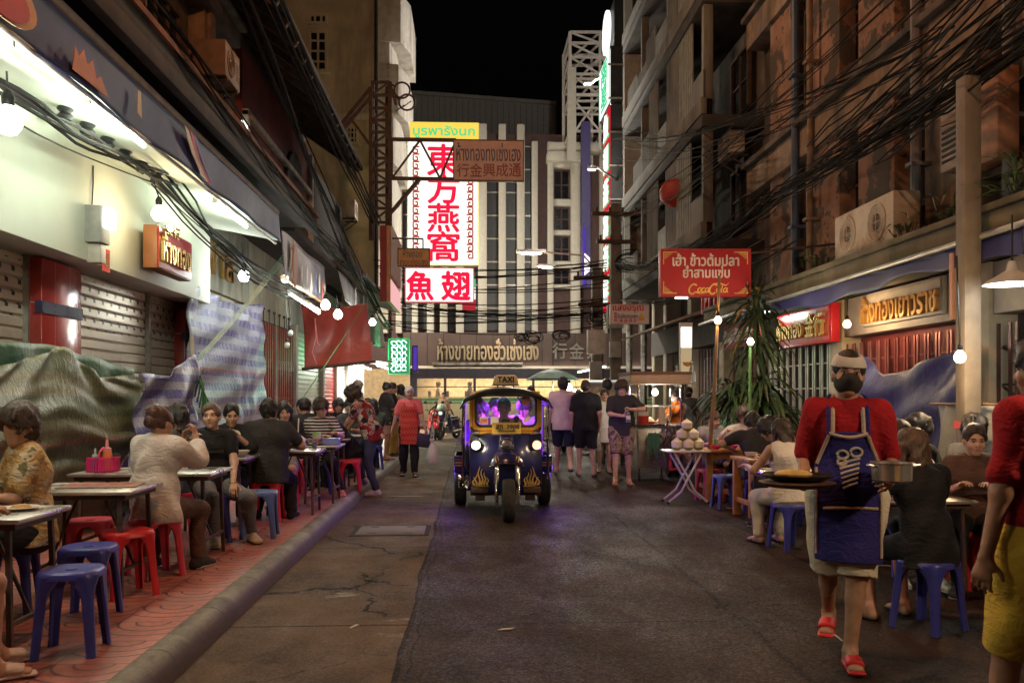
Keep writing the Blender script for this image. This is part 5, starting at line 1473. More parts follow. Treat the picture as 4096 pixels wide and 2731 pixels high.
wall_sign('row of big gold letters fixed to the grey fascia over the red brown gate',10.5,12.7,2.50,2.97,5.82,MATS['grey shop fascia'],['ห้างทองเยาวราช'],mat('amber gold letters',(.62,.33,.10),rough=.3,metal=.6),d=.06,th=.8,tw=.95)
wall_sign('faded red cloth banner under the right awning',15.9,18.3,2.45,2.95,5.35,mat('faded banner red',(.30,.07,.06),rough=.8),['ข้าวต้มปลา'],cr,d=.02,th=.5)
t=thing('lettering_group','loose red letters on the wall under the large red sign','lettering',(5.9,18,4.1))
text('เอา','lettering',rl,t,PX(709,299.5,5.3),(0,-1,0),(0,0,1),w=1.1,h=.55,depth=.03,bold=.03)
a,c=PY(680,372,18.0),PY(692.5,322,18.0)
t=thing('menu_lightbox','upright white lit panel with a noodle bowl picture over the cart','lit panel',((a.x+c.x)/2,18,(a.z+c.z)/2))
w,h=c.x-a.x,c.z-a.z
MB().bx(-w/2,w/2,0,.1,-h/2,h/2).build('box',mat('pale frame',(.5,.45,.4)),t)
MB().bx(-w/2+.02,w/2-.02,-.01,-.002,0,h/2-.1).build('lit_face',glow('menu white',(1,.97,.9),2.2),t)
MB().bx(-w/2+.02,w/2-.02,-.01,-.002,-h/2+.02,-.005).build('picture',glow('menu picture',(.75,.55,.3),.5),t)
b=MB();b.lathe([(0,0),(.07,.02),(.1,.09),(.092,.09),(0,.06)],(0,-.10,-h/2+.12),16);b.build('bowl',mat('bowl orange',(.6,.25,.06)),t)
for k2,(u,v) in enumerate(((677,378),(692,373))):
 p=PY(u,v,17.8);bb=thing('water_bag',['clear bag of water hung left under the lit noodle panel','clear bag of water hung right under the lit noodle panel'][k2],'bag',p,0,'hanging water bags')
 b=MB();b.lathe([(0,-.22),(.07,-.18),(.08,-.05),(.05,.1),(.015,.2),(.03,.26)],n=12);b.build('bag',mat('clear bag',(.85,.88,.88),rough=.12,trans=.8,var=.05),bb)
 b=MB();b.tube([(0,0,.2),(.02,.02,.8)],.006,4);b.build('string',blackp,bb)
t=thing('lantern','red paper lantern tilted under the grey balconies','lantern',PX(675,193,5.0))
b=MB();prof=[(.10+.27*math.sin(math.pi*i/12)**.6+.012*(i%2),-.30+.05*i) for i in range(13)];b.lathe(prof,n=24,axis=(.15,.6,.7));b.build('paper',mat('lantern red',(.34,.03,.018),rough=.6),t)
b=MB();b.tube([(0,-.2,-.25),(.02,-.3,-.6),(.05,-.1,-.9)],.02,5);b.build('tassel',MATS['lantern red'],t)
b=MB();b.tube([(0,.2,.25),(.1,.3,1.0)],.01,4);b.build('cord',blackp,t)
Ym=24.6
for k,(x,y,z,w_) in enumerate(((4.7,35.2,13.9,1500),(4.3,31.0,9.4,250))):
 t=thing('floodlight',['higher floodlight on an arm before the tall edge-on neon sign','lower floodlight on an arm before the tall edge-on neon sign'][k],'floodlight',(x,y,z),0,'floodlights on arms')
 MB().box((0,0,.12),(.3,.2,.12)).build('lamp_head',steel_old,t,bev=.02);MB().box((0,0,.045),(.2,.14,.02)).build('lens',glow('flood lens',(1,.96,.88),1),t)
 b=MB();b.tube([(.2,0,.15),(1.5,33.2-y if k else -3,.1)],.04,6);b.build('arm',steel_old,t)
 point('flood light',(x,y,z-.15),(1,.93,.82),w_,.15)
t=thing('board','narrow upright brown board hung beside the lit concrete pole','board',PY(957,286,8.7));MB().box((0,0,0),(.14,.05,.67)).build('panel',mat('brown pink board',(.5,.3,.24)),t,bev=.006);b=MB();b.tube([(0,0,.33),(0,0,.6)],.01,5);b.build('hanger',iron,t)
t=thing('sign_gantry','dark steel lattice mast with arms carrying the hanging signs','gantry',(-2.5,Ym,6))
P=lambda u,v,y=Ym:PY(u,v,y)
b=MB();rows=(82,95,108,120,132,145,158,170,182,195,208,222)
for u in (371,390):b.beam(P(u,240),P(u,82 if u>380 else 87),.11)
for u in (373,387):b.beam(P(u,240,Ym+.8),P(u,84,Ym+.8),.09)
for i,v in enumerate(rows):
 b.beam(P(371,v),P(390,v),.07)
 if i<len(rows)-1:b.beam(P(371,v),P(390,rows[i+1]),.055) if i%2 else b.beam(P(390,v),P(371,rows[i+1]),.055)
b.build('mast',iron,t,wp=True ,smooth=0)
b=MB();b.beam(P(371,88),P(340,126),.10);b.beam(P(371,97),P(344,128),.10);b.beam(P(352,120),P(371,146),.07);b.beam(P(390,83),P(396,105),.07);b.build('brace',iron,t,wp=True )
b=MB()
for v in (139,178):b.beam(P(387,v),P(456,v+1),.09)
for u0,u1,va,vb in ((392,420,178,140),(420,440,140,178),(440,456,178,140),(392,392,140,178)):b.beam(P(u0,va),P(u1,vb),.055)
b.beam(P(386,218),P(418,180),.09);b.beam(P(388,217,Ym+.3),P(420,180,Ym+.3),.06)
b.build('arm',iron,t,wp=True ,smooth=0)
for i,(u,v) in enumerate(((402,90),(407,102))):
 b=MB();p=P(u,v);b.tube([p+Vector((.22*math.cos(a),0,.22*math.sin(a))) for a in np.linspace(0,6.283,16,endpoint=False )],.03,5,closed=True );b.tube([P(391,v-6),p+Vector((-.2,0,.1))],.03,5);b.build('ring',iron,t,wp=True )
t=thing('box_sign','upright slatted box sign with dark red flank under the steel mast','sign',PY(383,250,24))
a,c=PY(380,301,24),PY(386.5,225,24)
b=MB();b.bx(a.x,c.x,24,24.2,a.z,c.z);b.build('red_flank',mat('flank red',(.20,.02,.02),rough=.7),t,wp=True )
b=MB();b.bx(c.x+.004,c.x+.10,24,27.5,a.z,c.z);b.build('board',mat('orange timber',(.40,.17,.06),rough=.7),t,wp=True )
b=MB()
for k2 in range(10):b.bx(c.x+.104,c.x+.16,24.1+k2*.33,24.25+k2*.33,a.z+.7,c.z)
b.build('slat',mat('pale slat',(.42,.36,.33)),t,wp=True )
b=MB()
for k2 in range(8):b.bx(c.x+.104,c.x+.13,24.05+k2*.42,24.26+k2*.42,a.z,a.z+.6)
b.build('striped_panel',glow('pink white stripe',(.95,.5,.5),.8),t,wp=True )
# -- utility poles and cables
poleM=mat('concrete pole',(.19,.16,.13),rough=.85,var=.2,dirt=(.12,.10,.08),ds=2,streak=True ,bump=.2)
def pole(label,x,y,h,w=.24,boxes=(),arms=True ):
 t=thing('utility_pole',label,'utility pole',(x,y,0),0,'utility poles')
 b=MB();b.prism([(-w/2,-w/2),(w/2,-w/2),(w/2,w/2),(-w/2,w/2)],(0,0,0),(1,0,0),(0,1,0),(0,0,h));b.build('shaft',poleM,t,bev=.02)
 for z,L in (((h-.35,1.5),(h-1.2,1.2)) if arms else ()):
  b=MB();b.box((0,-w/2-.05,z),(L,.09,.12));c=b.build('crossarm',iron,t)
  for k in (-.4,-.13,.13,.4):
   b=MB();b.lathe([(.03,0),(.05,.03),(.03,.07),(.05,.11),(.02,.15)],(k*L,-w/2-.05,z+.06),10);b.build('insulator',mat('brown insulator',(.14,.07,.04),rough=.3),c)
 for (z,s,m) in boxes:
  b=MB();b.box((-.05,-w/2-.13,z),(s,.24,s*1.4));b.build('junction_box',m,t,bev=.02)
 return t
gb=mat('grey enamel',(.3,.29,.26))
pole('dark utility pole wrapped in cables behind the small white sign',4.47,27,7.4,.30,((3.9,.5,gb),(2.9,.35,gb)))
pole('grey utility pole left of the cable wrapped pole',4.05,28.2,5.6,.28,((3.2,.55,mat('pale enamel',(.5,.45,.38))),(2.3,.4,gb)))
pole('concrete pole lit by the warm bulb behind the right hand diners',4.78,8.25,4.55,.17,arms=False )
t=thing('pole_strap','red tape tied around the lit concrete pole','tape',(4.78,8.25,1.22));MB().box((0,0,0),(.185,.185,.07)).build('tape',mat('red tape',(.6,.08,.08)),t)
cabM=mat('black cable',(.012,.010,.009),rough=.85,var=.2,spec=.15)
cabG=mat('grey cable',(.055,.046,.040),rough=.85,spec=.2,var=.2)
def sagline(a,b,sag,n=14,wob=0.0,rg=rnd):
 a,b=Vector(a),Vector(b);out=[]
 f1,f2=rg.uniform(1,4),rg.uniform(0,6)
 for i in range(n+1):
  t=i/n;p=a.lerp(b,t);p.z-=sag*4*t*(1-t)
  if wob and 0<i<n:p+=Vector((wob*math.sin(f1*6.28*t+f2),0,wob*math.cos(f1*5*t+f2*2)*.7))
  out.append(p)
 return out
def bundle(label,a,b,k,spread,sag,r=.0085,m=None ,n=16,wob=.05):
 t=thing('cable_bundle',label,'cables',(Vector(a)+Vector(b))/2,0,'cable bundles strung along the street')
 for half,mm in ((0,m or cabM),(1,cabG)):
  bb=MB();q=k if half==0 else max(2,k//4)
  for i in range(q):
   o1=Vector((rnd.gauss(0,spread),rnd.gauss(0,.3),rnd.gauss(0,spread)));o2=Vector((rnd.gauss(0,spread*.7),rnd.gauss(0,.3),rnd.gauss(0,spread*.7)))
   bb.tube(sagline(Vector(a)+o1,Vector(b)+o2,sag*rnd.uniform(.6,1.3),n,wob),r*rnd.uniform(.6,1.5),5,cap=False )
  if half==0:main=bb.build('black_strands',mm,t,wp=True )
  else :bb.build('grey_strands',mm,t,wp=True )
 return t
bundle('thick black cable bundle sweeping along the right facade at first floor level',(4.9,2.5,4.75),(4.95,14.5,4.75),20,.10,.15)
bundle('middle span of the thick right bundle running behind the red sign',(4.95,14.3,4.75),(4.75,21,4.85),20,.09,.2)
bundle('far span of the right bundle reaching the cable wrapped pole',(4.75,20.9,4.85),(4.5,27,5.6),18,.08,.25)
bundle('loose black cables crossing the upper right corner of the view',(4.7,2.5,5.6),(5.2,12.5,4.9),18,.26,.1,wob=.09)
bundle('second loose group of cables over the near right piers',(4.3,3,5.05),(5.1,10.5,4.6),12,.20,.12,wob=.08)
bundle('thin cables climbing from the right bundle to the upper balconies',(5.0,9.5,5.3),(4.6,27,9.2),7,.25,.5,r=.009)
bundle('thin cables strung high along the right piers',(4.8,4,6.2),(4.9,27,7.0),6,.30,.5,r=.009)
bundle('low cable bundle beneath the red sign level reaching the far pole',(5.0,14,3.9),(4.5,27,4.3),9,.10,.3)
bundle('high parallel cables along the left eaves',(-2.35,3,6.9),(-2.5,24.6,6.3),5,.13,.2,r=.014,wob=.02)
bundle('steep cables dropping from the left eaves to the far shop awning',(-2.6,9,6.4),(-2.6,29,3.7),6,.10,.5,r=.012)
bundle('tangle of cables along the left canopy edge',(-2.85,8,4.9),(-2.75,25,4.5),14,.10,.25)
bundle('cables sagging under the blue awning in front of the white wall',(-3.3,3.6,3.75),(-3.45,10.0,3.95),6,.10,.18,r=.012,wob=.03)
bundle('cables running from the insulator rack to the grey banner',(-3.45,9.6,3.9),(-3.1,17.5,3.5),7,.10,.35,r=.012,wob=.03)
bundle('heavy black bundle crossing the end of the lane above the bus',(-2.8,29.5,4.6),(4.1,28,4.05),12,.10,.25)
for i in range(14):
 z=3.75+i*.17+rnd.uniform(-.05,.05)
 bb=MB();bb.tube(sagline((-2.9+rnd.uniform(-.5,.3),30,z+rnd.uniform(-.2,.5)),(4.3,27.5,z+rnd.uniform(-.2,.4)),rnd.uniform(.1,.35),16),.017,5)
 o=bb.build('overhead_cable',cabM);tag(o,'thin black cable crossing the end of the lane between the left shops and right poles','cable','thin cables across the end of the lane')
for i,(u,v,yy,r0) in enumerate(((630,262,26.8,.34),(598,318,28,.22),(533,338,29.5,.24),(521,336,29.5,.17),(562,336,29,.2))):
 p=PY(u,v,yy);bb=MB()
 for k in range(5):
  rr=r0*rnd.uniform(.6,1.25);ox,oz=rnd.gauss(0,.06),rnd.gauss(0,.05);bb.tube([p+Vector((ox+rr*math.cos(a)*1.2,.02*k,oz+.7*rr*math.sin(a))) for a in np.linspace(0,6.283,20,endpoint=False )],.014,5,closed=True )
 o=bb.build('cable_coil',cabM);tag(o,['coil of spare cable right of the dark pole','coil of spare cable on the grey pole','largest cable coil hanging over the brown letter board','small cable coil hanging left over the brown letter board','cable coil hanging over the Chinese characters of the brown board'][i],'cable coil','coils of spare cable')
t=thing('insulator_rack','row of black spool insulators on a bar under the blue awning','insulator rack',(-3.5,8.8,3.95))
MB().bx(-.03,.03,-1.3,1.3,.02,.07).build('bar',iron,t)
for k in range(6):
 b=MB();b.lathe([(.05,0),(.07,.03),(.04,.06),(.07,.09),(.05,.12)],(.05,-1.1+k*.44,-.10),10);b.build('insulator',blackp,t)
 # -- tarps, banners, awnings
def stripe_mat(name,ca,cb,per,vper=None ,rough=.32,extra=None ):
 g=NG(name,rough);X,Yy,Z=g.sep(g.obj)
 n=g.noise(2.5,detail=6,rough=.65)
 zz=g.math('ADD',Z,g.math('MULTIPLY',n,.05))
 s1=g.math('GREATER_THAN',g.math('FRACT',g.math('DIVIDE',g.math('ADD',zz,20),per)),.5)
 if vper:
  s2=g.math('GREATER_THAN',g.math('FRACT',g.math('DIVIDE',g.math('ADD',Yy,50),vper)),.5)
  s1=g.math('MULTIPLY',s1,g.math('ADD',.45,g.math('MULTIPLY',s2,.55)))
 c=g.mix(s1,ca,cb)
 if extra:
  z0,w,ec=extra
  for z in z0:c=g.mix(g.math('LESS_THAN',g.math('ABSOLUTE',g.math('SUBTRACT',zz,z)),w),c,ec)
 c=g.mix(g.rng(n,.35,.7,0,.6),c,tuple(x*.38 for x in ca));c=g.mix(g.rng(g.noise(26,g.mapv(g.obj,(1,.5,1.6)),5,.7),.5,.72,0,.55),c,tuple(x*.35 for x in cb))
 g.base(c);w=g.noise(13,g.mapv(g.obj,(1,1.5,.55)),6,.7,.5)
 g.bump(w,.8,.03)
 return g.m
tarp_green=stripe_mat('olive woven tarp',(.165,.165,.075),(.095,.125,.062),.42,extra=((-.55,-1.05,.15),.012,(.30,.08,.05)))
tarp_dgreen=mat('dark green tarp',(.030,.085,.045),rough=.5,var=.35,vs=3,dirt=(.10,.12,.07),ds=2,bump=.6,bs=9,bdist=.03)
tarp_check=stripe_mat('blue white check tarp',(.36,.35,.45),(.06,.055,.27),.22,.16,extra=((.0,),.02,(.40,.12,.12)))
tarp_stripe=stripe_mat('violet striped tarp',(.25,.24,.33),(.05,.045,.24),.20,None )
tarp_red=mat('red tarp cloth',(.34,.055,.038),rough=.42,var=.2,vs=2,dirt=(.22,.05,.035),ds=2,bump=.5,bs=7,bdist=.03)
tarp_blue=mat('slate blue tarp',(.026,.024,.11),rough=.5,var=.2,vs=2.5,bump=.6,bs=8,bdist=.03)
def tarp(name,label,fn,nu,nv,m,cat='tarp',group=None ):
 b=MB();b.sheet(fn,nu,nv);o=b.build(name,m,smooth=180,thick=.004)
 c=sum((Vector(v.co) for v in o.data.vertices),Vector())/len(o.data.vertices)
 for v in o.data.vertices:v.co-=c
 o.location=c
 return tag(o,label,cat,group)
def lerp_pts(P,t):
 for (a,p),(b_,q) in zip(P,P[1:]):
  if t<=b_:return p+(q-p)*(t-a)/(b_-a)
 return P[-1][1]
def g1(a,b):
 y=5.2+a*5.0;top=lerp_pts([(0,1.62),(.34,1.70),(.61,1.95),(.8,1.68),(1,1.74)],a)
 z=top*(1-b)+.14*b
 fold=.04*math.sin((a-.61)/(.12+b*.9)*7)*(1-b)**.6*math.exp(-abs(a-.61)*3)+(.014*math.sin(b*17+a*3+1.2*math.sin(a*5))+.010*math.sin(b*37+5*a+1.5*math.sin(a*11))+.007*math.sin(b*61-7*a))*min(1,b*3)
 return (-3.72-.18*b+.14*math.sin(b*3.0)+fold,y+.12*math.sin(b*5+a*5),z)
tarp('tarp','big olive green tarp tied up in a peak in front of the tan shutters',g1,90,44,tarp_green)
def g2(a,b):
 y=5.0+a*5.3;top=lerp_pts([(0,1.86),(.62,1.97),(1,1.80)],a)
 return (-3.86+.03*math.sin(a*40),y,top-b*(.5+.1*math.sin(a*9)))
tarp('tarp','dark green tarp edge showing behind the big olive tarp',g2,60,8,tarp_dgreen)
def g3(a,b):
 y=9.55+a*1.95;top=lerp_pts([(0,1.74),(.4,1.72),(1,2.02)],a)
 z=top*(1-b)+.16*b
 return (-3.50-.1*b+.06*math.sin(a*18+b*8)*(b*.7+.3)+.05*math.sin(b*17+a*6),y-.25*b*(1-a),z)
tarp('tarp','violet and grey striped tarp slanting down from the tied bamboo post',g3,40,36,tarp_stripe)
def g4(a,b):
 y=12.5+a*4.65;top=3.06+.20*a-.12*math.sin(math.pi*a)
 z=top*(1-b)+.75*b
 k=math.exp(-b*3.2)
 return (-3.93+.05*math.sin(a*30+5*b*math.sin(a*9))*(k+.15)+.025*math.sin(b*26+a*8),y,z)
tarp('tarp','tall blue and white checked tarp hanging beside the red folding gate',g4,80,60,tarp_check)
t=thing('tarp_post','thin pale post with knotted green cord between the striped and checked tarps','post',(-3.58,11.55,.13))
MB().cyl((0,0,0),(0,0,2.15),.025).build('post',mat('pale pipe',(.42,.40,.33),rough=.5),t)
b=MB()
for k in range(7):b.tube([(0.03,.03,1.85-.03*k),(.09+.02*k,.05*math.sin(k),1.6-.05*k),(.03+.03*k,.02,1.35-.07*k)],.012,5)
b.build('cord_knot',mat('green cord',(.05,.16,.06),rough=.7),t)
t=thing('guy_rope','pale green plastic strip tied from the awning down across the checked tarp','rope',(-3.4,12.5,2.6))
b=MB()
for k in range(3):b.tube(sagline((-2.95+.04*k,14.6,3.95),(-3.52,11.6,2.0-.03*k),.06,10),.008,4)
b.build('strand',mat('pale green plastic',(.22,.36,.26),rough=.35),t,wp=True )
t=thing('guy_rope','thin dark green rope slanting across the hanging red tarp','rope',(-2.6,19,2.6))
b=MB();b.tube(sagline((-2.2,18.9,3.5),(-3.2,15.5,1.05),.05,12),.010,5);b.build('strand',MATS['green cord'],t,wp=True )
def g5(a,b):
 p0,p1,p2,p3=PY(301,304,19.0),PY(366,302,19.0),PY(304.5,368,19.0),PY(372,361.5,19.0)
 p=p0.lerp(p1,a).lerp(p2.lerp(p3,a),b);p.z-=.10*math.sin(math.pi*a)*(1-b)
 p.y+=.07*math.sin(a*15+b*6*(1-a))*(1-b*.7)+.18*math.sin(math.pi*b)
 return p
tarp('tarp','red tarp hung across the pavement with a dark pole along its lower edge',g5,44,36,tarp_red)
p2,p3=PY(302,368.5,18.98),PY(375.5,361,18.98)
b=MB();b.tube([p2,p3],.035,8);tag(b.build('tarp_pole',iron),'dark pole rolled in the lower hem of the red tarp','pole')
t=thing('ribbon','thin pink plastic ribbon dangling in front of the red tarp','ribbon',PY(315,325,18.4))
b=MB();b.tube([(0,0,.15),(.02,.0,-.25),(-.06,0,-.55),(.03,0,-.8)],.012,4);b.tube([(0,0,.15),(.05,0,-.35),(.10,0,-.42)],.010,4);b.build('strip',mat('pink plastic',(.62,.18,.18),rough=.5),t)
def valance(label,y0,y1,z0,z1,m,x=-2.9,waves=6,amp=.03,top_tilt=0.0,name='awning_valance'):
 t=thing(name,label,'awning',(x,(y0+y1)/2,(z0+z1)/2),0,'cloth valances along the left shops')
 def fn(a,b_):
  return (x+amp*math.sin(a*waves*6.28+b_*2)*b_+top_tilt*b_,y0+(y1-y0)*a,z1+(z0-z1)*b_+.02*math.sin(a*9))
 b=MB();b.sheet(fn,int(16*(y1-y0)),8);b.build('cloth',m,t,wp=True ,smooth=180,thick=.004)
 return t,(lambda a,b_:Vector(fn(a,b_)))
blue_cloth=mat('navy awning cloth',(.022,.038,.16),rough=.6,var=.25,vs=1.5,dirt=(.06,.08,.24),ds=.8,bump=.2,bs=5)
grey_cloth=mat('grey awning cloth',(.17,.165,.20),rough=.55,var=.2,vs=2,dirt=(.10,.095,.12),ds=1.5,streak=True ,bump=.3,bs=6)
t,fn=valance('long navy blue awning valance with a red oval and printed marks above the tubes',.5,13.55,3.82,4.24,blue_cloth)
b=MB();b.tube([(-2.92,.5,4.27),(-2.92,13.5,4.27)],.045,8);b.build('white_hem',mat('dirty white cloth',(.34,.30,.28),rough=.8,var=.2),t,wp=True )
b=MB();b.tube([(-2.94,.5,3.83),(-2.94,13.5,3.80)],.02,8);b.build('bottom_rail',steel_old,t,wp=True )
def blob(t,name,m,y,z,ry,rz_,x=-2.85,n=24,f=None ):
 pts=[(ry*math.cos(a),rz_*math.sin(a)) for a in np.linspace(0,2*math.pi,n,endpoint=False )] if f is None else f
 b=MB();b.prism(pts,(x,y,z),(0,1,0),(0,0,1),(.006,0,0));return b.build(name,m,t,wp=True )
blob(t,'oval_rim',mat('gold print',(.50,.25,.08),rough=.6),5.55,3.98,.42,.17,x=-2.862)
blob(t,'oval_mark',mat('red print',(.42,.02,.02),rough=.6),5.5,3.96,.36,.14,x=-2.854)
blob(t,'orange_mark',mat('orange print',(.48,.17,.06),rough=.6),6.75,3.93,0,0,f=[(-.28,-.09),(.34,-.09),(.2,.03),(.12,-.02),(.05,.10),(-.04,.03),(-.1,.12),(-.18,.04),(-.24,.09)])
blob(t,'pale_mark',mat('pale print',(.5,.42,.26),rough=.6),7.75,4.02,0,0,f=[(-.05,-.1),(.05,-.12),(.03,.1),(-.04,.1)])
for k,(c_,dy) in enumerate((((.55,.52,.45),0),((.45,.03,.05),.16),((.06,.06,.35),.28))):
 blob(t,'ribbon_mark',mat('ribbon print %d'%k,c_,rough=.6),9.3+dy,4.0,0,0,f=[(-.35,.20),(-.22,.18),(-.05,.04),(.30,-.14),(.42,-.18),(.2,-.16),(-.12,-.02),(-.25,.08)])
t,fn=valance('grey hanging banner with a pink oval and pale letter streaks, beyond the blue valance',13.75,17.75,3.32,4.05,grey_cloth,waves=2,amp=.05)
blob(t,'oval_mark',mat('pink print',(.34,.12,.09),rough=.6),14.45,3.62,.18,.34,x=-2.83)
blob(t,'oval_rim',MATS['gold print'],14.45,3.62,.22,.38,x=-2.838)
for k,(y,c_) in enumerate(((15.0,(.5,.44,.36)),(15.5,(.48,.44,.42)),(15.9,(.5,.46,.42)),(16.35,(.10,.16,.34)),(16.75,(.5,.46,.4)),(17.1,(.45,.12,.10)),(17.35,(.52,.48,.42)))):
 blob(t,'letter_mark',mat('streak print %d'%k,c_,rough=.6),y,3.55+.06*math.sin(k*2),0,0,x=-2.832,f=[(-.07,-.16),(-.03,-.20),(.0,-.05),(.05,-.18),(.08,-.1),(.06,.12),(.02,.18),(-.04,.05),(-.06,.14)])
b=MB();b.tube([(-2.88,13.7,3.32),(-2.88,17.8,3.32)],.03,8);b.build('bottom_rail',mat('copper rail',(.40,.22,.12),rough=.4,metal=.6),t,wp=True )
t,fn=valance('short pale banner with white letter strokes beneath the far left eave',19.6,24.8,3.60,4.25,mat('pale banner cloth',(.36,.34,.32),rough=.6,var=.15),waves=2,top_tilt=.12)
for y in (21.0,22.6,23.4):blob(t,'letter_mark',MATS['streak print 1'],y,3.85,.10,.22,x=-2.70)
t,fn=valance('sagging brown canvas awning edge near the far lit canopy',25.2,29.5,3.05,3.95,mat('brown canvas',(.16,.125,.10),rough=.8,var=.3,vs=2),waves=3,amp=.08)
def g6(a,b):
 return (4.90+.02*math.sin(a*40),7.6+a*8.2,2.99-b*(.24-.12*a)-.05*math.sin(a*9+b*3)*b+.03*math.sin(a*31)*b)
tarp('awning','blue cloth awning rolled along the mossy right canopy',g6,70,6,mat('royal blue cloth',(.035,.035,.13),rough=.5,var=.25,vs=2,bump=.4,bs=7),'awning')
b=MB();b.tube([(4.86,6.0,3.02),(4.86,18.5,3.0)],.03,8);tag(b.build('awning_rail',mat('pale steel rail',(.36,.37,.36),rough=.4,metal=.5)),'pale steel rail along the right canopy edge','rail')
def g7(a,b):
 y=12.6-a*3.1;top=lerp_pts([(0,2.12),(.30,1.78),(.55,1.86),(1,2.12)],a)
 z=top*(1-b)+.35*b
 return (5.62+.06*math.sin(a*17+b*4)*(1-b*.5)-.12*math.sin(math.pi*b)+.03*math.sin(b*16+a*7),y+.1*b*(a-.5),z)
tarp('tarp','slate blue tarp slung across the red brown gate behind the right diners',g7,60,40,tarp_blue)
def g8(a,b):
 return (5.0+.03*math.sin(a*20+b*5),9.2-a*1.05,1.40-b*.75)
tarp('plastic_sheet','clear grey plastic sheet hung on a stick beside the lit concrete pole',g8,24,14,mat('milky plastic',(.40,.40,.36),rough=.3,alpha=.75,var=.25,vs=3,bump=.5,bs=9),'plastic sheet')
b=MB();b.tube([(5.0,9.35,1.41),(4.85,7.6,1.42)],.015,6);tag(b.build('hanging_stick',mat('bamboo',(.20,.11,.05),rough=.5,var=.2)),'thin stick holding up the clear plastic sheet','stick')
ac_unit('old boxed air conditioner high on the upper left facade',PX(217,84,-4.05),R(90),.85,.56,.5,1,m=mat('brown enamel',(.20,.125,.085),rough=.7,var=.2))
ac_unit('double fan air conditioner standing on the mossy right canopy',(5.4,11.55,3.42),R(-90),1.75,.62,.34,2)
ac_unit('air conditioner hung high on the right piers beside a grey pipe',PX(731,157,5.78),R(-90),.9,.62,.34)
ac_unit('small air conditioner under the balconies near the dark pole',PX(668,205,5.5),R(-90),.8,.55,.3)
ac_unit('air conditioner above the far brown canvas awning',PX(352,219,-4.0),R(90),.85,.6,.3)
ac_unit('white air conditioner below the tall lit sign',PY(392,288,27.5),R(90),.8,.8,.35)
t=thing('switch_box','pale louvred electrical box on the near right piers','electric box',PX(961,121,5.75))
MB().bx(-.1,.15,-.28,.28,-.55,.55).build('box',mat('dusty enamel',(.34,.26,.21),rough=.7,var=.2),t,bev=.02)
b=MB()
for k in range(6):b.bx(-.115,-.10,-.22,.22,-.45+k*.07,-.42+k*.07)
b.build('louvre',blackp,t)
t=thing('switch_box','plain rusty electrical box right of the louvred one','electric box',PX(990,119,5.75));MB().bx(-.1,.15,-.3,.3,-.5,.5).build('box',mat('rusty enamel',(.32,.17,.11),rough=.7,var=.3),t,bev=.02)
for k,(y,x,n) in enumerate(((13.0,5.2,40),(15.4,5.15,26),(9.4,5.3,60),(7.9,5.3,80),(10.4,5.25,30))):
 leaf_clump('weed',['tuft of weeds growing left of the double air conditioner','small tuft of weeds at the far end of the mossy canopy','weeds on the mossy canopy right of the double air conditioner','largest mass of weeds above the lit concrete pole','small weeds close behind the double air conditioner'][k],(x,y,3.27),.35 if k!=3 else .6,n,(.05,.085,.03),'weeds on the right canopy',.3)
leaf_clump('weed','dark weeds hanging at the upper right picture edge',(5.2,6.4,3.6),.8,90,(.04,.07,.028),'weeds on the right canopy',.5)
def big_plant():
 rg=random.Random(11)
 c=PY(752,450,14.0);t=thing('dracaena_plant','tall strap leaved plant in a pot behind the right diners','plant',(c.x,14.0,0))
 MB().lathe([(.17,0),(.24,.36),(.26,.40),(.22,.40),(.20,.33),(0,.33)],n=20).build('pot',mat('terracotta',(.22,.09,.05)),t)
 b=MB();trunks=[((0,0),(.06,.02,2.9),.05),((.05,.03),(.22,.05,2.0),.04),((-.06,0),(-.30,-.05,1.75),.035)]
 for (x,y),e,r in trunks:b.tube([(x,y,.3),(x*1.5+e[0]*.4,y,1.2),e],[r,r*.85,r*.7],7)
 b.build('trunk',wood_dark,t)
 def rosette(cn,n,L,w,el=(-.5,1.2),droop=.8):
  bb=MB()
  for i in range(n):
   a=rg.uniform(0,6.283);e=rg.uniform(*el);l=L*rg.uniform(.65,1.15)
   d=Vector((math.cos(a)*math.cos(e),math.sin(a)*math.cos(e),math.sin(e)));sd=d.cross(Vector((0,0,1))).normalized()
   base=Vector(cn)+Vector((rg.gauss(0,.06),rg.gauss(0,.06),rg.uniform(-.25,.12)));ps=[]
   for q in range(5):
    tt=q/4;p=base+d*l*tt-Vector((0,0,droop*l*tt*tt));ww=w*(.5+1.4*tt*(1-tt)*1.5)*(1 if q<4 else .08)
    ps+=[p-sd*ww+Vector((0,0,ww*.35)),p,p+sd*ww+Vector((0,0,ww*.35))]
   bb.add(ps,[f for q in range(4) for f in ((3*q,3*q+1,3*q+4,3*q+3),(3*q+1,3*q+2,3*q+5,3*q+4))],0 if rg.random()<.78 else (1 if rg.random()<.7 else 2))
  return bb
 ms=[mat('strap leaf',(.028,.050,.019),rough=.42,var=.35,vs=7),mat('strap leaf light',(.06,.09,.03),rough=.42,var=.3,vs=7),mat('strap leaf dry',(.30,.19,.05),rough=.6,var=.3)]
 for k,(cn,n,L,w,el,dr) in enumerate((((.06,.02,2.95),60,.75,.028,(-.4,1.3),.7),((.06,.02,2.45),46,.6,.026,(-.7,.5),.9),((.15,.04,1.65),110,.85,.034,(-.4,1.1),.9),((-.34,-.06,1.55),110,.75,.026,(-.3,1.0),.8),((.3,0,1.2),110,.75,.036,(-.6,.8),.9),((.0,-.1,1.15),60,.6,.034,(-.6,.6),.9))):
  rosette(cn,n,L,w,el,dr).build('leaf_rosette',ms,t,smooth=60)
big_plant()
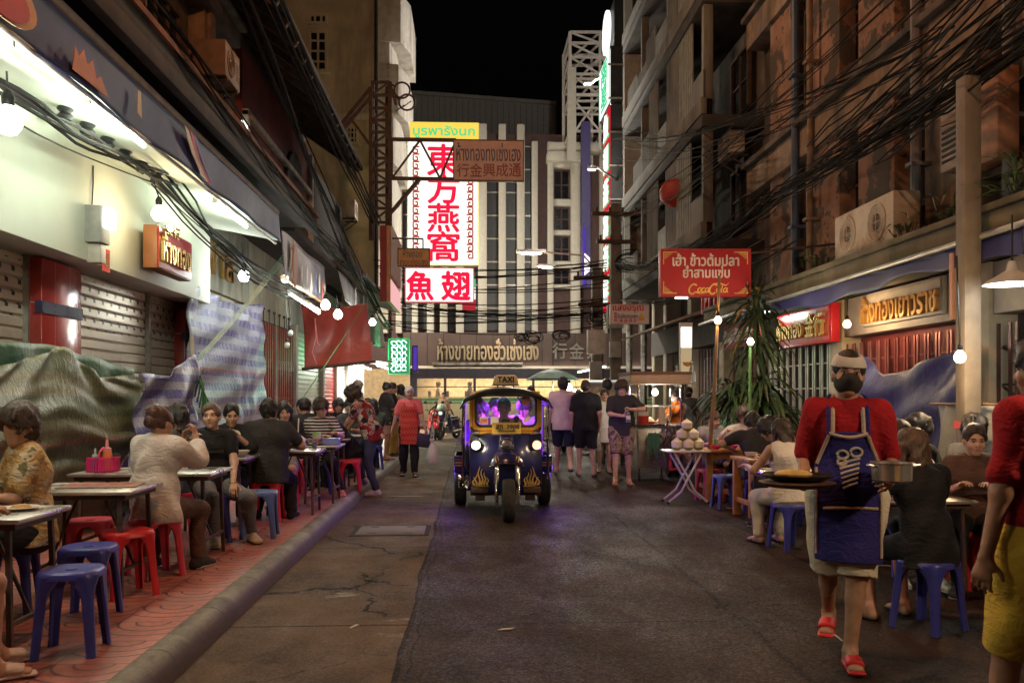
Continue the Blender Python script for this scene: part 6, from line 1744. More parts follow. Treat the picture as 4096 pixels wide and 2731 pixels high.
b=MB();c=PY(750,400,12.5);b.tube([(c.x,12.5,0),(c.x,12.5,2.30)],.02,6);tag(b.build('lamp_post',mat('green pipe',(.10,.24,.08),rough=.5)),'thin green post carrying the white bulb before the tall plant','post')
c=PY(718,320,12.38);b=MB();b.tube([(c.x-.18,12.38,0),(c.x-.05,12.38,1.6),(c.x+.02,12.38,3.2)],[.032,.028,.02],8)
for z in (.5,1.0,1.5,2.0,2.5):b.tube([(c.x-.18+.06*z+.02,12.38,z),(c.x-.18+.06*z+.02,12.38,z+.02)],.034,8)
tag(b.build('bamboo_pole',MATS['bamboo']),'tall bamboo pole rising beside the coconut table with a warm bulb','pole')
# -- stools
def make_stool(m,name='plastic_stool'):
 t=thing(name,'x','stool')
 b=MB();n=40;prof=[(.0,.444),(.03,.444),(.032,.438),(.10,.440),(.138,.446),(.150,.444),(.158,.432),(.160,.405),(.152,.404),(.142,.425),(0,.428)]
 vs,fs=[],[]
 for r,z in prof:
  for j in range(n):
   a=2*math.pi*j/n;k=(abs(math.cos(a))**3.2+abs(math.sin(a))**3.2)**(-1/3.2) if r>.12 else 1
   vs.append((r*k*math.cos(a),r*k*math.sin(a),z))
 for i in range(len(prof)-1):
  for j in range(n):fs.append((i*n+j,i*n+(j+1)%n,(i+1)*n+(j+1)%n,(i+1)*n+j))
 b.add(vs,fs);b.build('seat',m,t,smooth=50)
 for sx in (-1,1):
  for sy in (-1,1):
   b=MB();rows=[]
   for z,tw,rad in ((.425,.100,.160),(.39,.076,.164),(.35,.048,.168),(.30,.035,.173),(.15,.030,.188),(.012,.028,.203),(0,.031,.205)):
    o=Vector((sx,sy,0)).normalized();tn=Vector((-sy,sx,0)).normalized()*(1 if sx*sy>0 else -1)
    c=o*(rad*1.06)
    prof2=[c+tn*tw-o*.55*tw,c+tn*tw*.5+o*.004,c+o*.010,c-tn*tw*.5+o*.004,c-tn*tw-o*.55*tw,c-tn*tw*.9-o*(.55*tw+.012),c-o*.012,c+tn*tw*.9-o*(.55*tw+.012)]
    rows.append([Vector((p.x,p.y,z)) for p in prof2])
   k=8;b.add([p for r_ in rows for p in r_],[(i*k+j,i*k+(j+1)%k,(i+1)*k+(j+1)%k,(i+1)*k+j) for i in range(len(rows)-1) for j in range(k)]+[tuple(range(k)),tuple((len(rows)-1)*k+j for j in range(k))])
   b.build('leg',m,t,smooth=50)
 return t
pl_blue=mat('blue stool plastic',(.045,.05,.27),rough=.32,var=.12,vs=6,dirt=(.04,.04,.17),ds=3,spec=.5)
pl_lblue=mat('pale blue stool plastic',(.085,.12,.30),rough=.32,var=.12,vs=6)
pl_red=mat('red stool plastic',(.52,.022,.028),rough=.32,var=.12,vs=6)
pl_pink=mat('pinkish red stool plastic',(.56,.045,.085),rough=.35,var=.12,vs=6)
STO={}
def stool(kind,label,x,y,z,rz=0.0,s=1.0):
 g={'b':'blue plastic stools','l':'blue plastic stools','r':'red plastic stools','p':'red plastic stools'}[kind]
 if kind not in STO:
  o=STO[kind]=make_stool({'b':pl_blue,'l':pl_lblue,'r':pl_red,'p':pl_pink}[kind]);o['label']=label;o['group']=g;o.location=(x,y,z);o.rotation_euler=(0,0,rz)
 else :o=dup(STO[kind],(x,y,z),rz,label,g)
 o.scale=(s,s,1.0)
 return o
PV=.132
stool('b','nearest blue stool standing empty on the left pavement',-2.13,4.83,PV,.12,.98)
stool('b','second blue stool from the front, just behind the nearest one on the left pavement',-2.35,5.56,PV,.05,.98)
stool('r','bright red stool standing empty right of the second blue stool',-2.36,6.2,PV,.72)
stool('p','pinkish stool half hidden behind the bright red empty stool',-2.84,6.75,PV,.2)
stool('p','pinkish red stool under the woman in the white shirt',-2.40,6.85,PV,.72,1.06)
stool('b','blue stool under the woman with raised hands and sneakers',-2.42,8.42,PV,.35)
stool('l','pale blue empty stool before the red stool of the broad man in black',-2.04,8.68,PV,.1,1.05)
stool('r','red stool under the broad man in black seated with his back turned',-2.22,9.78,PV,.05,1.08)
stool('r','red stool standing free by the kerb beside the man in the patterned shirt',-1.72,12.75,PV,.1)
stool('r','red stool under the long haired woman holding a drink',-2.35,11.35,PV,.3)
stool('b','blue stool under the man in the striped shirt',-2.08,12.4,PV,.2)
stool('r','red stool under the man in black bending over his phone',-1.78,13.25,PV,.1)
stool('p','pinkish stool beside the table legs left of the striped man',-2.45,12.3,PV,.4)
stool('r','red stool under the shaven headed man in black',-2.45,13.2,PV,.1)
stool('b','nearest blue stool on the right, under the long haired woman',2.95,5.55,.004,.5,1.06)
stool('r','red stool at the right picture edge',3.75,5.6,.004,.2)
stool('b','blue stool on the right under the woman with brown hair and pale trousers',3.13,8.5,.004,.3)
stool('l','blue empty stool between the two wooden tables',3.40,11.6,.004,.1)
stool('p','pinkish red stool behind the blue one between the wooden tables',3.42,12.45,.004,.3)
stool('b','blue stool under the smiling woman in white on the right',3.62,7.3,.004,.2)
stool('b','blue stool under the man in black facing left on the right',4.05,7.6,.004,.4)
stool('r','red stool under the woman half hidden by the long haired woman',3.95,6.75,.004,.1)
stool('b','blue stool under the young man at the far right table end',4.65,7.95,.004,.5)
stool('b','blue stool under the man with dark shirt seen from behind at the wooden table',3.68,11.05,.004,.2)
stool('r','red stool under the young man with glasses at the wooden table',4.05,12.85,.004,.2)
stool('p','pinkish stool under the woman in grey bent over the wooden table',3.66,13.35,.004,.2)
stool('b','blue stool under the dark haired man leaning over the near wooden table',3.72,9.9,.004,.2)
stool('r','red stool under the woman with white collar',-2.62,9.85,PV,.2)
stool('b','blue stool under the man in the yellow patterned shirt',-2.92,5.75,PV,.2)
stool('b','blue stool under the person at the left picture edge',-2.68,4.3,PV,.2)
stool('r','red stool under the long haired woman hidden between two women',-2.8,8.62,PV,.2)
# -- tables
def folding_table(label,x0,x1,y0,y1,z0,h=.735,grp='steel folding tables'):
 w,d=x1-x0,y1-y0
 t=thing('folding_table',label,'table',((x0+x1)/2,(y0+y1)/2,z0),0,grp)
 MB().box((0,0,h-.013),(w,d,.026)).build('tabletop',mat('worn steel tabletop',(.56,.53,.49),rough=.36,metal=.75,var=.15,vs=6,rvar=.12),t,bev=.006)
 b=MB();b.box((0,0,h-.045),(w-.08,d-.08,.034));b.build('rim',iron,t)
 for sx in (-1,1):
  for sy in (-1,1):
   b=MB();b.beam((sx*(w/2-.09),sy*(d/2-.07),h-.06),(sx*(w/2-.07),sy*(d/2-.05),0),.026);b.build('leg',iron,t)
  b=MB();b.beam((sx*(w/2-.075),-d/2+.06,.18),(sx*(w/2-.075),d/2-.06,.18),.022);b.beam((sx*(w/2-.09),0,.18),(sx*(w/2-.30),0,h-.06),.016);b.build('brace',iron,t)
 return t
folding_table('steel table at the lower left picture edge',-3.0,-2.30,4.62,5.22,PV)
folding_table('steel table with a menu card behind the blue stools',-3.05,-2.28,6.02,6.68,PV,.725)
folding_table('steel table with the pink basket in front of the woman in white',-3.25,-2.10,7.27,7.93,PV)
folding_table('steel table with the hot pot before the woman with white collar',-2.95,-2.26,9.02,9.6,PV)
folding_table('steel table with the coconuts at the kerb',-2.38,-1.73,10.15,10.72,PV)
folding_table('steel table with the blue box before the striped man',-2.15,-1.66,11.2,11.85,PV)
folding_table('steel table where the man in the patterned shirt leans',-2.6,-1.76,12.95,13.5,PV)
folding_table('steel table behind the waiter, in front of the brown haired woman',2.95,3.75,8.75,9.35,.004,.72)
folding_table('steel table before the long haired woman on the right',2.75,3.7,6.25,6.9,.004,.73)
folding_table('steel table end at the far right picture edge',4.0,4.7,5.4,6.0,.004,.73)
wood=mat('orange varnished wood',(.42,.19,.055),rough=.4,var=.3,vs=5,dirt=(.24,.10,.03),ds=3,bump=.15,bs=30)
def wood_table(label,x0,x1,y0,y1,h=.74):
 w,d=x1-x0,y1-y0
 t=thing('wooden_table',label,'table',((x0+x1)/2,(y0+y1)/2,.004),0,'orange wooden tables')
 b=MB()
 for k in range(4):b.box((0,-d/2+(k+.5)*d/4,h-.02),(w,d/4-.004,.04))
 b.build('tabletop',wood,t,bev=.005)
 for sx in (-1,1):
  for sy in (-1,1):
   MB().box((sx*(w/2-.07),sy*(d/2-.06),(h-.04)/2),(.09,.075,h-.042)).build('leg',wood,t,bev=.006)
 for c_,s_ in [((0,sy*(d/2-.06),z),(w-.235,.03,hh)) for sy in (-1,1) for z,hh in ((h-.09,.09),(.16,.06))]+[((sx*(w/2-.07),0,z),(.03,d-.20,hh)) for sx in (-1,1) for z,hh in ((h-.09,.09),(.2,.06))]:
  b=MB();b.box(c_,s_);b.build('rail',wood,t,bev=.004)
 return t
wood_table('far wooden table with sauce bottles beside the coconuts',3.28,4.25,12.15,12.85)
wood_table('near wooden table with water bottles right of the blue empty stool',3.28,4.3,10.25,11.0)
def cross_table():
 c=PG(686,500);x,y=3.02,12.25
 t=thing('folding_table','white cross legged folding table piled with trimmed coconuts','table',(x,y,0))
 MB().box((0,0,.725),(.62,.48,.022)).build('tabletop',mat('white laminate',(.60,.55,.52),rough=.35,var=.05),t,bev=.008)
 wm=mat('white tube',(.62,.56,.55),rough=.35)
 for sy in (-1,1):
  for sx in (-1,1):
   b=MB();yy=sy*.16+sx*.02
   b.tube([(sx*-.19,yy,.71),(sx*.02,yy,.33),(sx*.10,yy,.17),(sx*.29,yy,.015)],.017,8);lg=b.build('leg',wm,t)
   b=MB();b.tube([(sx*.275,yy,.025),(sx*.305,yy,.006)],.021,8);b.build('foot_cap',blackp,lg)
 return x,y
cx,cy_=cross_table()
coco_w=mat('trimmed coconut flesh',(.66,.58,.45),rough=.7,var=.12,vs=10,bump=.2,bs=40);coco_g=mat('coconut husk green',(.22,.20,.06),rough=.6,var=.35,vs=8)
COCO=[]
def coconut(label,p,rz,grp,straw=False ,s=1.0):
 if not COCO:
  t=thing('coconut',label,'coconut',p,rz,grp);COCO.append(t)
  MB().lathe([(.055,.028),(.068,.05),(.073,.105),(.071,.112),(.0,.165)],n=11).build('flesh',coco_w,t,smooth=25)
  MB().lathe([(.0,0),(.03,.0),(.05,.012),(.062,.034),(.060,.042),(0,.045)],n=11).build('husk',coco_g,t)
 else :t=dup(COCO[0],p,rz,label,grp)
 t.scale=(s,s,s)
 return t
cpos=[(-.13,-.04,.737,'lower left coconut of the pyramid on the white table'),(.03,-.06,.737,'lower middle coconut of the pyramid on the white table'),(.18,-.02,.737,'lower right coconut of the pyramid on the white table'),(-.05,0,.868,'middle row left coconut of the pyramid on the white table'),(.11,-.02,.868,'middle row right coconut of the pyramid on the white table'),(.02,0,1.0,'topmost coconut of the pyramid on the white table')]
for i,(x,y,z,l) in enumerate(cpos):coconut(l,(cx+x,cy_+y,z),i*1.3,'coconuts piled on the white table',s=1.08)
coconut('coconut with a straw in front on the steel table at the kerb',(-2.12,10.3,PV+.736),.4,'coconuts with straws',s=1.1);coconut('coconut with a straw behind the other on the steel table',(-2.02,10.52,PV+.736),1.4,'coconuts with straws',s=1.1)
for (x,y,dx,l) in ((-2.13,10.3,-.09,'white straw leaning left in the front coconut'),(-2.03,10.52,.01,'upright white straw in the rear coconut')):
 b=MB();b.tube([(x,y,PV+.86),(x+dx,y,PV+1.10)],.008,6);tag(b.build('drinking_straw',mat('white straw',(.7,.65,.55))),l,'straw','straws in the coconuts')
def lathe_thing(name,label,cat,p,parts,grp=None ,s=1.0):
 t=thing(name,label,cat,p,0,grp);t.scale=(s,s,s)
 for nm,prof,m in parts:MB().lathe(prof,n=16).build(nm,m,t)
 return t
or_s=mat('orange chilli sauce',(.62,.16,.04),rough=.35,var=.1);rd_s=mat('red chilli sauce',(.52,.05,.03),rough=.35);capm=mat('pale mint cap',(.45,.58,.50),rough=.4);pinkc=mat('pink cap',(.72,.28,.28),rough=.4)
bott=lambda c,k:[('bottle',[(0,0),(.034,0),(.036,.01),(.036,.12),(.030,.14),(0,.141)],c),('nozzle',[(.030,.1415),(.030,.165),(.012,.17),(.010,.215),(.004,.235),(0,.236)],k)]
def basket(label,p,col,grp='plastic condiment baskets'):
 t=thing('condiment_basket',label,'basket',p,0,grp);m=mat('basket plastic %s'%str(col),col,rough=.4)
 b=MB();W,D,H=.22,.16,.105
 for z in (.0,H):
  b.bx(-W/2,W/2,-D/2,-D/2+.006,z,z+.014);b.bx(-W/2,W/2,D/2-.006,D/2,z,z+.014);b.bx(-W/2,-W/2+.006,-D/2,D/2,z,z+.014);b.bx(W/2-.006,W/2,-D/2,D/2,z,z+.014)
 for k in range(12):
  x=-W/2+(k+.5)*W/12;b.bx(x-.005,x+.005,-D/2,-D/2+.004,.01,H);b.bx(x-.005,x+.005,D/2-.004,D/2,.01,H)
 for k in range(8):
  y=-D/2+(k+.5)*D/8;b.bx(-W/2,-W/2+.004,y-.005,y+.005,.01,H);b.bx(W/2-.004,W/2,y-.005,y+.005,.01,H)
 b.bx(-W/2,W/2,-D/2,D/2,-.0,.004);b.build('cage',m,t)
 b=MB();b.tube([(.0,-D/2,H),(.0,-D/2,H+.06),(.0,0,H+.095),(.0,D/2,H+.06),(.0,D/2,H)],.008,6);b.build('handle',m,t)
 return t
pk=(.78,.04,.22)
ZT=PV+.736
basket('bright pink basket of sauces on the table behind the menu card table',(-3.05,7.5,ZT),pk)
lathe_thing('sauce_bottle','orange sauce bottle with pink nozzle in the bright pink basket','bottle',(-3.02,7.5,ZT+.01),bott(or_s,pinkc),'sauce bottles',1.12)
lathe_thing('sauce_bottle','blue and white bottle in the bright pink basket','bottle',(-3.10,7.46,ZT+.01),bott(mat('blue label',(.10,.16,.38)),capm),'sauce bottles',.8)
lathe_thing('water_bottle','clear water bottle right of the bright pink basket','bottle',(-2.85,7.6,ZT),[('bottle',[(0,0),(.032,0),(.032,.13),(.014,.18),(.013,.2),(0,.2)],mat('clear bottle',(.7,.75,.82),rough=.08,trans=.8,var=0)),('label',[(.0325,.05),(.0325,.10),(.0322,.10)],mat('bottle label',(.2,.25,.55)))],'water bottles')
t=thing('menu_card','large laminated menu card lying on the second steel table','menu',(-2.62,6.42,PV+.726),.15);MB().box((0,0,.004),(.52,.36,.005)).build('card',mat('menu print',(.34,.20,.15),rough=.35,var=.35,vs=14),t)
b=MB()
for k in range(5):b.box((-.2+k*.09,.05,.0075),(.06,.11,.001))
b.build('picture',mat('menu red pictures',(.50,.06,.05),rough=.4),t)
x,y=-2.52,9.3
lathe_thing('hot_pot','steaming steel hot pot on a small stove','pot',(x,y,ZT),[('stove',[(0,0),(.07,0),(.075,.02),(.06,.10),(0,.10)],iron),('pot',[(.04,.101),(.10,.13),(.12,.19),(.125,.19),(.11,.125),(.045,.098)],steel),('soup',[(0,.172),(.112,.172)],mat('soup',(.30,.12,.05),rough=.1))])
b=MB();b.box((x-.02,y-.073,ZT+.05),(.035,.012,.05));tag(b.build('stove_label',rl),'small red label on the front of the hot pot stove','label')
lathe_thing('bowl','white bowl beside the hot pot','bowl',(-2.36,9.22,ZT),[('bowl',[(.03,0),(.045,.005),(.085,.05),(.092,.068),(.088,.068),(.05,.02),(0,.015)],mat('white melamine',(.68,.62,.56),rough=.25))])
lathe_thing('sauce_cup','green lidded tub of red sauce on the table of the striped man','tub',(-1.95,11.35,ZT),[('tub',[(0,0),(.05,0),(.052,.08),(0,.08)],mat('tub red',(.40,.11,.06))),('upper',[(.0525,.081),(.0535,.15),(0,.15)],mat('tub frosted',(.5,.48,.34),rough=.3)),('lid',[(.056,.151),(.056,.165),(0,.166)],mat('lid green',(.22,.62,.12),rough=.4))])
t=thing('plastic_box','pale blue plastic box on the table of the striped man','box',(-1.78,11.42,ZT));MB().bx(-.11,.11,-.08,.08,0,.075).build('tub',mat('blue frosted plastic',(.22,.24,.58),rough=.3,alpha=.85),t,bev=.01);MB().bx(-.118,.118,-.088,.088,.076,.086).build('rim',MATS['blue frosted plastic'],t,bev=.004)
lathe_thing('plate','dark plate of noodles beside the coconuts','plate',(-1.98,11.3,ZT),[('plate',[(0,.004),(.09,.006),(.12,.02),(.118,.024),(.09,.012),(0,.010)],blackp),('food',[(.08,.012),(.05,.035),(0,.04)],mat('noodles',(.4,.26,.10),bump=.8,bs=70))])
wm_=mat('white melamine',(.68,.62,.56));cm=mat('steel cup',(.5,.48,.45),rough=.3,metal=.8);gl_=MATS['clear bottle']
DISH={'bowl':([('bowl',[(.03,0),(.045,.005),(.075,.045),(.08,.06),(.076,.06),(.045,.02),(0,.015)],wm_),('soup',[(0,.045),(.068,.045)],MATS['soup'])],'bowls of soup on the tables'),'glass':([('glass',[(.024,0),(.026,.004),(.034,.11),(.032,.11),(.024,.01),(0,.01)],gl_),('drink',[(0,.008),(.0235,.009),(.029,.07),(0,.07)],mat('iced tea',(.35,.12,.03),rough=.1))],'glasses of tea on the tables'),'plate':([('plate',[(0,.003),(.07,.005),(.10,.016),(.098,.02),(.07,.009),(0,.007)],wm_),('food',[(.06,.010),(.04,.03),(0,.034)],mat('noodles',(.4,.26,.1)))],'plates of food on the tables')}
DP={}
def dish(k,label,x,y,z):
 p_,g_=DISH[k]
 if k not in DP:DP[k]=lathe_thing(k,label,k,(x,y,z),p_,g_)
 else :dup(DP[k],(x,y,z),0,label,g_)
for k,x,y,z,l in (('plate',-2.48,5.0,ZT,'plate on the near edge of the table at the lower left corner'),('glass',-2.62,4.82,ZT,'glass of tea on the table at the lower left corner'),('glass',-2.42,7.78,ZT,'glass of tea behind the raised hands of the woman in white'),('plate',-2.66,7.42,ZT,'plate of food left of the woman in white on her table'),('glass',-2.78,9.2,ZT,'glass of tea left of the hot pot'),('plate',-2.60,9.48,ZT,'plate behind the hot pot'),('bowl',-2.18,10.55,ZT,'bowl of soup behind the coconuts on the kerb table'),('glass',-1.85,10.6,ZT,'glass of tea at the kerb end of the coconut table'),('bowl',-2.05,11.7,ZT,'bowl of soup before the striped man'),('bowl',-2.2,13.1,ZT,'bowl of soup under the bending man in black'),('glass',-1.95,13.35,ZT,'glass of tea by the hands of the man in the patterned shirt'),('bowl',3.45,10.7,.745,'bowl of soup on the near wooden table'),('plate',3.95,10.75,.745,'plate of food at the far end of the near wooden table'),('glass',4.1,10.5,.745,'glass of tea right of the bottles on the near wooden table'),('plate',3.6,12.65,.745,'plate behind the pink bowls on the far wooden table'),('bowl',3.35,9.0,.725,'bowl of soup on the steel table behind the waiter'),('plate',3.5,9.2,.725,'plate on the steel table behind the waiter'),('glass',3.45,6.4,.736,'glass of tea before the smiling woman'),('bowl',3.55,6.75,.736,'bowl of soup before the woman with the pale face'),('glass',4.2,5.6,.736,'glass of tea on the table end at the right picture edge')):
 dish(k,l,x,y,z)
Z2=.004+.741
for i,(x,y,c_,k_,l) in enumerate(((3.62,12.3,or_s,capm,'orange sauce bottle with mint nozzle left on the far wooden table'),(3.95,12.4,or_s,capm,'second orange sauce bottle right on the far wooden table'),(3.72,10.42,rd_s,capm,'red and orange sauce bottle with mint cap on the near wooden table'),(3.30,6.5,or_s,pinkc,'orange sauce bottle with pink nozzle before the long haired woman'))):
 lathe_thing('sauce_bottle',l,'bottle',(x,y,Z2 if i<3 else .736),bott(c_,k_),'sauce bottles',1.12)
for i,(x,y) in enumerate(((3.45,12.25),(3.68,12.22))):
 lathe_thing('bowl',['pink plastic bowl left on the far wooden table','bright pink bowl at the middle front of the far wooden table'][i],'bowl',(x,y,Z2),[('bowl',[(.04,0),(.075,.045),(.08,.06),(.076,.06),(.05,.02),(0,.012)],mat('pink bowl',pk,rough=.35))],'pink bowls')
for i,(x,y) in enumerate(((4.05,12.25),(3.60,10.38),(3.86,10.45),(3.15,8.9))):
 lathe_thing('water_bottle',['clear bottle at the right end of the far wooden table','clear squat bottle left of the red sauce on the near wooden table','clear bottle right of the red sauce on the near wooden table','small clear bottle on the steel table behind the waiter'][i],'bottle',(x,y,Z2 if i<3 else .725),[('bottle',[(0,0),(.034,0),(.034,.12),(.014,.17),(.013,.19),(0,.19)],MATS['clear bottle']),('label',[(.0345,.04),(.0345,.095),(.034,.095)],MATS['bottle label'])],'water bottles')
lathe_thing('cup','frosted plastic cup on the far wooden table','cup',(3.84,12.25,Z2),[('cup',[(0,0),(.055,0),(.06,.11),(0,.11)],mat('frosted cup',(.60,.32,.24),rough=.35)),('lid',[(.063,.111),(.063,.125),(0,.13)],mat('grey lid',(.4,.42,.46)))])
for k,(dx,c_) in enumerate(((0,(.30,.45,.08)),(.07,(.14,.30,.06)))):
 lathe_thing('jar',['lime green jar by the bamboo pole','small dark green jar by the bamboo pole'][k],'jar',(3.36+dx+.12,12.55,Z2),[('jar',[(0,0),(.03,0),(.03,.10),(.02,.12),(0,.12)],mat('jar %d'%k,c_,rough=.3)),('lid',[(.024,.121),(.024,.14),(0,.14)],capm)],'jars')
basket('pink basket before the long haired woman on the right',(3.18,6.62,.736),pk)
t=thing('tin_can','blue white box on the table before the long haired woman','box',(3.28,6.75,.736));MB().bx(-.06,.06,-.05,.05,0,.10).build('carton',mat('carton blue',(.2,.3,.5)),t,bev=.004)
lathe_thing('plate','plate of leftovers before the long haired woman','plate',(3.0,6.4,.736),[('plate',[(0,.004),(.09,.006),(.12,.02),(.118,.024),(.09,.012),(0,.010)],blackp),('food',[(.07,.012),(.04,.03),(0,.035)],mat('leftovers',(.45,.34,.2),bump=.8,bs=60))])
c=PY(1012,284,7.4)
lathe_thing('pendant_lamp','white enamel pendant lamp at the right picture edge','lamp',c,[('lamp_shade',[(.0,.20),(.03,.20),(.05,.12),(.20,.03),(.235,0),(.225,.0),(.045,.10),(0,.11)],mat('white enamel',(.6,.6,.57))),('bulb',[(0,.02),(.04,.03),(.05,.06),(.03,.10),(0,.1)],glow('pendant bulb',(.95,1,.92),10)),('stem',[(.008,.201),(.008,.6),(0,.6)],blackp)])
point('pendant light',c-Vector((0,0,.03)),(.95,1,.92),35,.06)
for k,(u,v,y,r_,c_) in enumerate(((706,404,16.8,.20,0),(716,432,15.8,.14,1),(728,418,16.2,.14,0))):
 p=PY(u,v,y)
 if c_:lathe_thing('bucket','light green plastic bucket behind the wooden table','bucket',(p.x+.25,y,p.z-.15),[('bucket',[(0,0),(.12,0),(.16,.34),(.17,.36),(.15,.34),(0,.05)],mat('green bucket',(.12,.42,.16),rough=.4))])
 elif k==0:
  t=thing('table_fan','round grey fan standing by the cream doorway','fan',p);b=MB();b.lathe([(0,0),(r_,.0),(r_+.01,.03),(r_,.06),(0,.06)],n=28,axis=(.2,-1,0));b.build('cage',mat('fan grey',(.30,.31,.32),rough=.4,metal=.4),t)
  b=MB();b.cyl((0,0,-r_),(0,0,-1.2),.02);b.build('stand',blackp,t)
 else :lathe_thing('stock_pot','dented aluminium stock pot behind the diners','pot',(p.x,y,p.z-.12),[('pot',[(0,0),(.17,0),(.18,.02),(.18,.24),(.17,.24),(0,.1)],steel),('lid',[(.185,.241),(.10,.27),(0,.28)],steel)])
for k in range(6):
 p=PY(738,394+k*6.4,17.0)
 lathe_thing('steel_tray','steel tray stacked on the rack behind the plant','tray',p,[('tray',[(0,0),(.18,0),(.21,.04),(.2,.04),(0,.01)],steel)],'steel trays on a rack')
t=thing('rack','thin dark rack holding the steel trays','rack',PY(738,440,17.0));
b=MB();x0=PY(738,440,17).x
for dx in (-.24,.24):
 for dy in (-.2,.2):b.bx(x0+dx-.012,x0+dx+.012,17+dy-.012,17+dy+.012,.11,1.75)
for k in range(6):z=PY(0,394+k*6.4,17).z-.015;b.bx(x0-.24,x0+.24,16.8,17.2,z,z+.012)
b.build('frame',iron,t,wp=True )
# -- three wheeled taxi (faces the camera, -y)
def rrect(w,h,r,n=6,cx=0,cz=0):
 out=[]
 for sx,sz,a0 in ((1,1,0),(-1,1,90),(-1,-1,180),(1,-1,270)):
  for i in range(n+1):
   a=R(a0+90*i/n);out.append((cx+sx*(w-r)+r*math.cos(a),cz+sz*(h-r)+r*math.sin(a)))
 return out
def wheel(parent,c,r,w,tm,rm,ax=(1,0,0),spokes=0,name='wheel'):
 c=Vector(c);b=MB();t=w*.5
 prof=[(r*.62,-t*.8),(r*.86,-t),(r*.97,-t*.8),(r,-t*.35),(r,t*.35),(r*.97,t*.8),(r*.86,t),(r*.62,t*.8),(r*.62,-t*.8)]
 b.lathe(prof,c,36,axis=ax);wv=b.build(name,tm,parent)
 b=MB()
 if spokes:
  b.lathe([(r*.62,-t*.5),(r*.66,-t*.5),(r*.66,t*.5),(r*.62,t*.5),(r*.62,-t*.5)],c,30,axis=ax)
  u=Vector(ax).orthogonal().normalized();q=Vector(ax).cross(u)
  for k in range(spokes):
   a=6.283*k/spokes;d=u*math.cos(a)+q*math.sin(a);b.tube([c+d*.03,c+d*r*.64],.004,4)
  b.cyl(c-Vector(ax)*t,c+Vector(ax)*t,.03)
 else :
  b.lathe([(0,-t*.4),(r*.25,-t*.45),(r*.55,-t*.7),(r*.63,-t*.72),(r*.63,t*.72),(r*.55,t*.7),(r*.25,t*.45),(0,t*.4)],c,30,axis=ax)
 b.build('rim',rm,wv)
 return wv
tyre=mat('tyre rubber',(.022,.020,.019),rough=.8,var=.3,vs=14,dirt=(.06,.05,.042),ds=6)
chrome=mat('chrome',(.72,.70,.67),rough=.09,metal=1.0,var=.05)
navyp=mat('navy car paint',(.016,.018,.085),rough=.22,var=.15,vs=3,coat=.6,dirt=(.04,.035,.06),ds=3)
yelp=mat('yellow car paint',(.60,.33,.035),rough=.3,var=.1,coat=.4,dirt=(.40,.20,.03),ds=2.5)
vinyl=mat('black vinyl hood',(.030,.026,.024),rough=.42,var=.3,vs=5,bump=.35,bs=9,bdist=.02)
goldp=mat('gold flame decal',(.62,.40,.13),rough=.35,metal=.4)
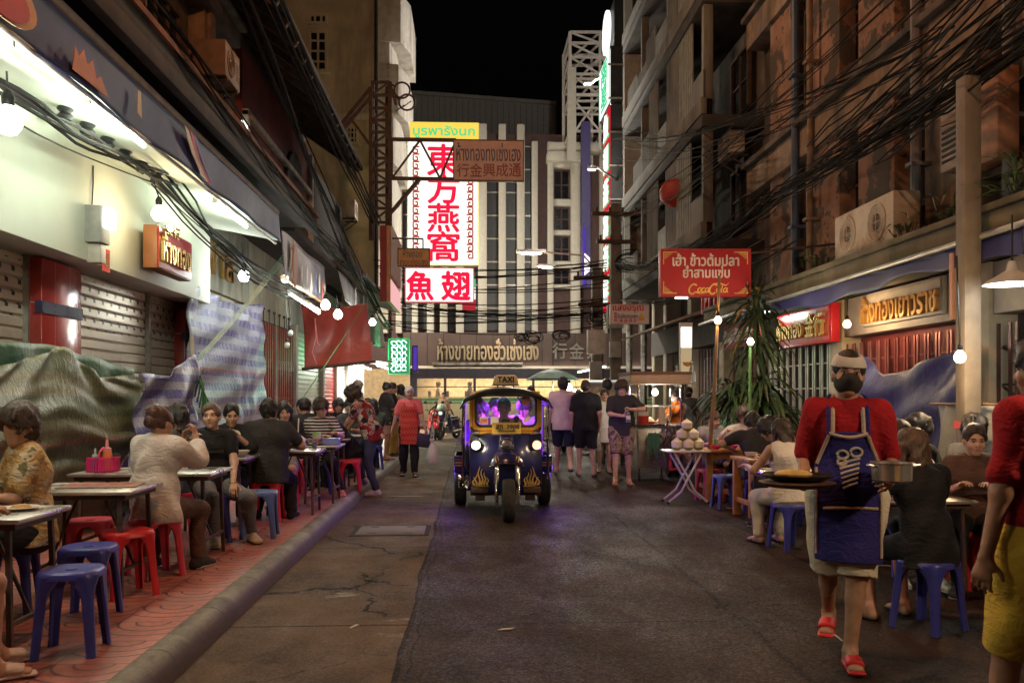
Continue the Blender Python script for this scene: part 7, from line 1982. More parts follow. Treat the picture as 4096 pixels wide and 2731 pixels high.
def tuktuk():
 t=thing('auto_rickshaw','navy and yellow three wheeled taxi with purple lit cabin driving up the lane','auto rickshaw',(.445,11.0,0))
 B=lambda nm,m,b,par=None ,**k:b.build(nm,m,par or t,**k)
 b=MB();n=10;vs=[]
 for z,wd,yo in ((.31,.425,-.13),(.36,.44,-.16),(.65,.448,-.20),(.95,.445,-.17),(1.03,.445,-.13)):
  for i in range(n+1):
   a=-1+2*i/n;vs.append((a*wd,yo+.10*abs(a)**3,z))
 m_=n+1
 b.add(vs,[(j*m_+i,j*m_+i+1,(j+1)*m_+i+1,(j+1)*m_+i) for j in range(4) for i in range(n)])
 body=B('front_panel',navyp,b,smooth=50,thick=.03)
 b=MB();b.prism([(-.085,1.025),(.085,1.025),(.10,.84),(.16,.66),(-.16,.66),(-.10,.84)],(0,-.245,0),(1,0,0),(0,0,1),(0,.06,0));B('nose_column',navyp,b,bev=.02)
 b=MB();b.bx(-.44,.44,-.05,1.9,.26,.34);B('floor',iron,b)
 for s in (-1,1):
  b=MB();b.bx(s*.33,s*.45,-.02,.10,.34,1.0);B('side_pillar',navyp,b,bev=.01)
  b=MB();b.bx(s*.42,s*.46,.75,1.9,.34,.72);B('side_panel',navyp,b,bev=.01)
  b=MB();b.bx(s*.46,s*.655,.75,1.65,.47,.70);b.bx(s*.46,s*.66,.74,1.66,.66,.70);f=B('rear_fender',navyp,b,bev=.03)
  b=MB();b.bx(s*.47,s*.645,.742,.748,.60,.615);b.bx(s*.47,s*.645,.742,.748,.565,.58);B('pinstripe',mat('orange pinstripe',(.55,.20,.05)),b,f)
  b=MB()
  for k,(x0,h) in enumerate(((.23,.10),(.265,.16),(.30,.20),(.335,.23),(.37,.14),(.40,.10))):
   pts=[Vector((s*(x0+.012*math.sin(q*1.3+k)),-.205-.004+.10*abs((x0)/.445)**3,.40+h*q/6)) for q in range(7)]
   b.tube(pts,[.012,.014,.011,.009,.007,.005,.002],5)
  B('flame_decal',goldp,b)
  b=MB();b.tube([(s*.215,-.17,.385),(s*.36,-.13,.385),(s*.437,-.05,.40),(s*.446,-.06,.97)],.008,5);B('gold_trim',goldp,b)
  b=MB();b.bx(s*.22,s*.43,-.16,-.06,.30,.375);B('step_plate',iron,b,bev=.01)
  c=Vector((s*.372,-.17,.895));bright=s<0
  b=MB();b.lathe([(.058,-.03),(.068,.0),(.066,.05),(.058,.075),(.054,.075),(.056,.0)],c,26,axis=(0,-1,0));h=B('headlamp',chrome,b)
  b=MB();b.lathe([(.056,.055),(.04,.075),(.02,.083),(0,.085)],c,24,axis=(0,-1,0));B('lens',glow('headlamp bright',(1,.85,.62),4.2) if bright else glow('headlamp warm',(1,.52,.26),2.2),b,h)
  point('headlamp light',Vector((.445,11,0))+c+Vector((0,-.12,0)),(1,.8,.5),5 if bright else 2.5,.05)
 c=Vector((.0,-.25,.905));b=MB();b.lathe([(.06,-.02),(.088,.0),(.086,.05),(.078,.07),(.072,.07),(.07,.02)],c,30,axis=(0,-1,0));h=B('centre_lamp',chrome,b)
 b=MB();b.lathe([(.073,.05),(.05,.065),(.02,.072),(0,.073)],c,24,axis=(0,-1,0));B('lens',mat('lamp glass',(.55,.5,.62),rough=.08,metal=.7,var=.3,vs=18),b,h)
 b=MB();vs=[];nx,ny=12,8
 for j in range(ny+1):
  f=j/ny
  for i in range(nx+1):
   a=-1+2*i/nx
   vs.append((a*(.105+.105*f),-.24-.28*math.sin(f*1.4)+.05*a*a,.865-.165*f**1.5-.035*a*a*(.5+f)))
 b.add(vs,[(j*(nx+1)+i,j*(nx+1)+i+1,(j+1)*(nx+1)+i+1,(j+1)*(nx+1)+i) for j in range(ny) for i in range(nx)])
 fd=B('front_fender',navyp,b,smooth=60,thick=.015)
 b=MB();b.tube([(a*.21,-.24-.28*math.sin(1.4)-.004+.05*a*a,.70-.052*a*a) for a in np.linspace(-1,1,13)],.011,6);B('chrome_lip',chrome,b,fd)
 b=MB()
 for s in (-1,1):
  for k in range(4):b.tube([(s*(.04+.03*k),-.475-.004*k,.735-.01*k),(s*(.055+.03*k),-.44,.765),(s*(.045+.03*k),-.40,.795-.008*k)],[.008,.007,.002],5)
 B('flame_decal',goldp,b,fd)
 b=MB();b.bx(-.085,.085,-.37,-.33,.852,.866);b.bx(-.07,.07,-.34,-.30,.875,.89);B('hood_badge',chrome,b,bev=.005)
 b=MB();b.prism([(-.20,.70),(.20,.70),(.19,.32),(-.19,.32)],(0,-.09,0),(1,0,0),(0,0,1),(0,.03,0));B('wheel_well',blackp,b)
 for s in (-1,1):
  b=MB();b.tube([(s*.125,-.42,.68),(s*.128,-.47,.44)],.033,14);f=B('fork',chrome,b)
  b=MB();b.tube([(s*.128,-.475,.44),(s*.128,-.51,.22)],.024,12);b.box((s*.128,-.545,.235),(.035,.06,.05));B('slider',chrome,b,f,bev=.003)
 wheel(t,(.012,-.55,.257),.257,.15,tyre,steel_old)
 for s in (-1,1):wheel(t,(s*.575,1.2,.257),.257,.165,tyre,steel_old)
 b=MB();b.cyl((-.5,1.2,.257),(.5,1.2,.257),.035);b.bx(-.12,.12,1.1,1.3,.17,.35);b.bx(-.38,-.26,-.1,.0,.20,.27);b.bx(.24,.36,-.08,.02,.20,.27);B('axle',iron,b)
 b=MB();b.sheet(lambda a,c:(-.60+.14*a,.66+.03*math.sin(a*7+c*9),.47-.2*c-.05*a+.02*math.sin(c*8)),8,8);B('chrome_guard',chrome,b,thick=.004)
 b=MB();b.ball((-.47,.45,.70),1,12,sc=(.05,.10,.19));B('hanging_bag',blackp,b)
 outer,inner=rrect(.452,.268,.09,cz=1.29),rrect(.376,.192,.075,cz=1.312)
 b=MB();N=len(outer)
 def lean(x,z,y0):return (x,y0+(z-1.03)*.16+.07*abs(x/.45)**3,z)
 vs=[lean(x,z,-.135) for x,z in outer]+[lean(x,z,-.150) for x,z in inner]+[lean(x,z,-.085) for x,z in outer]+[lean(x,z,-.10) for x,z in inner]
 fs=[]
 for i in range(N):
  j=(i+1)%N;fs+=[(i,j,N+j,N+i),(2*N+i,2*N+j,3*N+j,3*N+i),(i,j,2*N+j,2*N+i),(N+i,N+j,3*N+j,3*N+i)]
 b.add(vs,fs);fr=B('windscreen_frame',yelp,b,smooth=40)
 b=MB();b.tube([lean(x,z,-.150) for x,z in rrect(.374,.190,.075,cz=1.312)],.016,8,closed=True );B('rubber_seal',blackp,b,fr)
 b=MB();b.tube([lean(x,z,-.146) for x,z in rrect(.415,.235,.085,cz=1.298)],.004,5,closed=True );B('red_line',mat('red line',(.5,.06,.02)),b,fr)
 b=MB();g=[lean(x,z,-.135) for x,z in rrect(.372,.188,.07,cz=1.312)];b.add(g,[tuple(range(len(g)))])
 gm=mat('windscreen glass',(.9,.9,1),rough=.03,alpha=.10,var=0);B('windscreen',gm,b,fr,smooth=0)
 W0=lambda x,z,dy=0:Vector(lean(x,z,-.165+dy))
 tx=lambda s_,x,z,w,h,m,par=None ,dep=.003:text(s_,'lettering',m,par or t,W0(x,z),(1,0,0),(0,.16,1),w=w,h=h,depth=dep,bold=.02,wp=False )
 tx('CHINATOWN',-.01,1.452,.375,.045,glow('green transfer letters',(.0,.16,.07),.5))
 pw=mat('sticker white',(.62,.58,.55),rough=.6);pr=mat('sticker pink',(.62,.22,.20),rough=.6)
 def sticker(nm,x,z,w,h,m,rot=0):
  b=MB();p=W0(x,z,.005);mm=Matrix.Rotation(R(rot),3,'Y');b.box(p,(w,.004,h),rot=mm);return B(nm,m,b)
 s1=sticker('tax_sticker',-.275,1.19,.105,.095,pw);b=MB();b.box(W0(-.275,1.18,.0),(.085,.003,.055));B('pink_print',pr,b,s1)
 text('2566','lettering',mat('sticker red',(.5,.04,.03)),s1,W0(-.262,1.195,-.003),(1,0,0),(0,.16,1),w=.05,h=.02,depth=.002,wp=False )
 sticker('paper_note',-.142,1.195,.10,.095,pw);sticker('paper_note',-.19,1.285,.05,.055,pw)
 sticker('phone',.115,1.30,.075,.055,pw);sticker('name_tag',-.005,1.195,.10,.034,blackp);sticker('name_tag',.255,1.205,.085,.045,mat('tag yellow',(.62,.5,.28)),-35)
 b=MB();b.lathe([(0,0),(.036,.0),(.04,.03),(.03,.05),(0,.055)],W0(.13,1.215,.05),16,axis=(0,-1,0));b.cyl(W0(.13,1.215,.05),W0(.12,1.13,.05),.02);B('dashboard_fan',blackp,b)
 for x,c_ in ((-.33,(.05,.03,.06)),(.245,(.30,.12,.12))):
  b=MB();b.lathe([(0,0),(.062 if x>0 else .045,0),(.06 if x>0 else .044,.004),(0,.004)],W0(x,1.44,.004),22,axis=(0,-1,.1));B('round_sticker',mat('round sticker %.2f'%x,c_,var=.6,vs=40),b)
 b=MB();b.tube([W0(.10,1.57,-.015),W0(.16,1.46,-.012),W0(.205,1.36,-.01),W0(.21,1.24,-.006)],.007,5);B('wiper',blackp,b)
 b=MB();b.lathe([(0,0),(.035,0),(.03,.012),(0,.016)],W0(-.13,1.545,-.0),16,axis=(0,-1,0));B('amber_lamp',glow('amber lamp',(.8,.3,.05),.7),b)
 b=MB();b.bx(-.175,.175,-.262,-.252,1.035,1.17);pl=B('number_plate',mat('yellow plate',(.58,.40,.10),rough=.4,var=.1),b,bev=.006)
 dk=mat('plate ink',(.06,.05,.03));
 text('สก','lettering',dk,pl,(-.09,-.264,1.117),(1,0,0),(0,0,1),h=.066,w=.085,depth=.003,bold=.02,wp=False );text('3908','lettering',dk,pl,(.078,-.264,1.122),(1,0,0),(0,0,1),w=.155,h=.05,depth=.003,bold=.02,wp=False )
 text('กรุงเทพมหานคร','lettering',dk,pl,(.0,-.264,1.062),(1,0,0),(0,0,1),w=.22,h=.030,depth=.003,bold=.01,wp=False )
 for x in (-.08,.09):b=MB();b.ball((x,-.264,1.083),.008,8);B('bolt',iron,b)
 for s in (-1,1):b=MB();b.tube([(s*.43,-.10,1.10),(s*.40,-.17,1.05),(s*.33,-.185,1.06)],[.018,.026,.02],8);B('mirror_bracket',blackp,b)
 b=MB();nx,ny=22,12;vs=[]
 for j in range(ny+1):
  f=j/ny;y=-.33+2.25*f
  for i in range(nx+1):
   a=-1+2*i/nx;x=a*.575
   z=1.425+.185*(1-abs(a)**2.4)*(1-.0*f)-(.03*(1-f*4) if f<.25 else 0)*(abs(a)<2)
   z+=.006*math.sin(9*a+5*f)-.012*math.sin(math.pi*((f*4)%1))
   if abs(a)>.93:z-=.05
   vs.append((x,y+(.10*a*a if j==0 else 0),z))
 b.add(vs,[(j*(nx+1)+i,j*(nx+1)+i+1,(j+1)*(nx+1)+i+1,(j+1)*(nx+1)+i) for j in range(ny) for i in range(nx)])
 rf=B('roof',vinyl,b,smooth=50,thick=.02)
 b=MB();b.sheet(lambda a,c:((-1+2*a)*.53,-.26+.09*(-1+2*a)**2,1.545+.045*(1-abs(-1+2*a)**2.4)*(1-c)-.10*abs(-1+2*a)**2.4-.04*c),18,3);B('roof_valance',vinyl,b,rf,thick=.01)
 for s in (-1,1):
  for y in (.02,.85,1.8):
   b=MB();b.tube([(s*.53,y,.45),(s*.53,y,1.41)],.017,8);B('roof_post',chrome,b)
  b=MB();b.tube([(s*.53,.05,.78),(s*.53,.85,.78)],.012,6);b.tube([(s*.53,.05,.88),(s*.53,.85,.88)],.012,6);B('side_rail',chrome,b)
 b=MB();b.prism([(-.165,0),(.165,0),(.14,.10),(.115,.122),(-.115,.122),(-.14,.10)],(0,-.02,1.635),(1,0,0),(0,0,1),(0,.10,0));sg=B('taxi_sign',mat('cream taxi sign',(.56,.43,.25),rough=.4,var=.1),b,bev=.012)
 text('TAXI','lettering',blackp,sg,(0,-.024,1.70),(1,0,0),(0,0,1),w=.20,h=.07,depth=.004,bold=.04,wp=False )
 b=MB();b.bx(-.17,.17,-.035,.095,1.622,1.634);
 for x in (-.1,.1):b.tube([(x,.03,1.60),(x,.03,1.625)],.01,5)
 B('sign_bracket',iron,b)
 sv=mat('purple lit seat vinyl',(.16,.08,.30),rough=.4);b=MB();b.bx(-.42,.42,1.35,1.8,.34,.62);b.bx(-.42,.42,1.78,1.9,.34,1.22);B('rear_bench',sv,b,bev=.03)  # purple cabin light is tinted into the seat colour
 b=MB();b.bx(-.22,.22,.36,.72,.34,.60);B('driver_seat',sv,b,bev=.03)
 b=MB();b.tube([(-.26,.05,.98),(0,-.02,.96),(.26,.05,.98)],.014,6);b.tube([(0,-.02,.96),(0,-.1,.6)],.02,6);B('handlebar',chrome,b)
 pg=glow('violet strip',(.32,.08,1.0),1.0)
 for s in (-1,1):
  b=MB();b.bx(s*.495,s*.51,.80,.815,.50,1.36);B('glow_strip',pg,b);b=MB();b.bx(s*.48,s*.495,-.02,1.8,1.385,1.395);B('glow_strip',pg,b)  # strips glow violet to imitate the purple reflection along the posts
 point('cabin light',(.445,11.75,1.42),(.30,.05,1),80,.10,None );point('cabin light',(.445,12.5,1.40),(.30,.05,1),95,.10,None )
 for s in (-1,1):point('violet glow',(.445+s*.72,12.1,.5),(.28,.05,1),8 if s>0 else 6,.08)
tuktuk()
# -- bus across the end of the lane
def bus():
 x0,x1,Y=-2.75,8.6,40.7
 t=thing('bus','cream city bus with a green stripe and lit windows crossing the end of the lane','bus',((x0+x1)/2,Y+1.2,0))
 B=lambda nm,m,b,**k:b.build(nm,m,t,wp=True ,**k)
 crm=mat('bus cream',(.52,.43,.24),rough=.4,var=.08,dirt=(.28,.22,.14),ds=1.5,streak=True );dkb=mat('bus dark blue',(.04,.035,.05),rough=.35,var=.15)
 b=MB();b.bx(x0,x1,Y,Y+.05,.38,1.12);B('lower_panel',crm,b,bev=.01)
 b=MB();b.bx(x0,x1,Y-.012,Y+.04,1.125,1.36);B('green_stripe',mat('bus green',(.06,.24,.10),rough=.4),b)
 b=MB();b.bx(x0,x1,Y-.02,Y-.013,1.20,1.25);b.bx(x0,x1,Y-.004,Y+.04,1.363,1.44);B('pale_line',crm,b)
 b=MB();b.bx(x0,x1,Y,Y+.05,2.28,2.74);b.bx(x0-.0,x0+.2,Y,Y+2.4,.4,2.74);b.bx(x1-.2,x1,Y,Y+2.4,.4,2.74)
 n=8;wx=np.linspace(x0+.25,x1-.25,n+1)
 for x in wx:b.bx(x-.06,x+.06,Y,Y+.05,1.44,2.28)
 B('upper_panel',dkb,b,smooth=0)
 b=MB();b.bx(x0,x1,Y+2.35,Y+2.4,.4,2.74);b.bx(x0,x1,Y+.05,Y+2.35,.8,.85);B('far_side',mat('bus interior',(.55,.48,.36),rough=.7),b,smooth=0)
 b=MB();b.prism([(0,2.742),(.06,2.80),(.5,2.88),(1.9,2.88),(2.34,2.80),(2.4,2.742)],(x0,Y,0),(0,1,0),(0,0,1),(x1-x0,0,0));B('roof',mat('bus roof',(.42,.36,.28),rough=.6),b)
 b=MB();b.bx(x0+1.0,x0+5.2,Y+.1,Y+1.9,2.885,3.02);B('roof_vent',steel_old,b,bev=.02)
 for k in range(n):
  b=MB();b.bx(wx[k]+.06,wx[k+1]-.06,Y+.015,Y+.025,1.45,2.27);w=B('window',mat('bus window glass',(.35,.32,.26),rough=.08,alpha=.22,var=.1),b,smooth=0)
  b=MB();b.bx(wx[k]+.06,wx[k+1]-.06,Y+.005,Y+.04,1.88,1.92);b.build('slide_bar',dkb,w,wp=True )
 b=MB();b.bx(x0+.3,x1-.3,Y+1.1,Y+1.25,2.60,2.64);B('ceiling_lamp',glow('bus ceiling',(1,.78,.45),4),b)
 area('bus light',((x0+x1)/2,Y+1.2,2.58),(0,0,0),(1,.72,.40),420,10,1.2)
 for k in range(12):
  xx=x0+.8+k*.85;b=MB();b.bx(xx,xx+.12,Y+.5,Y+1.0,.85,1.72);B('seat',mat('bus seat',(.10,.07,.08)),b,bev=.04)
 for u in (441,618):
  c=PY(u,424,Y);wheel(t,(c.x-t.location.x,-1.05,.5),.5,.28,tyre,steel_old,ax=(0,1,0))
  b=MB();b.lathe([(.60,0),(.60,.02),(.54,.02),(.54,0)],(c.x,Y,.5),28,axis=(0,-1,0));B('wheel_arch',blackp,b)
 for k,(u,s_) in enumerate(((437,1),(469,.8),(637,.9))):pass
bus()
# -- motorbikes (face the camera)
def motorbike(label,loc,rz,m,basket_=False ):
 t=thing('motorbike',label,'motorbike',loc,rz,'motorbikes parked at the end of the lane')
 B=lambda nm,mm,b,par=None ,**k:b.build(nm,mm,par or t,**k)
 wheel(t,(0,-.62,.29),.29,.09,tyre,chrome,spokes=16);wheel(t,(0,.62,.29),.29,.10,tyre,chrome,spokes=16)
 for s in (-1,1):
  b=MB();b.tube([(s*.07,-.62,.29),(s*.07,-.48,.80)],.02,8);B('fork',chrome,b)
  b=MB();b.tube([(s*.05,-.44,.98),(s*.30,-.36,1.02)],.014,6);h=B('handlebar',blackp,b)
  b=MB();b.tube([(s*.22,-.38,1.02),(s*.27,-.42,1.24)],.007,5);b.ball((s*.29,-.43,1.27),1,12,sc=(.065,.015,.045));B('mirror',blackp,b,h)
  b=MB();b.prism([(-.36,.88),(-.20,.86),(.02,.42),(-.02,.28),(-.26,.34),(-.42,.55)],(s*.15,0,0),(0,1,0),(0,0,1),(s*.03,0,0));B('leg_shield',m,b,bev=.012)
 b=MB();b.prism([(-.10,.72),(.10,.72),(.14,.92),(.09,1.02),(-.09,1.02),(-.14,.92)],(0,-.60,0),(1,0,0),(0,0,1),(0,.14,0));f=B('front_fairing',m,b,bev=.025)
 b=MB();b.ball((0,-.61,.90),1,14,sc=(.08,.03,.06));B('headlight',glow('parked headlight',(.7,1,.8),1.0) if basket_ else mat('lens grey',(.4,.4,.4),rough=.1),b,f)
 b=MB();b.sheet(lambda a,c:((-1+2*a)*.06,-.62-.33*math.sin(-.6+1.7*c),.29+.33*math.cos(-.6+1.7*c)-.02*(-1+2*a)**2),4,10);B('mudguard',m,b,thick=.008)
 b=MB();b.prism([(-.05,.42),(.05,.62),(.60,.68),(.80,.72),(.70,.5),(.3,.36)],(-.09,0,0),(0,1,0),(0,0,1),(.18,0,0));B('body',m,b,bev=.03)
 b=MB();b.ball((0,.32,.75),1,14,sc=(.13,.42,.06));B('seat',blackp,b)
 b=MB();b.bx(-.12,.12,-.05,.28,.2,.42);b.tube([(.14,.1,.25),(.15,.75,.30)],.04,8);B('engine',steel_old,b,bev=.02)
 if basket_:b=MB();b.ball((.05,-.62,1.10),1,12,sc=(.16,.12,.13));B('shopping_bag',mat('bag green white',(.35,.45,.3)),b)
 return t
p=PG(433,439);motorbike('red motorbike standing front on at the end of the left pavement',(p.x,30.0,0),R(8),mat('red bike paint',(.42,.02,.022),rough=.2,coat=.5),False )
p=PG(442,440);motorbike('dark motorbike with a bag on its front beside the red one',(-.75,30.6,0),R(-25),mat('dark bike paint',(.03,.03,.07),rough=.2,coat=.5),True )
motorbike('motorbike half hidden behind the man in the pale shirt',(2.35,22.6,0),R(-12),mat('red bike paint',(.42,.02,.022)),False )
# -- food cart
def food_cart():
 t=thing('food_cart','steel food cart with a roof, a bulb and one big spoked wheel on the right','food cart',(3.24,15.35,0))
 B=lambda nm,m,b,**k:b.build(nm,m,t,**k)
 cart=mat('cart steel',(.46,.42,.38),rough=.35,metal=.75,var=.2,vs=3,dirt=(.25,.18,.13),ds=2,rvar=.1)
 b=MB();b.bx(-.34,.30,-.15,.75,.24,.95);B('cabinet',cart,b,bev=.01)
 b=MB();b.bx(-.38,.62,-.2,.8,.955,.985);B('counter',steel,b,bev=.006)
 b=MB();b.bx(.302,.62,-.1,.75,.45,.95);B('side_box',mat('cart pale panel',(.50,.44,.38)),b,bev=.01)
 for x,y in ((-.32,-.12),(.44,-.12),(-.32,.72),(.44,.72)):
  b=MB();b.cyl((x,y,.98),(x,y,1.72),.018);B('roof_post',chrome,b)
 b=MB();b.bx(-.48,.56,-.32,.92,1.70,1.86);r_=B('roof',mat('cart roof board',(.42,.29,.20),rough=.6,var=.1),b,bev=.01)
 b=MB();b.bx(-.50,.58,-.34,.94,1.862,1.885);b.bx(-.49,.57,-.33,.93,1.888,1.91);b.build('roof_trim',mat('cart roof brown',(.20,.09,.05)),r_)
 b=MB();b.bx(-.30,.42,.0,.04,1.30,1.32);B('shelf',steel,b);b=MB();b.bx(-.30,.42,.6,.64,1.30,1.32);B('shelf',steel,b)
 b=MB();b.tube([(-.46,-.24,.985),(.12,-.24,.99)],.016,8);b.tube([(-.46,-.28,1.0),(.12,-.28,1.0)],.012,8);B('push_bar',chrome,b)
 b=MB();b.tube([(-.10,-.32,.86),(.05,-.32,.80),(.30,-.30,.55),(.33,-.28,.30)],.024,8);B('frame_tube',steel,b)
 rf=mat('red cart frame',(.46,.05,.03),rough=.5);b=MB()
 b.beam((.22,-.24,.60),(.22,-.24,.20),.05);b.beam((.22,-.24,.22),(.42,-.24,.25),.04);b.beam((.22,-.24,.60),(.52,-.24,.38),.04);B('red_frame',rf,b,bev=.004)
 wheel(t,(.42,-.33,.245),.245,.05,tyre,chrome,spokes=18);wheel(t,(.42,.8,.245),.245,.05,tyre,chrome,spokes=18)
 for x in (-.28,.12):b=MB();b.lathe([(0,-.02),(.055,-.02),(.06,0),(.055,.02),(0,.02)],(x,.0,.06),14,axis=(1,0,0));b.bx(x-.01,x+.01,-.01,.01,.06,.24);B('caster',tyre,b)
 b=MB();b.bx(.33,.62,-.11,-.104,.30,.52);n=B('notice_board',mat('notice paper',(.52,.40,.32)),b)
 b=MB()
 for k in range(4):b.tube([(.36+.0*k,-.113,.48-.045*k),(.59,-.113,.48-.045*k)],.005,4)
 b.build('written_line',mat('red ink',(.4,.06,.05)),n)
 b=MB()
 for k in range(9):b.tube([(-.17+.02*k,-.34-.012*(k%3),.86),(-.19+.025*k,-.36,.6),(-.20+.04*k,-.34,.40+.05*(k%4))],.012,5)
 B('rope_skein',mat('green cord',(.05,.16,.06)),b)
 b=MB();b.ball((.20,-.05,.7),1,14,sc=(.12,.16,.30));
 return t
food_cart()
t=thing('hanging_net','brown knotted net bag hanging from the push bar of the food cart','net bag',(3.44,15.03,.70))
b=MB();rr=random.Random(2)
for k in range(46):
 a=rr.uniform(0,6.28);z=rr.uniform(-.28,.28);r_=.10*math.sqrt(1-(z/.30)**2)+.02;b.tube([(r_*math.cos(a),r_*math.sin(a),z),(r_*math.cos(a+.5)*.9,r_*math.sin(a+.5)*.9,z+rr.uniform(-.1,.1)),(r_*math.cos(a+1)*1.05,r_*math.sin(a+1),z+rr.uniform(-.1,.1))],.010,4)
b.build('netting',mat('brown net',(.10,.05,.035),rough=.9),t)
lathe_thing('cooler_cup','red and white striped drink bucket with a straw on the cart counter','drink',(3.0,15.16,.987),[('cup',[(0,0),(.085,0),(.095,.16),(0,.16)],mat('red drink cup',(.55,.03,.03),rough=.35)),('band',[(.097,.165),(.10,.23),(0,.23)],mat('white melamine',(.68,.62,.56))),('straw',[(.008,.231),(.008,.34),(0,.34)],MATS['white straw'])])
for k,(x,y,z,l) in enumerate(((3.36,15.34,.987,'tall stack of paper cups on the cart counter'),(2.99,15.97,1.325,'stack of white bowls on the cart shelf'))):
 lathe_thing('cup_stack',l,'cups',(x,y,z),[('cup',[(0,0),(.05,0),(.058,.30),(.052,.30),(0,.28)] if k==0 else [(0,0),(.07,.02),(.10,.10),(0,.12)],mat('paper cup',(.66,.56,.46)))])
lathe_thing('food_tray','tray heaped with pale noodles on the cart','tray',(3.14,15.55,.987),[('tray',[(0,0),(.14,0),(.17,.05),(0,.05)],rl),('noodles',[(.15,.051),(.10,.12),(0,.14)],mat('pale noodles',(.62,.50,.26),bump=.9,bs=60))])
def far_stall():
 t=thing('food_stall','far food stall with a green umbrella and bright bulbs','food stall',(2.6,29.8,0))
 b=MB();n=12;b.lathe([(.9,2.02),(.88,2.07),(.5,2.28),(.0,2.42)],(.2,0,0),n);b.build('umbrella',mat('green umbrella',(.02,.07,.035),rough=.6),t,smooth=0)
 b=MB();b.cyl((.2,0,0),(.2,0,2.4),.025);b.build('umbrella_pole',steel_old,t)
 b=MB();b.bx(-.6,1.5,-.4,.5,.75,.80);b.build('counter',steel,t)
 b=MB();b.bx(-.55,1.45,-.35,.45,.1,.75);b.build('cabinet',MATS['cart steel'],t)
 for k in range(5):
  b=MB();b.lathe([(0,0),(.16,0),(.18,.22),(.17,.22),(0,.05)],(-.3+k*.42,0,.80),14);b.build('pot',steel,t)
 b=MB();b.bx(.9,1.5,.3,.4,.8,1.7);b.build('back_panel',mat('stall panel white',(.6,.58,.52)),t)
far_stall()
def side_stall():
 t=thing('food_stall','white topped stall with a hood and pans right of the far bulbs','food stall',(3.6,22.5,0))
 b=MB();b.bx(-.7,.7,-.4,.5,.1,.85);b.build('cabinet',MATS['cart steel'],t,bev=.01)
 b=MB();b.sheet(lambda a,c:(-.65+1.3*c,-.42*math.cos(a*3.14),1.55+.35*math.sin(a*3.14)),10,6);b.build('hood',mat('dull hood steel',(.36,.38,.40),rough=.4,metal=.6),t,thick=.01)
 for x in (-.65,.65):b=MB();b.cyl((x,.3,.85),(x,.3,1.75),.02);b.build('post',steel,t)
 for k in range(3):
  b=MB();b.lathe([(0,0),(.12,0),(.20,.10),(.19,.10),(0,.04)],(-.4+k*.4,-.1,.86),14);b.build('wok',iron,t)
 b=MB();b.bx(-.5,.5,.2,.26,1.75,1.80);b.build('tube_lamp',glow('shop tube',(1,1,.92),14),t)
 point('stall light',(3.6,22.3,1.7),(1,.95,.85),60,.1)
side_stall()
# -- people
from mathutils.bvhtree import BVHTree
def surf(o):
 me=o.data
 return BVHTree.FromPolygons([v.co.copy() for v in me.vertices],[tuple(p.vertices) for p in me.polygons])
def on(bvh,p,d,off=.003):
 h=bvh.ray_cast(Vector(p),Vector(d))
 return h[0]-Vector(d)*off if h[0] is not None else None
def print_on(o,words,p,ex,d,w,h,m,bold=.03):
 """lettering laid on the cloth: p start in front of it, d the direction towards it"""
 bv=surf(o);d=Vector(d).normalized();ex=Vector(ex).normalized();ey=Vector(-d).cross(ex)
 t_=text(words,'lettering',m,o,p,ex,ey,w=w,h=h,depth=.001,bold=bold,wp=False )
 for v in t_.data.vertices:
  q=on(bv,v.co,d,.004)
  if q is not None :v.co=q
 return t_
K={n:cloth('cloth '+n,c) for n,c in dict(black=(.017,.016,.017),charcoal=(.035,.033,.034),navy=(.020,.022,.045),white=(.60,.54,.48),pinkwhite=(.62,.56,.52),grey=(.24,.23,.22),dgrey=(.09,.085,.085),jeans=(.055,.058,.11),washed=(.15,.14,.15),red=(.33,.012,.018),pinkpolo=(.62,.13,.12),orange=(.62,.16,.03),yellow=(.62,.42,.06),beige=(.45,.36,.24),brown=(.10,.055,.042),mustard=(.42,.27,.06),cream=(.58,.50,.38),mint=(.50,.56,.48),tan=(.35,.22,.15),blue=(.03,.03,.20),purple=(.16,.07,.36),green=(.07,.13,.08)).items()}
apronblue=cloth('apron blue',(.030,.024,.15))
g=NG('striped knit',.9);_,_,zz_=g.sep(g.obj);w_=g.math('ADD',zz_,g.math('MULTIPLY',g.noise(6),.03));wrinkle(g,.35);g.base(g.mix(g.math('GREATER_THAN',g.math('FRACT',g.math('DIVIDE',w_,.042)),.55),(.02,.02,.022),(.55,.50,.44)));striped=g.m
g=NG('floral print',.85);wrinkle(g,.4);ce=g.voro(13,out='Color');dd=g.voro(34,feat='F1');sx_=g.sep(ce)
g.base(g.mix(g.rng(g.noise(60,detail=3),.46,.54,0,.55),g.ramp(sx_[0],[(0,(.30,.02,.025)),(.36,(.02,.018,.018)),(.52,(.58,.50,.44)),(.80,(.34,.025,.03))],True ),g.mix(g.math('GREATER_THAN',sx_[1],.5),(.55,.48,.42),(.03,.02,.02))));floral=g.m
g=NG('woven apron',.85);wrinkle(g,.3);sy_=g.sep(g.obj);zf=g.math('FRACT',g.math('DIVIDE',sy_[2],.11));xz=g.math('ABSOLUTE',g.math('SUBTRACT',g.math('FRACT',g.math('DIVIDE',sy_[0],.05)),.5))
zz2=g.math('LESS_THAN',g.math('ABSOLUTE',g.math('SUBTRACT',zf,g.math('ADD',.3,xz))),.09)
g.base(g.mix(g.math('LESS_THAN',g.voro(22),.22),g.mix(zz2,(.46,.035,.022),(.55,.13,.05)),g.mix(g.math('GREATER_THAN',g.noise(12),.5),(.06,.10,.22),(.10,.22,.08))));woven=g.m
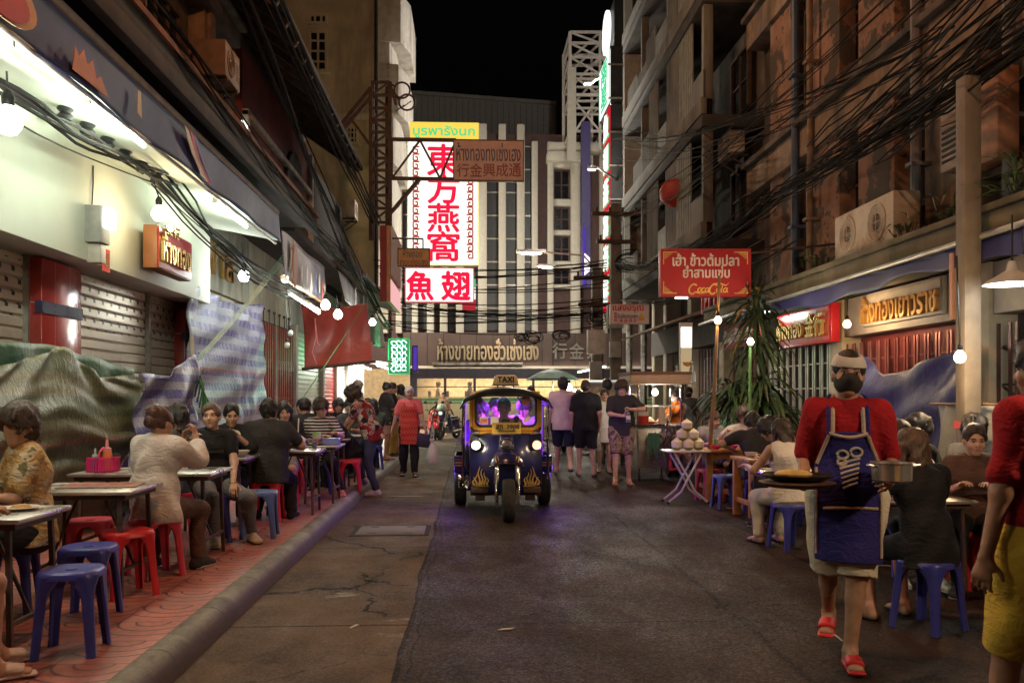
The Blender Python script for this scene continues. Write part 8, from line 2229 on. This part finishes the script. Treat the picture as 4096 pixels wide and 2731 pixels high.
g=NG('camo print',.9);wrinkle(g,.4);nn=g.noise(13,detail=3,dist=.6);g.base(g.ramp(nn,[(0,(.10,.07,.05)),(.44,(.30,.21,.14)),(.54,(.17,.12,.085)),(.62,(.42,.31,.22))],True ));camo=g.m
g=NG('leaf shirt print',.85);wrinkle(g,.5);g.base(g.ramp(g.noise(9,detail=4),[(0,(.30,.16,.05)),(.42,(.45,.30,.13)),(.55,(.50,.42,.30)),(.64,(.16,.16,.08))],True ));leafprint=g.m
snk=dict(kind='sneaker',m=cloth('sneaker cream',(.55,.47,.36)),sole=mat('rubber sole dark',(.05,.045,.04)))
snw=dict(kind='sneaker',m=cloth('sneaker white',(.60,.55,.50)))
snb=dict(kind='sneaker',m=K['black'],sole=mat('gum sole',(.48,.30,.17)))
snd=dict(kind='sneaker',m=cloth('sneaker dark',(.04,.035,.035)))
flip=dict(kind='flip',m=mat('black flip flop',(.02,.018,.018),rough=.6));flipr=dict(kind='flip',m=mat('red flip flop',(.42,.06,.05),rough=.6));slide_r=dict(kind='slide',m=mat('red slide sandal',(.50,.02,.025),rough=.5));slide_b=dict(kind='slide',m=mat('blue slide sandal',(.12,.13,.25),rough=.5))
TR=lambda m,**k:dict(kind='trousers',m=m,**k)
SH=lambda m,**k:dict(kind='shorts',m=m,**k)
TP=lambda m,**k:dict(m=m,**k)
GL,GR,GW,GT='diners on the left pavement','diners on the right','people walking or working in the lane','people riding the three wheeled taxi'
# ---- left pavement, from the camera outwards
person('person at the left picture edge in black with a bare knee and pale slippers',(-2.70,4.22,PV),-52,H=1.64,seat=.45,female=True ,top=TP(K['black']),bottom=SH(K['black'],len=.55),shoes=dict(kind='slide',m=cloth('pale slipper',(.5,.36,.30))),hair=('long','black'),hands=((-.10,.38,.80),(.12,.34,.80)),feet=[(-.10,.46,.08),(.16,.40,.08)],skin='tan',group=GL,face=False )
person('dark haired person in a yellow leafy shirt hunched with folded arms at the left table',(-2.74,5.65,PV),128,H=1.68,seat=.45,lean=5,top=TP(leafprint,sleeve=.75),bottom=TR(K['black']),shoes=snd,hair=('shaggy','brown'),hands=((-.12,.36,.78),(.16,.34,.78)),head=(35,8,0),group=GL,face=False )
w1=person('woman in a pinkish white shirt seen from behind, hands raised, hair clipped up',(-2.40,6.85,PV),-12,H=1.63,seat=.45,lean=6,female=True ,top=TP(K['pinkwhite'],sleeve=1.55,g=.022,fold=.022,hem=.14,gs=.022),bottom=TR(K['brown'],g=.014),shoes=snd,hair=('tied','auburn'),hands=((.00,.40,1.00),(.12,.38,1.04)),poles=[(-.5,.2,-1),(.5,.3,-1)],palms=[((.2,.1,1),(1,0,.2)),((-.2,.1,1),(-1,0,.2))],head=(-14,4,0),feet=[(-.16,.22,.08),(.18,.30,.08)],group=GL,face=False ,curl=.9)
b=MB();b.ball(w1['hd'](0,-.085,.055),.1,14,sc=(.62,.55,.85));b.build('hair_twist',hair_mat('auburn'),w1['o'])
b=MB();b.tube([w1['hd'](-.05,-.12,.095),w1['hd'](.05,-.12,.085)],.008,6);b.build('hair_clip',mat('hair clip',(.3,.12,.06),rough=.25),w1['o'])
b=MB();b.tube([Vector(w1['wr'][1])+Vector((.03*math.cos(a),.03*math.sin(a),-.02)) for a in np.linspace(0,6.28,16,endpoint=False )],.006,5,closed=True );b.build('bracelet',mat('gold bracelet',(.7,.45,.12),rough=.2,metal=.9),w1['o'])
b=MB();hp=w1['wr'][0];b.tube([Vector(hp)+Vector((-.02,0,.10)),Vector(hp)+Vector((-.16,.02,.09))],.004,5);o=b.build('chopstick',MATS['bamboo']);o.matrix_world=w1['o'].matrix_basis.copy();tag(o,'wooden chopstick held by the woman in the pinkish white shirt','chopstick')
w2=person('woman in a black shirt with lettering, grey jeans and chunky sneakers facing the camera',(-2.42,8.42,PV),205,H=1.64,seat=.45,female=True ,top=TP(K['black'],sleeve=.55,neck=.012,neckf=.03,hem=.06),bottom=TR(K['washed']),shoes=snk,hair=('tied','light brown'),skin='light',hands=((-.14,.28,.57),(.22,.30,.96)),poles=[(-.6,-.5,-.4),(.6,.1,-1)],head=(-22,-3,4),feet=[(-.32,.20,.08),(.02,.30,.08)],knees=[(-.3,1,.25),(.05,1,.25)],group=GL)
sht=[c for c in w2['o'].children if c.name.startswith('shirt')][0]
F_=Vector(w2['F']);cp=Vector(w2['che'])+F_*.4-Vector(w2['U'])*.03
print_on(sht,'MANGO',cp,-Vector(w2['S']),-F_,.16,.022,mat('grey print',(.30,.27,.24)))
b=MB();b.tube([Vector(w2['wr'][0])+Vector((.029*math.cos(a),.029*math.sin(a),.0)) for a in np.linspace(0,6.28,16,endpoint=False )],.007,5,closed=True );b.build('wristwatch',MATS['gold bracelet'],w2['o'])
person('long haired person mostly hidden between the woman in white and the one in black',(-2.80,8.62,PV),75,seat=.45,female=True ,H=1.62,top=TP(K['dgrey']),bottom=TR(K['black']),shoes=snd,hair=('long','black'),hands=((-.1,.36,.8),(.1,.36,.8)),group=GL,face=False )
w3=person('woman with a wide white collar looking down beside the hot pot',(-2.62,9.82,PV),192,H=1.63,seat=.45,female=True ,skin='light',top=TP(K['black'],sleeve=1.0,gs=.035),bottom=TR(K['navy']),shoes=snw,hair=('tied','black'),hands=((-.07,.30,.95),(.12,.36,.79)),poles=[(-.6,.1,-.9),(.5,-.5,-.5)],head=(10,16,0),lips='red',group=GL)
tp=w3['top'];P=[ecap(tp-w3['U']*.085,tp-w3['U']*.005,(.215,.135),(.085,.075),w3['S'],w3['F'],k=.02,e=.012),cap(tp-w3['U']*.12,tp+w3['U']*.2,.062,k=.01,sub=True )]
w3['kid']('collar',P,.0095,K['mint'],fold=.008)
person('broad man in a black shirt seated with his back to the camera',(-2.22,9.78,PV),4,H=1.72,w=1.14,seat=.45,lean=10,top=TP(K['charcoal'],sleeve=.72,g=.032,hem=.14),bottom=TR(K['black'],g=.022),shoes=snb,hair=('short','black'),hands=((-.08,.36,.96),(.18,.33,.80)),feet=[(-.14,.20,.08),(.24,.14,.08)],poles=[(-.6,-.2,-.6),(.8,-.2,-.4)],head=(-6,14,0),group=GL,face=False )
person('long haired woman in black with red lips holding a drink before her',(-2.35,11.35,PV),186,H=1.63,seat=.45,female=True ,skin='light',lips='red',top=TP(K['black'],sleeve=1.2),bottom=SH(K['grey'],len=.9),shoes=snw,hair=('long','black'),hands=((-.02,.30,.90),(.08,.24,.98)),head=(6,12,4),group=GL)
person('young man in a black and white striped top holding a phone',(-2.08,12.4,PV),186,H=1.70,seat=.45,top=TP(striped,sleeve=.9,neck=.02,neckf=.035),bottom=TR(K['black']),shoes=dict(kind='sneaker',m=cloth('sneaker salmon',(.50,.20,.15))),hair=('shaggy','brown'),hands=((-.22,.38,.86),(-.08,.36,.82)),head=(24,10,4),feet=[(-.30,.40,.08),(.12,.42,.08)],group=GL,skin='light')
person('man in black bending far forward over his phone',(-1.78,13.25,PV),78,H=1.70,seat=.45,lean=46,top=TP(K['black'],g=.018),bottom=TR(K['black']),shoes=snb,hair=('short','black'),hands=((-.06,.52,.80),(.10,.50,.80)),head=(0,26,0),group=GL)
person('shaven headed man in black seen from behind by the red gate',(-2.45,13.2,PV),8,H=1.72,w=1.08,seat=.45,lean=8,top=TP(K['charcoal'],g=.02),bottom=TR(K['black']),shoes=snd,hair=('crop','black'),hands=((-.1,.36,.8),(.1,.36,.8)),head=(-20,10,0),group=GL,face=False )
person('man in a red and white card print shirt and black mask leaning on a table',(-1.50,13.45,0),84,H=1.74,lean=27,pelvis=(0,-.02,-.03),top=TP(floral,sleeve=.60,g=.022,hem=.12),bottom=TR(K['jeans'],g=.012),shoes=snw,hair=('shaggy','brown'),mask=mat('black mask',(.022,.017,.016),rough=.8,var=.2),hands=((-.14,.46,.88),(.16,.46,.88)),poles=[(-.8,-.1,-.3),(.8,-.1,-.3)],head=(-4,18,0),feet=[(-.14,-.12,.08),(.22,.16,.215)],group=GL)
for k,(x,y,h,hr,l,c_) in enumerate(((-2.05,15.2,175,'short','dark haired diner facing the camera behind the bending man','dgrey'),(-2.35,15.9,190,'shaggy','second dark haired diner behind the bending man, nearer the shutters','black'),(-1.80,16.5,20,'long','long haired diner in green seen from behind past the patterned shirt','green'),(-2.05,17.8,185,'short','diner in a pale cap at the far left table','grey'),(-2.75,14.7,150,'short','diner half hidden between the shaven man and the striped man','navy'))):
 p_=person(l,(x,y,PV),h,H=1.66,seat=.45,top=TP(K[c_]),bottom=TR(K['black']),shoes=snd,hair=(hr,'black'),hands=((-.1,.36,.8),(.1,.36,.8)),group=GL,face=(h>100))
 stool('r' if k%2 else 'b',['blue stool under the dark haired diner behind the bending man','red stool under the second diner behind the bending man','blue stool under the diner in green','red stool under the diner in the pale cap','blue stool under the half hidden diner by the shaven man'][k],x,y,PV,.2*k)
 if k==3:
  b=MB();M3=Matrix(p_['HM'].tolist());b.ball(p_['hd'](0,-.01,.06),.1,14,sc=(.95,1.15,.75),rot=M3);b.ball(p_['hd'](0,.10,.05),.1,12,sc=(.7,.7,.08),rot=M3);b.build('cap',K['cream'],p_['o'])
folding_table('steel table among the far left diners',-2.55,-1.75,14.0,14.55,PV);folding_table('steel table before the diner in the pale cap',-2.4,-1.7,16.75,17.3,PV)
w4=person('woman in a black shirt with a hair bun looking at her phone by the kerb',(-1.79,18.9,PV),-82,H=1.63,w=1.14,female=True ,top=TP(K['charcoal'],sleeve=.8,g=.03,hem=.16),bottom=SH(cloth('pinkish shorts',(.42,.25,.22)),len=.80,g=.03),shoes=flip,hair=('bun','black'),hands=((-.08,.34,1.02),(.08,.34,1.02)),head=(0,14,0),group=GW)
b=MB();b.sheet(lambda a,c:(.17*math.cos(-1.0+2.4*a),.18*math.sin(-1.0+2.4*a),.98-.32*c+.02*math.sin(a*20)),14,6);b.build('side_apron',cloth('olive apron',(.30,.25,.10)),w4['o'],thick=.006)
person('woman in a white sleeveless dress with long hair by the lit shop',(-1.60,20.6,PV),70,H=1.62,female=True ,top=TP(K['white'],sleeve=0),bottom=dict(kind='skirt',m=K['white'],len=1.6,g=.03),shoes=flip,hair=('long','black'),hands=((-.05,.25,1.35),None ),head=(-20,5,0),group=GW)
person('person in mustard trousers standing behind the woman with the bun',(-1.75,19.9,PV),-100,H=1.64,top=TP(K['black']),bottom=TR(K['mustard'],g=.025),shoes=snd,hair=('short','black'),group=GW)
person('grey haired person standing at the bright shop entrance',(-2.55,20.3,PV),100,H=1.70,top=TP(K['grey']),bottom=TR(K['dgrey']),shoes=snd,hair=('short','grey'),group=GW)
m1=person('old man in a pink polo shirt and red patterned apron walking with bags',(-1.13,16.5,0),184,H=1.66,top=TP(K['pinkpolo'],sleeve=.66,g=.02,hem=.16),bottom=TR(K['black'],g=.025),shoes=dict(kind='slide',m=MATS['black flip flop']),hair=('crop','grey'),skin='tan',apron=dict(m=woven,z1=1.30,z0=.60,w=.16),feet=[(-.10,.16,.08),(.11,-.12,.09)],hands=((-.30,.22,.86),(.34,.08,.80)),head=(6,0,0),group=GW)
o_=m1['o'];WM=o_.matrix_basis
for s in (-1,1):
 b=MB();b.tube([Vector(m1['top'])+Vector((s*.07,.02,.03)),Vector(m1['che'])+Vector((s*.10,.135,.06))],.012,6);b.build('apron_strap',woven,o_)
t=thing('shoulder_bag','black bag hanging at the hip of the old man in pink','bag',WM@Vector((-.27,.16,.0)),R(10));b=MB();b.prism([(-.15,.56),(.15,.52),(.13,.78),(-.12,.82)],(0,-.03,0),(1,0,0),(0,0,1),(0,.08,0));b.build('bag_body',mat('black nylon',(.02,.018,.02),rough=.5),t,bev=.02)
b=MB();b.tube([(.1,0,.78),(.18,.1,1.1),(.25,.02,1.38)],.010,5);b.build('strap',MATS['black nylon'],t);b=MB();b.ball((-.06,.055,.745),.012,8);b.build('tail_light',glow('red led',(1,.02,.02),2),t)
b=MB();b.tube([(-.09,.055,.72),(-.12,.06,.6),(-.02,.06,.55),(.08,.07,.62),(.16,.1,.85)],.006,5);b.build('white_cord',mat('white cord',(.6,.55,.5)),t)
t=thing('plastic_bag','white plastic bag carried low by the old man in pink','bag',WM@Vector((-.42,.20,.0)));b=MB();b.lathe([(0,.22),(.09,.24),(.12,.36),(.08,.52),(.03,.62),(.05,.70),(.0,.70)],n=14);b.build('bag_body',mat('white film',(.62,.55,.50),rough=.35,alpha=.85,bump=.6,bs=16,bdist=.03),t)
b=MB()
for s in (-1,1):b.tube([(s*.03,0,.66),(s*.02,0,.76),(0,0,.78)],.008,5)
b.build('bag_handle',MATS['white film'],t)
person('bare shouldered person far off beside the parked motorbikes',(-.98,33.0,0),168,H=1.62,top=TP(K['tan'],sleeve=0),bottom=SH(K['dgrey']),shoes=flip,hair=('crop','black'),group=GW)
# ---- walkers right of the taxi
person('tall man in a pale shirt and dark shorts walking away from the camera',(1.77,16.7,0),-4,H=1.83,w=1.14,skin='pink',top=TP(cloth('pale rose shirt',(.60,.46,.42)),g=.026,hem=.14,sleeve=.72),bottom=SH(K['navy'],len=.95,g=.028),shoes=slide_b,hair=('short','black'),feet=[(-.12,.20,.08),(.12,-.30,.18)],group=GW,face=False )
m2=person('man in a black polo shirt and black shorts walking away beside the pale shirt',(2.16,16.4,0),-8,H=1.78,w=1.16,skin='pink',top=TP(K['black'],g=.026,hem=.12,sleeve=.7),bottom=SH(K['black'],len=.95,g=.03),shoes=slide_b,hair=('crop','brown'),feet=[(-.13,.05,.08),(.15,-.02,.08)],group=GW,face=False )
b=MB();b.tube([Vector(m2['hd'](.062*math.cos(a),-.02+.062*math.sin(a),-.125)) for a in np.linspace(0,6.28,18,endpoint=False )],.007,5,closed=True );b.build('collar_piping',K['red'],m2['o'])
person('woman in a white tank top and pale skirt walking towards the camera',(2.62,17.1,0),176,H=1.62,female=True ,skin='tan',top=TP(K['white'],sleeve=0),bottom=dict(kind='skirt',m=cloth('pale print skirt',(.52,.42,.40)),len=.72,g=.02),shoes=flip,hair=('bun','black'),feet=[(-.08,.10,.08),(.10,-.05,.08)],group=GW)
t=thing('plastic_bag','clear bag of herbs hanging between the black polo shirt and the tank top','bag',(2.42,16.85,0));b=MB();b.lathe([(0,.40),(.08,.42),(.11,.52),(.06,.78),(.02,.90),(0,.90)],n=12);b.build('bag_body',mat('thin film',(.5,.42,.36),rough=.25,alpha=.6,var=.4,vs=20),t)
b=MB();b.ball((0,0,.48),.085,10);b.build('herbs',mat('herbs',(.06,.11,.03),var=.5,vs=30),t)
m3=person('man in a black shirt, glasses and camouflage shorts opening a bottle',(2.55,14.75,0),176,H=1.74,w=1.10,skin='light',top=TP(K['charcoal'],g=.028,hem=.12,sleeve=.76),bottom=SH(camo,len=.95,g=.035),shoes=flipr,hair=('tousled','brown'),hands=((-.13,.30,1.27),(.00,.30,1.16)),poles=[(-1,0,-.3),(1,-.1,-.5)],palms=[((.75,.1,.35),(0,0,-1)),((-.9,.2,.35),(0,1,0))],curl=1.1,feet=[(-.12,.02,.08),(.13,.24,.08)],head=(0,4,0),group=GW)
b=MB()
for x in (-.034,.034):b.tube([Vector(m3['hd'](x+.024*math.cos(a),.102,.008+.02*math.sin(a))) for a in np.linspace(0,6.28,16,endpoint=False )],.0028,4,closed=True )
b.tube([Vector(m3['hd'](-.058,.10,.014)),Vector(m3['hd'](-.078,.0,.014))],.0028,4);b.tube([Vector(m3['hd'](.058,.10,.014)),Vector(m3['hd'](.078,.0,.014))],.0028,4);b.tube([Vector(m3['hd'](-.01,.105,.012)),Vector(m3['hd'](.01,.105,.012))],.0028,4)
b.build('glasses',mat('silver frame',(.5,.45,.4),rough=.2,metal=.8),m3['o'])
p=m3['o'].matrix_basis@Vector((-.075,.34,1.06));lathe_thing('water_bottle','clear water bottle in the hands of the man with camouflage shorts','bottle',p,[('bottle',[(0,0),(.036,0),(.036,.15),(.015,.21),(.014,.23),(0,.23)],MATS['clear bottle']),('label',[(.0365,.05),(.0365,.11),(.036,.11)],mat('label pale',(.6,.55,.5)))],'water bottles')
person('tall dark haired man partly hidden behind the man opening a bottle',(3.0,19.2,0),10,H=1.84,top=TP(K['cream']),bottom=TR(K['dgrey']),shoes=snd,hair=('short','black'),group=GW,face=False )
person('blond haired woman in red far behind the tank top',(3.1,21.3,0),20,H=1.66,female=True ,skin='pink',top=TP(K['red']),bottom=SH(K['red']),shoes=flip,hair=('long','blond'),group=GW,face=False )
person('person in white trousers glimpsed behind the right rear wheel of the taxi',(1.42,20.5,0),5,H=1.70,top=TP(K['grey']),bottom=TR(K['cream']),shoes=snd,hair=('short','black'),group=GW,face=False )
v1=person('vendor in an orange shirt and pale mask behind the food cart',(3.86,16.35,0),96,H=1.60,female=True ,top=TP(K['orange'],sleeve=.75,g=.028),bottom=TR(K['beige']),shoes=snd,hair=('bun','black'),mask=cloth('pale blue mask',(.50,.52,.52)),hands=((-.16,.40,.98),(.12,.40,.96)),head=(10,12,0),group=GW)
person('woman in a grey shirt bending over behind the vendor in orange',(4.42,17.5,0),90,H=1.60,female=True ,lean=30,top=TP(K['grey'],g=.02),bottom=TR(K['black']),shoes=snd,hair=('tied','black'),hands=((-.12,.42,.84),(.12,.42,.84)),head=(0,20,0),group=GW)
person('person in a black mask standing far back under the lit noodle panel',(5.05,20.2,0),172,H=1.68,top=TP(K['dgrey']),bottom=TR(K['black']),shoes=snd,hair=('short','black'),mask=mat('black mask',(.022,.017,.016),rough=.8,var=.2),group=GW)
person('cook in a yellow green shirt seen through the food cart',(3.15,18.6,0),200,H=1.62,top=TP(K['mustard']),bottom=TR(K['black']),shoes=snd,hair=('short','black'),hands=((-.1,.3,1.0),(.1,.3,1.0)),head=(0,20,0),group=GW)
person('cook in white beside the white topped stall',(3.3,23.2,0),180,H=1.60,top=TP(K['white']),bottom=TR(K['black']),shoes=snd,hair=('short','black'),hands=((-.1,.3,1.0),(.1,.3,1.0)),group=GW)
person('vendor in white at the far bright stall',(2.2,30.6,0),180,H=1.64,top=TP(K['white']),bottom=TR(K['black']),shoes=snd,hair=('short','black'),group=GW)
person('far pedestrian in dark clothes under the green umbrella',(3.6,29.2,0),120,H=1.68,top=TP(K['navy']),bottom=TR(K['black']),shoes=snd,hair=('short','black'),group=GW)
# ---- right hand diners
person('woman in a grey top bent over the far wooden table',(3.66,13.35,.004),188,H=1.62,seat=.45,lean=12,female=True ,skin='pink',top=TP(K['grey'],sleeve=.3),bottom=SH(K['dgrey']),shoes=flip,hair=('tied','brown'),hands=((-.14,.40,.78),(.16,.36,.78)),head=(24,20,0),group=GR)
g_=person('young man with glasses and tousled hair facing the camera at the far wooden table',(4.05,12.85,.004),160,H=1.70,seat=.45,top=TP(K['white'],sleeve=.6),bottom=TR(K['black']),shoes=snd,hair=('tousled','brown'),hands=((-.12,.34,.92),(.24,.30,.96)),head=(10,6,6),group=GR,skin='light')
b=MB()
for x in (-.034,.034):b.tube([Vector(g_['hd'](x+.024*math.cos(a),.102,.008+.02*math.sin(a))) for a in np.linspace(0,6.28,16,endpoint=False )],.0028,4,closed=True )
b.tube([Vector(g_['hd'](-.01,.105,.012)),Vector(g_['hd'](.01,.105,.012))],.0028,4);b.build('glasses',MATS['silver frame'],g_['o'])
person('man in a dark shirt hunched with his back turned at the near wooden table',(3.68,11.05,.004),2,H=1.72,w=1.08,seat=.45,lean=26,top=TP(K['charcoal'],g=.022),bottom=SH(K['dgrey']),shoes=flip,hair=('short','black'),hands=((-.24,.40,.80),(.24,.40,.80)),poles=[(-1,0,-.2),(1,0,-.2)],head=(0,14,0),group=GR,face=False )
person('dark haired man leaning low over the near wooden table',(3.74,9.92,.004),70,H=1.70,seat=.45,lean=30,top=TP(K['dgrey']),bottom=TR(K['black']),shoes=snd,hair=('shaggy','black'),hands=((-.14,.40,.78),(.16,.36,.78)),head=(0,20,0),group=GR)
person('woman with brown hair, white top and pale trousers seen from behind left of the waiter',(3.13,8.5,.004),12,H=1.62,seat=.45,female=True ,lean=14,skin='tan',top=TP(K['white'],sleeve=0),bottom=TR(K['cream'],g=.02),shoes=flip,hair=('long','brown'),hands=((-.24,.40,.78),(.10,.40,.78)),head=(10,8,0),group=GR,face=False )
w5=person('smiling woman in a white blouse holding a cup right of the waiter',(3.62,7.3,.004),172,H=1.63,seat=.45,female=True ,skin='light',top=TP(K['white'],sleeve=.9,gs=.03),bottom=TR(K['black']),shoes=snw,hair=('long','brown'),hands=((-.14,.32,.88),(.12,.28,.86)),head=(20,2,0),feet=[(-.10,.62,.08),(.14,.50,.08)],group=GR)
person('man in black facing left with neat dark hair on the right',(4.05,7.6,.004),72,H=1.72,seat=.45,lean=8,top=TP(K['black']),bottom=TR(K['black']),shoes=snd,hair=('short','black'),hands=((-.1,.36,.82),(.1,.36,.82)),head=(8,2,0),group=GR,skin='light')
person('woman whose pale face looks out behind the long haired woman',(3.95,6.75,.004),152,H=1.62,seat=.45,female=True ,lean=8,skin='pink',top=TP(K['brown']),bottom=TR(K['black']),shoes=snd,hair=('tied','brown'),hands=((-.1,.36,.82),(.1,.36,.82)),head=(12,6,0),group=GR)
person('young dark haired man at the far end behind the right diners',(4.65,7.95,.004),168,H=1.68,seat=.45,top=TP(K['dgrey']),bottom=TR(K['black']),shoes=snd,hair=('shaggy','black'),hands=((-.1,.36,.82),(.1,.36,.82)),head=(12,6,0),group=GR,skin='pink')
person('woman with long light brown hair in black sitting with her back to the camera',(2.95,5.55,.004),14,H=1.64,seat=.45,female=True ,lean=14,skin='tan',top=TP(K['black'],sleeve=.6,hem=.16),bottom=SH(K['black'],len=.6),shoes=flip,hair=('long','light brown'),hands=((-.26,.36,.84),(.12,.38,.80)),poles=[(-1,-.2,-.4),(.6,-.4,-.4)],head=(16,4,0),feet=[(-.20,.30,.08),(.1,.34,.08)],group=GR,face=False )
# ---- waiter
wt=person('waiter in a red shirt and blue apron with white headband and black mask, carrying food',(2.13,4.90,0),160,H=1.74,w=.92,skin='tan',top=TP(K['red'],sleeve=.86,g=.018,gs=.024,hem=.26,flare=.006,fold=.010),bottom=SH(K['cream'],len=1.0,g=.045),shoes=slide_r,hair=('crop','black'),mask=mat('black mask',(.022,.017,.016),rough=.8,var=.2),hands=((-.215,.22,1.05),(.235,.24,1.0)),poles=[(-.22,-1,-.35),(.22,-1,-.35)],palms=[((.35,.9,.05),(.6,-.3,0)),((.25,.9,.1),(0,0,1))],curl=(.95,.5),feet=[(-.01,.13,.08),(.08,-.36,.19)],head=(4,-2,-4),lean=2,vox=.0085,group=GW,apron=dict(g=.055,m=apronblue,z1=1.30,z0=.585,w=.175,cuts=[((.105,0,1.29),(.93,0,.36)),((-.105,0,1.29),(-.93,0,.36))]))
wo=wt['o'];hd=wt['hd']
P=[ell(hd(0,-.010,.036),np.array((.096,.118,.114)),wt['HM'],k=.01)]
sdf('headband',P,.0065,mat('white towel',(.58,.52,.46),rough=.9,bump=.2,bs=90),cuts=[(hd(0,0,.112),wt['hu']+wt['hf']*.30),(hd(0,0,.046),-wt['hu']-wt['hf']*.12)],parent=wo)
ap=[c for c in wo.children if c.name.startswith('apron')][0];bv=surf(ap)
crm=cloth('cream piping',(.48,.36,.29))
def strip(pts,r,nm,par,m):
 b=MB();q=[on(bv,Vector((x,1,z)),(0,-1,0),.004) for x,z in pts];q=[p for p in q if p is not None ]
 if len(q)>1:b.tube(q,r,6);b.build(nm,m,par)
strip([(-.098+.0196*i,1.292-.02*math.sin(math.pi*i/10)) for i in range(11)],.010,'apron_piping',ap,crm)
for s in (-1,1):
 strip([(s*(.104+.387*(1.29-z)-.008),z) for z in np.linspace(1.285,1.12,9)],.010,'apron_piping',ap,crm)
 strip([(s*.166,z) for z in np.linspace(1.10,.62,14)],.009,'apron_piping',ap,crm)
 for dx in (-.012,.012):
  b=MB();b.tube([Vector((s*.092+dx,.160,1.285)),Vector((s*.09+dx,.125,1.40)),Vector((s*.088+dx,.03,1.485)),Vector((s*.075+dx,-.06,1.50))],.012,6);b.build('apron_strap',apronblue if dx*s>0 else crm,wo)
strip([(-.15,.885),(-.05,.89),(.08,.885),(.13,.88)],.009,'pocket_trim',ap,crm)
pr_=cloth('cream print',(.50,.42,.36))
for (cx_,cz_,r_) in ((-.0+.03,1.175,.028),(.035,1.135,.022),(-.04,1.19,.03)):
 strip([(cx_+r_*math.cos(a),cz_+r_*.8*math.sin(a)) for a in np.linspace(0,6.0,14)],.008,'apron_print',ap,pr_)
for k in range(6):
 z=1.145-k*.026;strip([(.05-.004*k,z-.02),(.0,z-.005),(-.06+.003*k,z+.012)],.0075,'apron_print',ap,pr_)
WM=wo.matrix_basis
t=thing('serving_plate','dark oval plate of food on the right hand of the waiter','plate',WM@Vector((.27,.38,1.045)),R(-14));
b=MB();b.lathe([(0,0),(.12,.0),(.185,.028),(.19,.036),(.12,.012),(0,.010)],n=28);o=b.build('plate',mat('sizzling iron',(.03,.022,.018),rough=.4,metal=.5),t)
b=MB();b.lathe([(0,-.03),(.16,-.03),(.20,-.006),(.17,.0),(0,-.002)],n=28);b.build('wooden_base',mat('dark base wood',(.12,.06,.035)),t)
b=MB();b.ball((-.02,0,.035),1,16,sc=(.10,.045,.026));b.build('food',mat('fried egg roll',(.62,.40,.13),rough=.5,var=.25,vs=20,bump=.4,bs=60),t)
t=thing('cooking_pot','shiny steel pot in the left hand of the waiter','pot',WM@Vector((-.20,.36,1.05)))
b=MB();b.lathe([(0,0),(.085,0),(.098,.012),(.102,.095),(.110,.10),(.110,.104),(.098,.10),(.092,.02),(0,.018)],n=30);b.build('pot',mat('scoured steel',(.62,.60,.56),rough=.24,metal=.85),t)
b=MB();b.tube([(-.10,0,.085),(-.13,0,.09),(-.13,-.03,.09),(-.10,-.03,.085)],.007,6);b.tube([(.10,0,.085),(.13,0,.09),(.13,-.03,.09),(.10,-.03,.085)],.007,6);b.build('pot_handle',steel,t)
# ---- man at the right picture edge
me_=person('man in a red jersey with yellow collar and yellow shorts at the right edge',(2.25,3.30,0),12,H=1.73,w=1.04,skin='tan',top=TP(K['red'],sleeve=.72,g=.022,hem=.16),bottom=SH(K['yellow'],len=1.0,g=.04),shoes=flip,hair=('short','black'),hands=((-.30,.03,.84),None ),poles=[(-.6,-.7,-.2),(.5,-.8,-.5)],feet=[(-.12,.18,.08),(.12,-.2,.1)],head=(22,4,0),vox=.0085,group=GW,curl=.5)
P=[ecap(me_['top']-me_['U']*.012,me_['top']+me_['U']*.035,(.085,.078),(.070,.066),me_['S'],me_['F'],k=.02,e=.012),cap(me_['top']-me_['U']*.1,me_['top']+me_['U']*.2,.058,k=.01,sub=True )]
me_['kid']('collar',P,.0085,K['yellow'])
# ---- riders of the taxi and of the bus
person('driver with bare head at the middle of the purple lit taxi cabin',(.445,11.52,0),180,H=1.68,seat=.60,top=TP(K['tan']),bottom=TR(K['black']),shoes=snd,hair=('crop','black'),hands=((-.22,.46,.98),(.22,.46,.98)),feet=[(-.12,.42,.44),(.12,.42,.44)],group=GT,skin='dark')
person('smiling passenger leaning at the left side of the taxi cabin',(.16,12.2,0),176,H=1.66,seat=.58,lean=16,top=TP(K['purple'],sleeve=.9),bottom=TR(K['black']),shoes=snd,hair=('shaggy','black'),hands=((-.1,.40,.9),(.14,.34,.86)),feet=[(-.12,.38,.42),(.12,.38,.42)],head=(10,14,0),group=GT,skin='light')
person('passenger behind the left shoulder of the taxi driver',(.36,12.55,0),178,H=1.66,seat=.60,top=TP(K['white']),bottom=TR(K['black']),shoes=snd,hair=('short','black'),hands=((-.1,.34,.9),(.1,.34,.9)),feet=[(-.12,.36,.42),(.12,.36,.42)],group=GT,skin='light')
person('passenger on the right half of the taxi bench',(.76,12.45,0),184,H=1.66,seat=.60,lean=4,top=TP(K['white']),bottom=TR(K['black']),shoes=snd,hair=('shaggy','black'),hands=((-.1,.34,.9),(.1,.34,.9)),feet=[(-.12,.36,.42),(.12,.36,.42)],head=(0,12,0),group=GT,skin='light')
for k,u in enumerate((438.5,470,640)):
 c=PY(u,400,41.7);person(['bus passenger in pale clothes at the rear window','bus passenger with dark head in the second window','bus passenger seen past the white shirted man'][k],(c.x,41.7,.85),92,H=1.66,seat=.45,top=TP(K['white'] if k==0 else K['dgrey']),bottom=TR(K['black']),shoes=snd,hair=('short','black'),group='bus passengers',vox=.022)
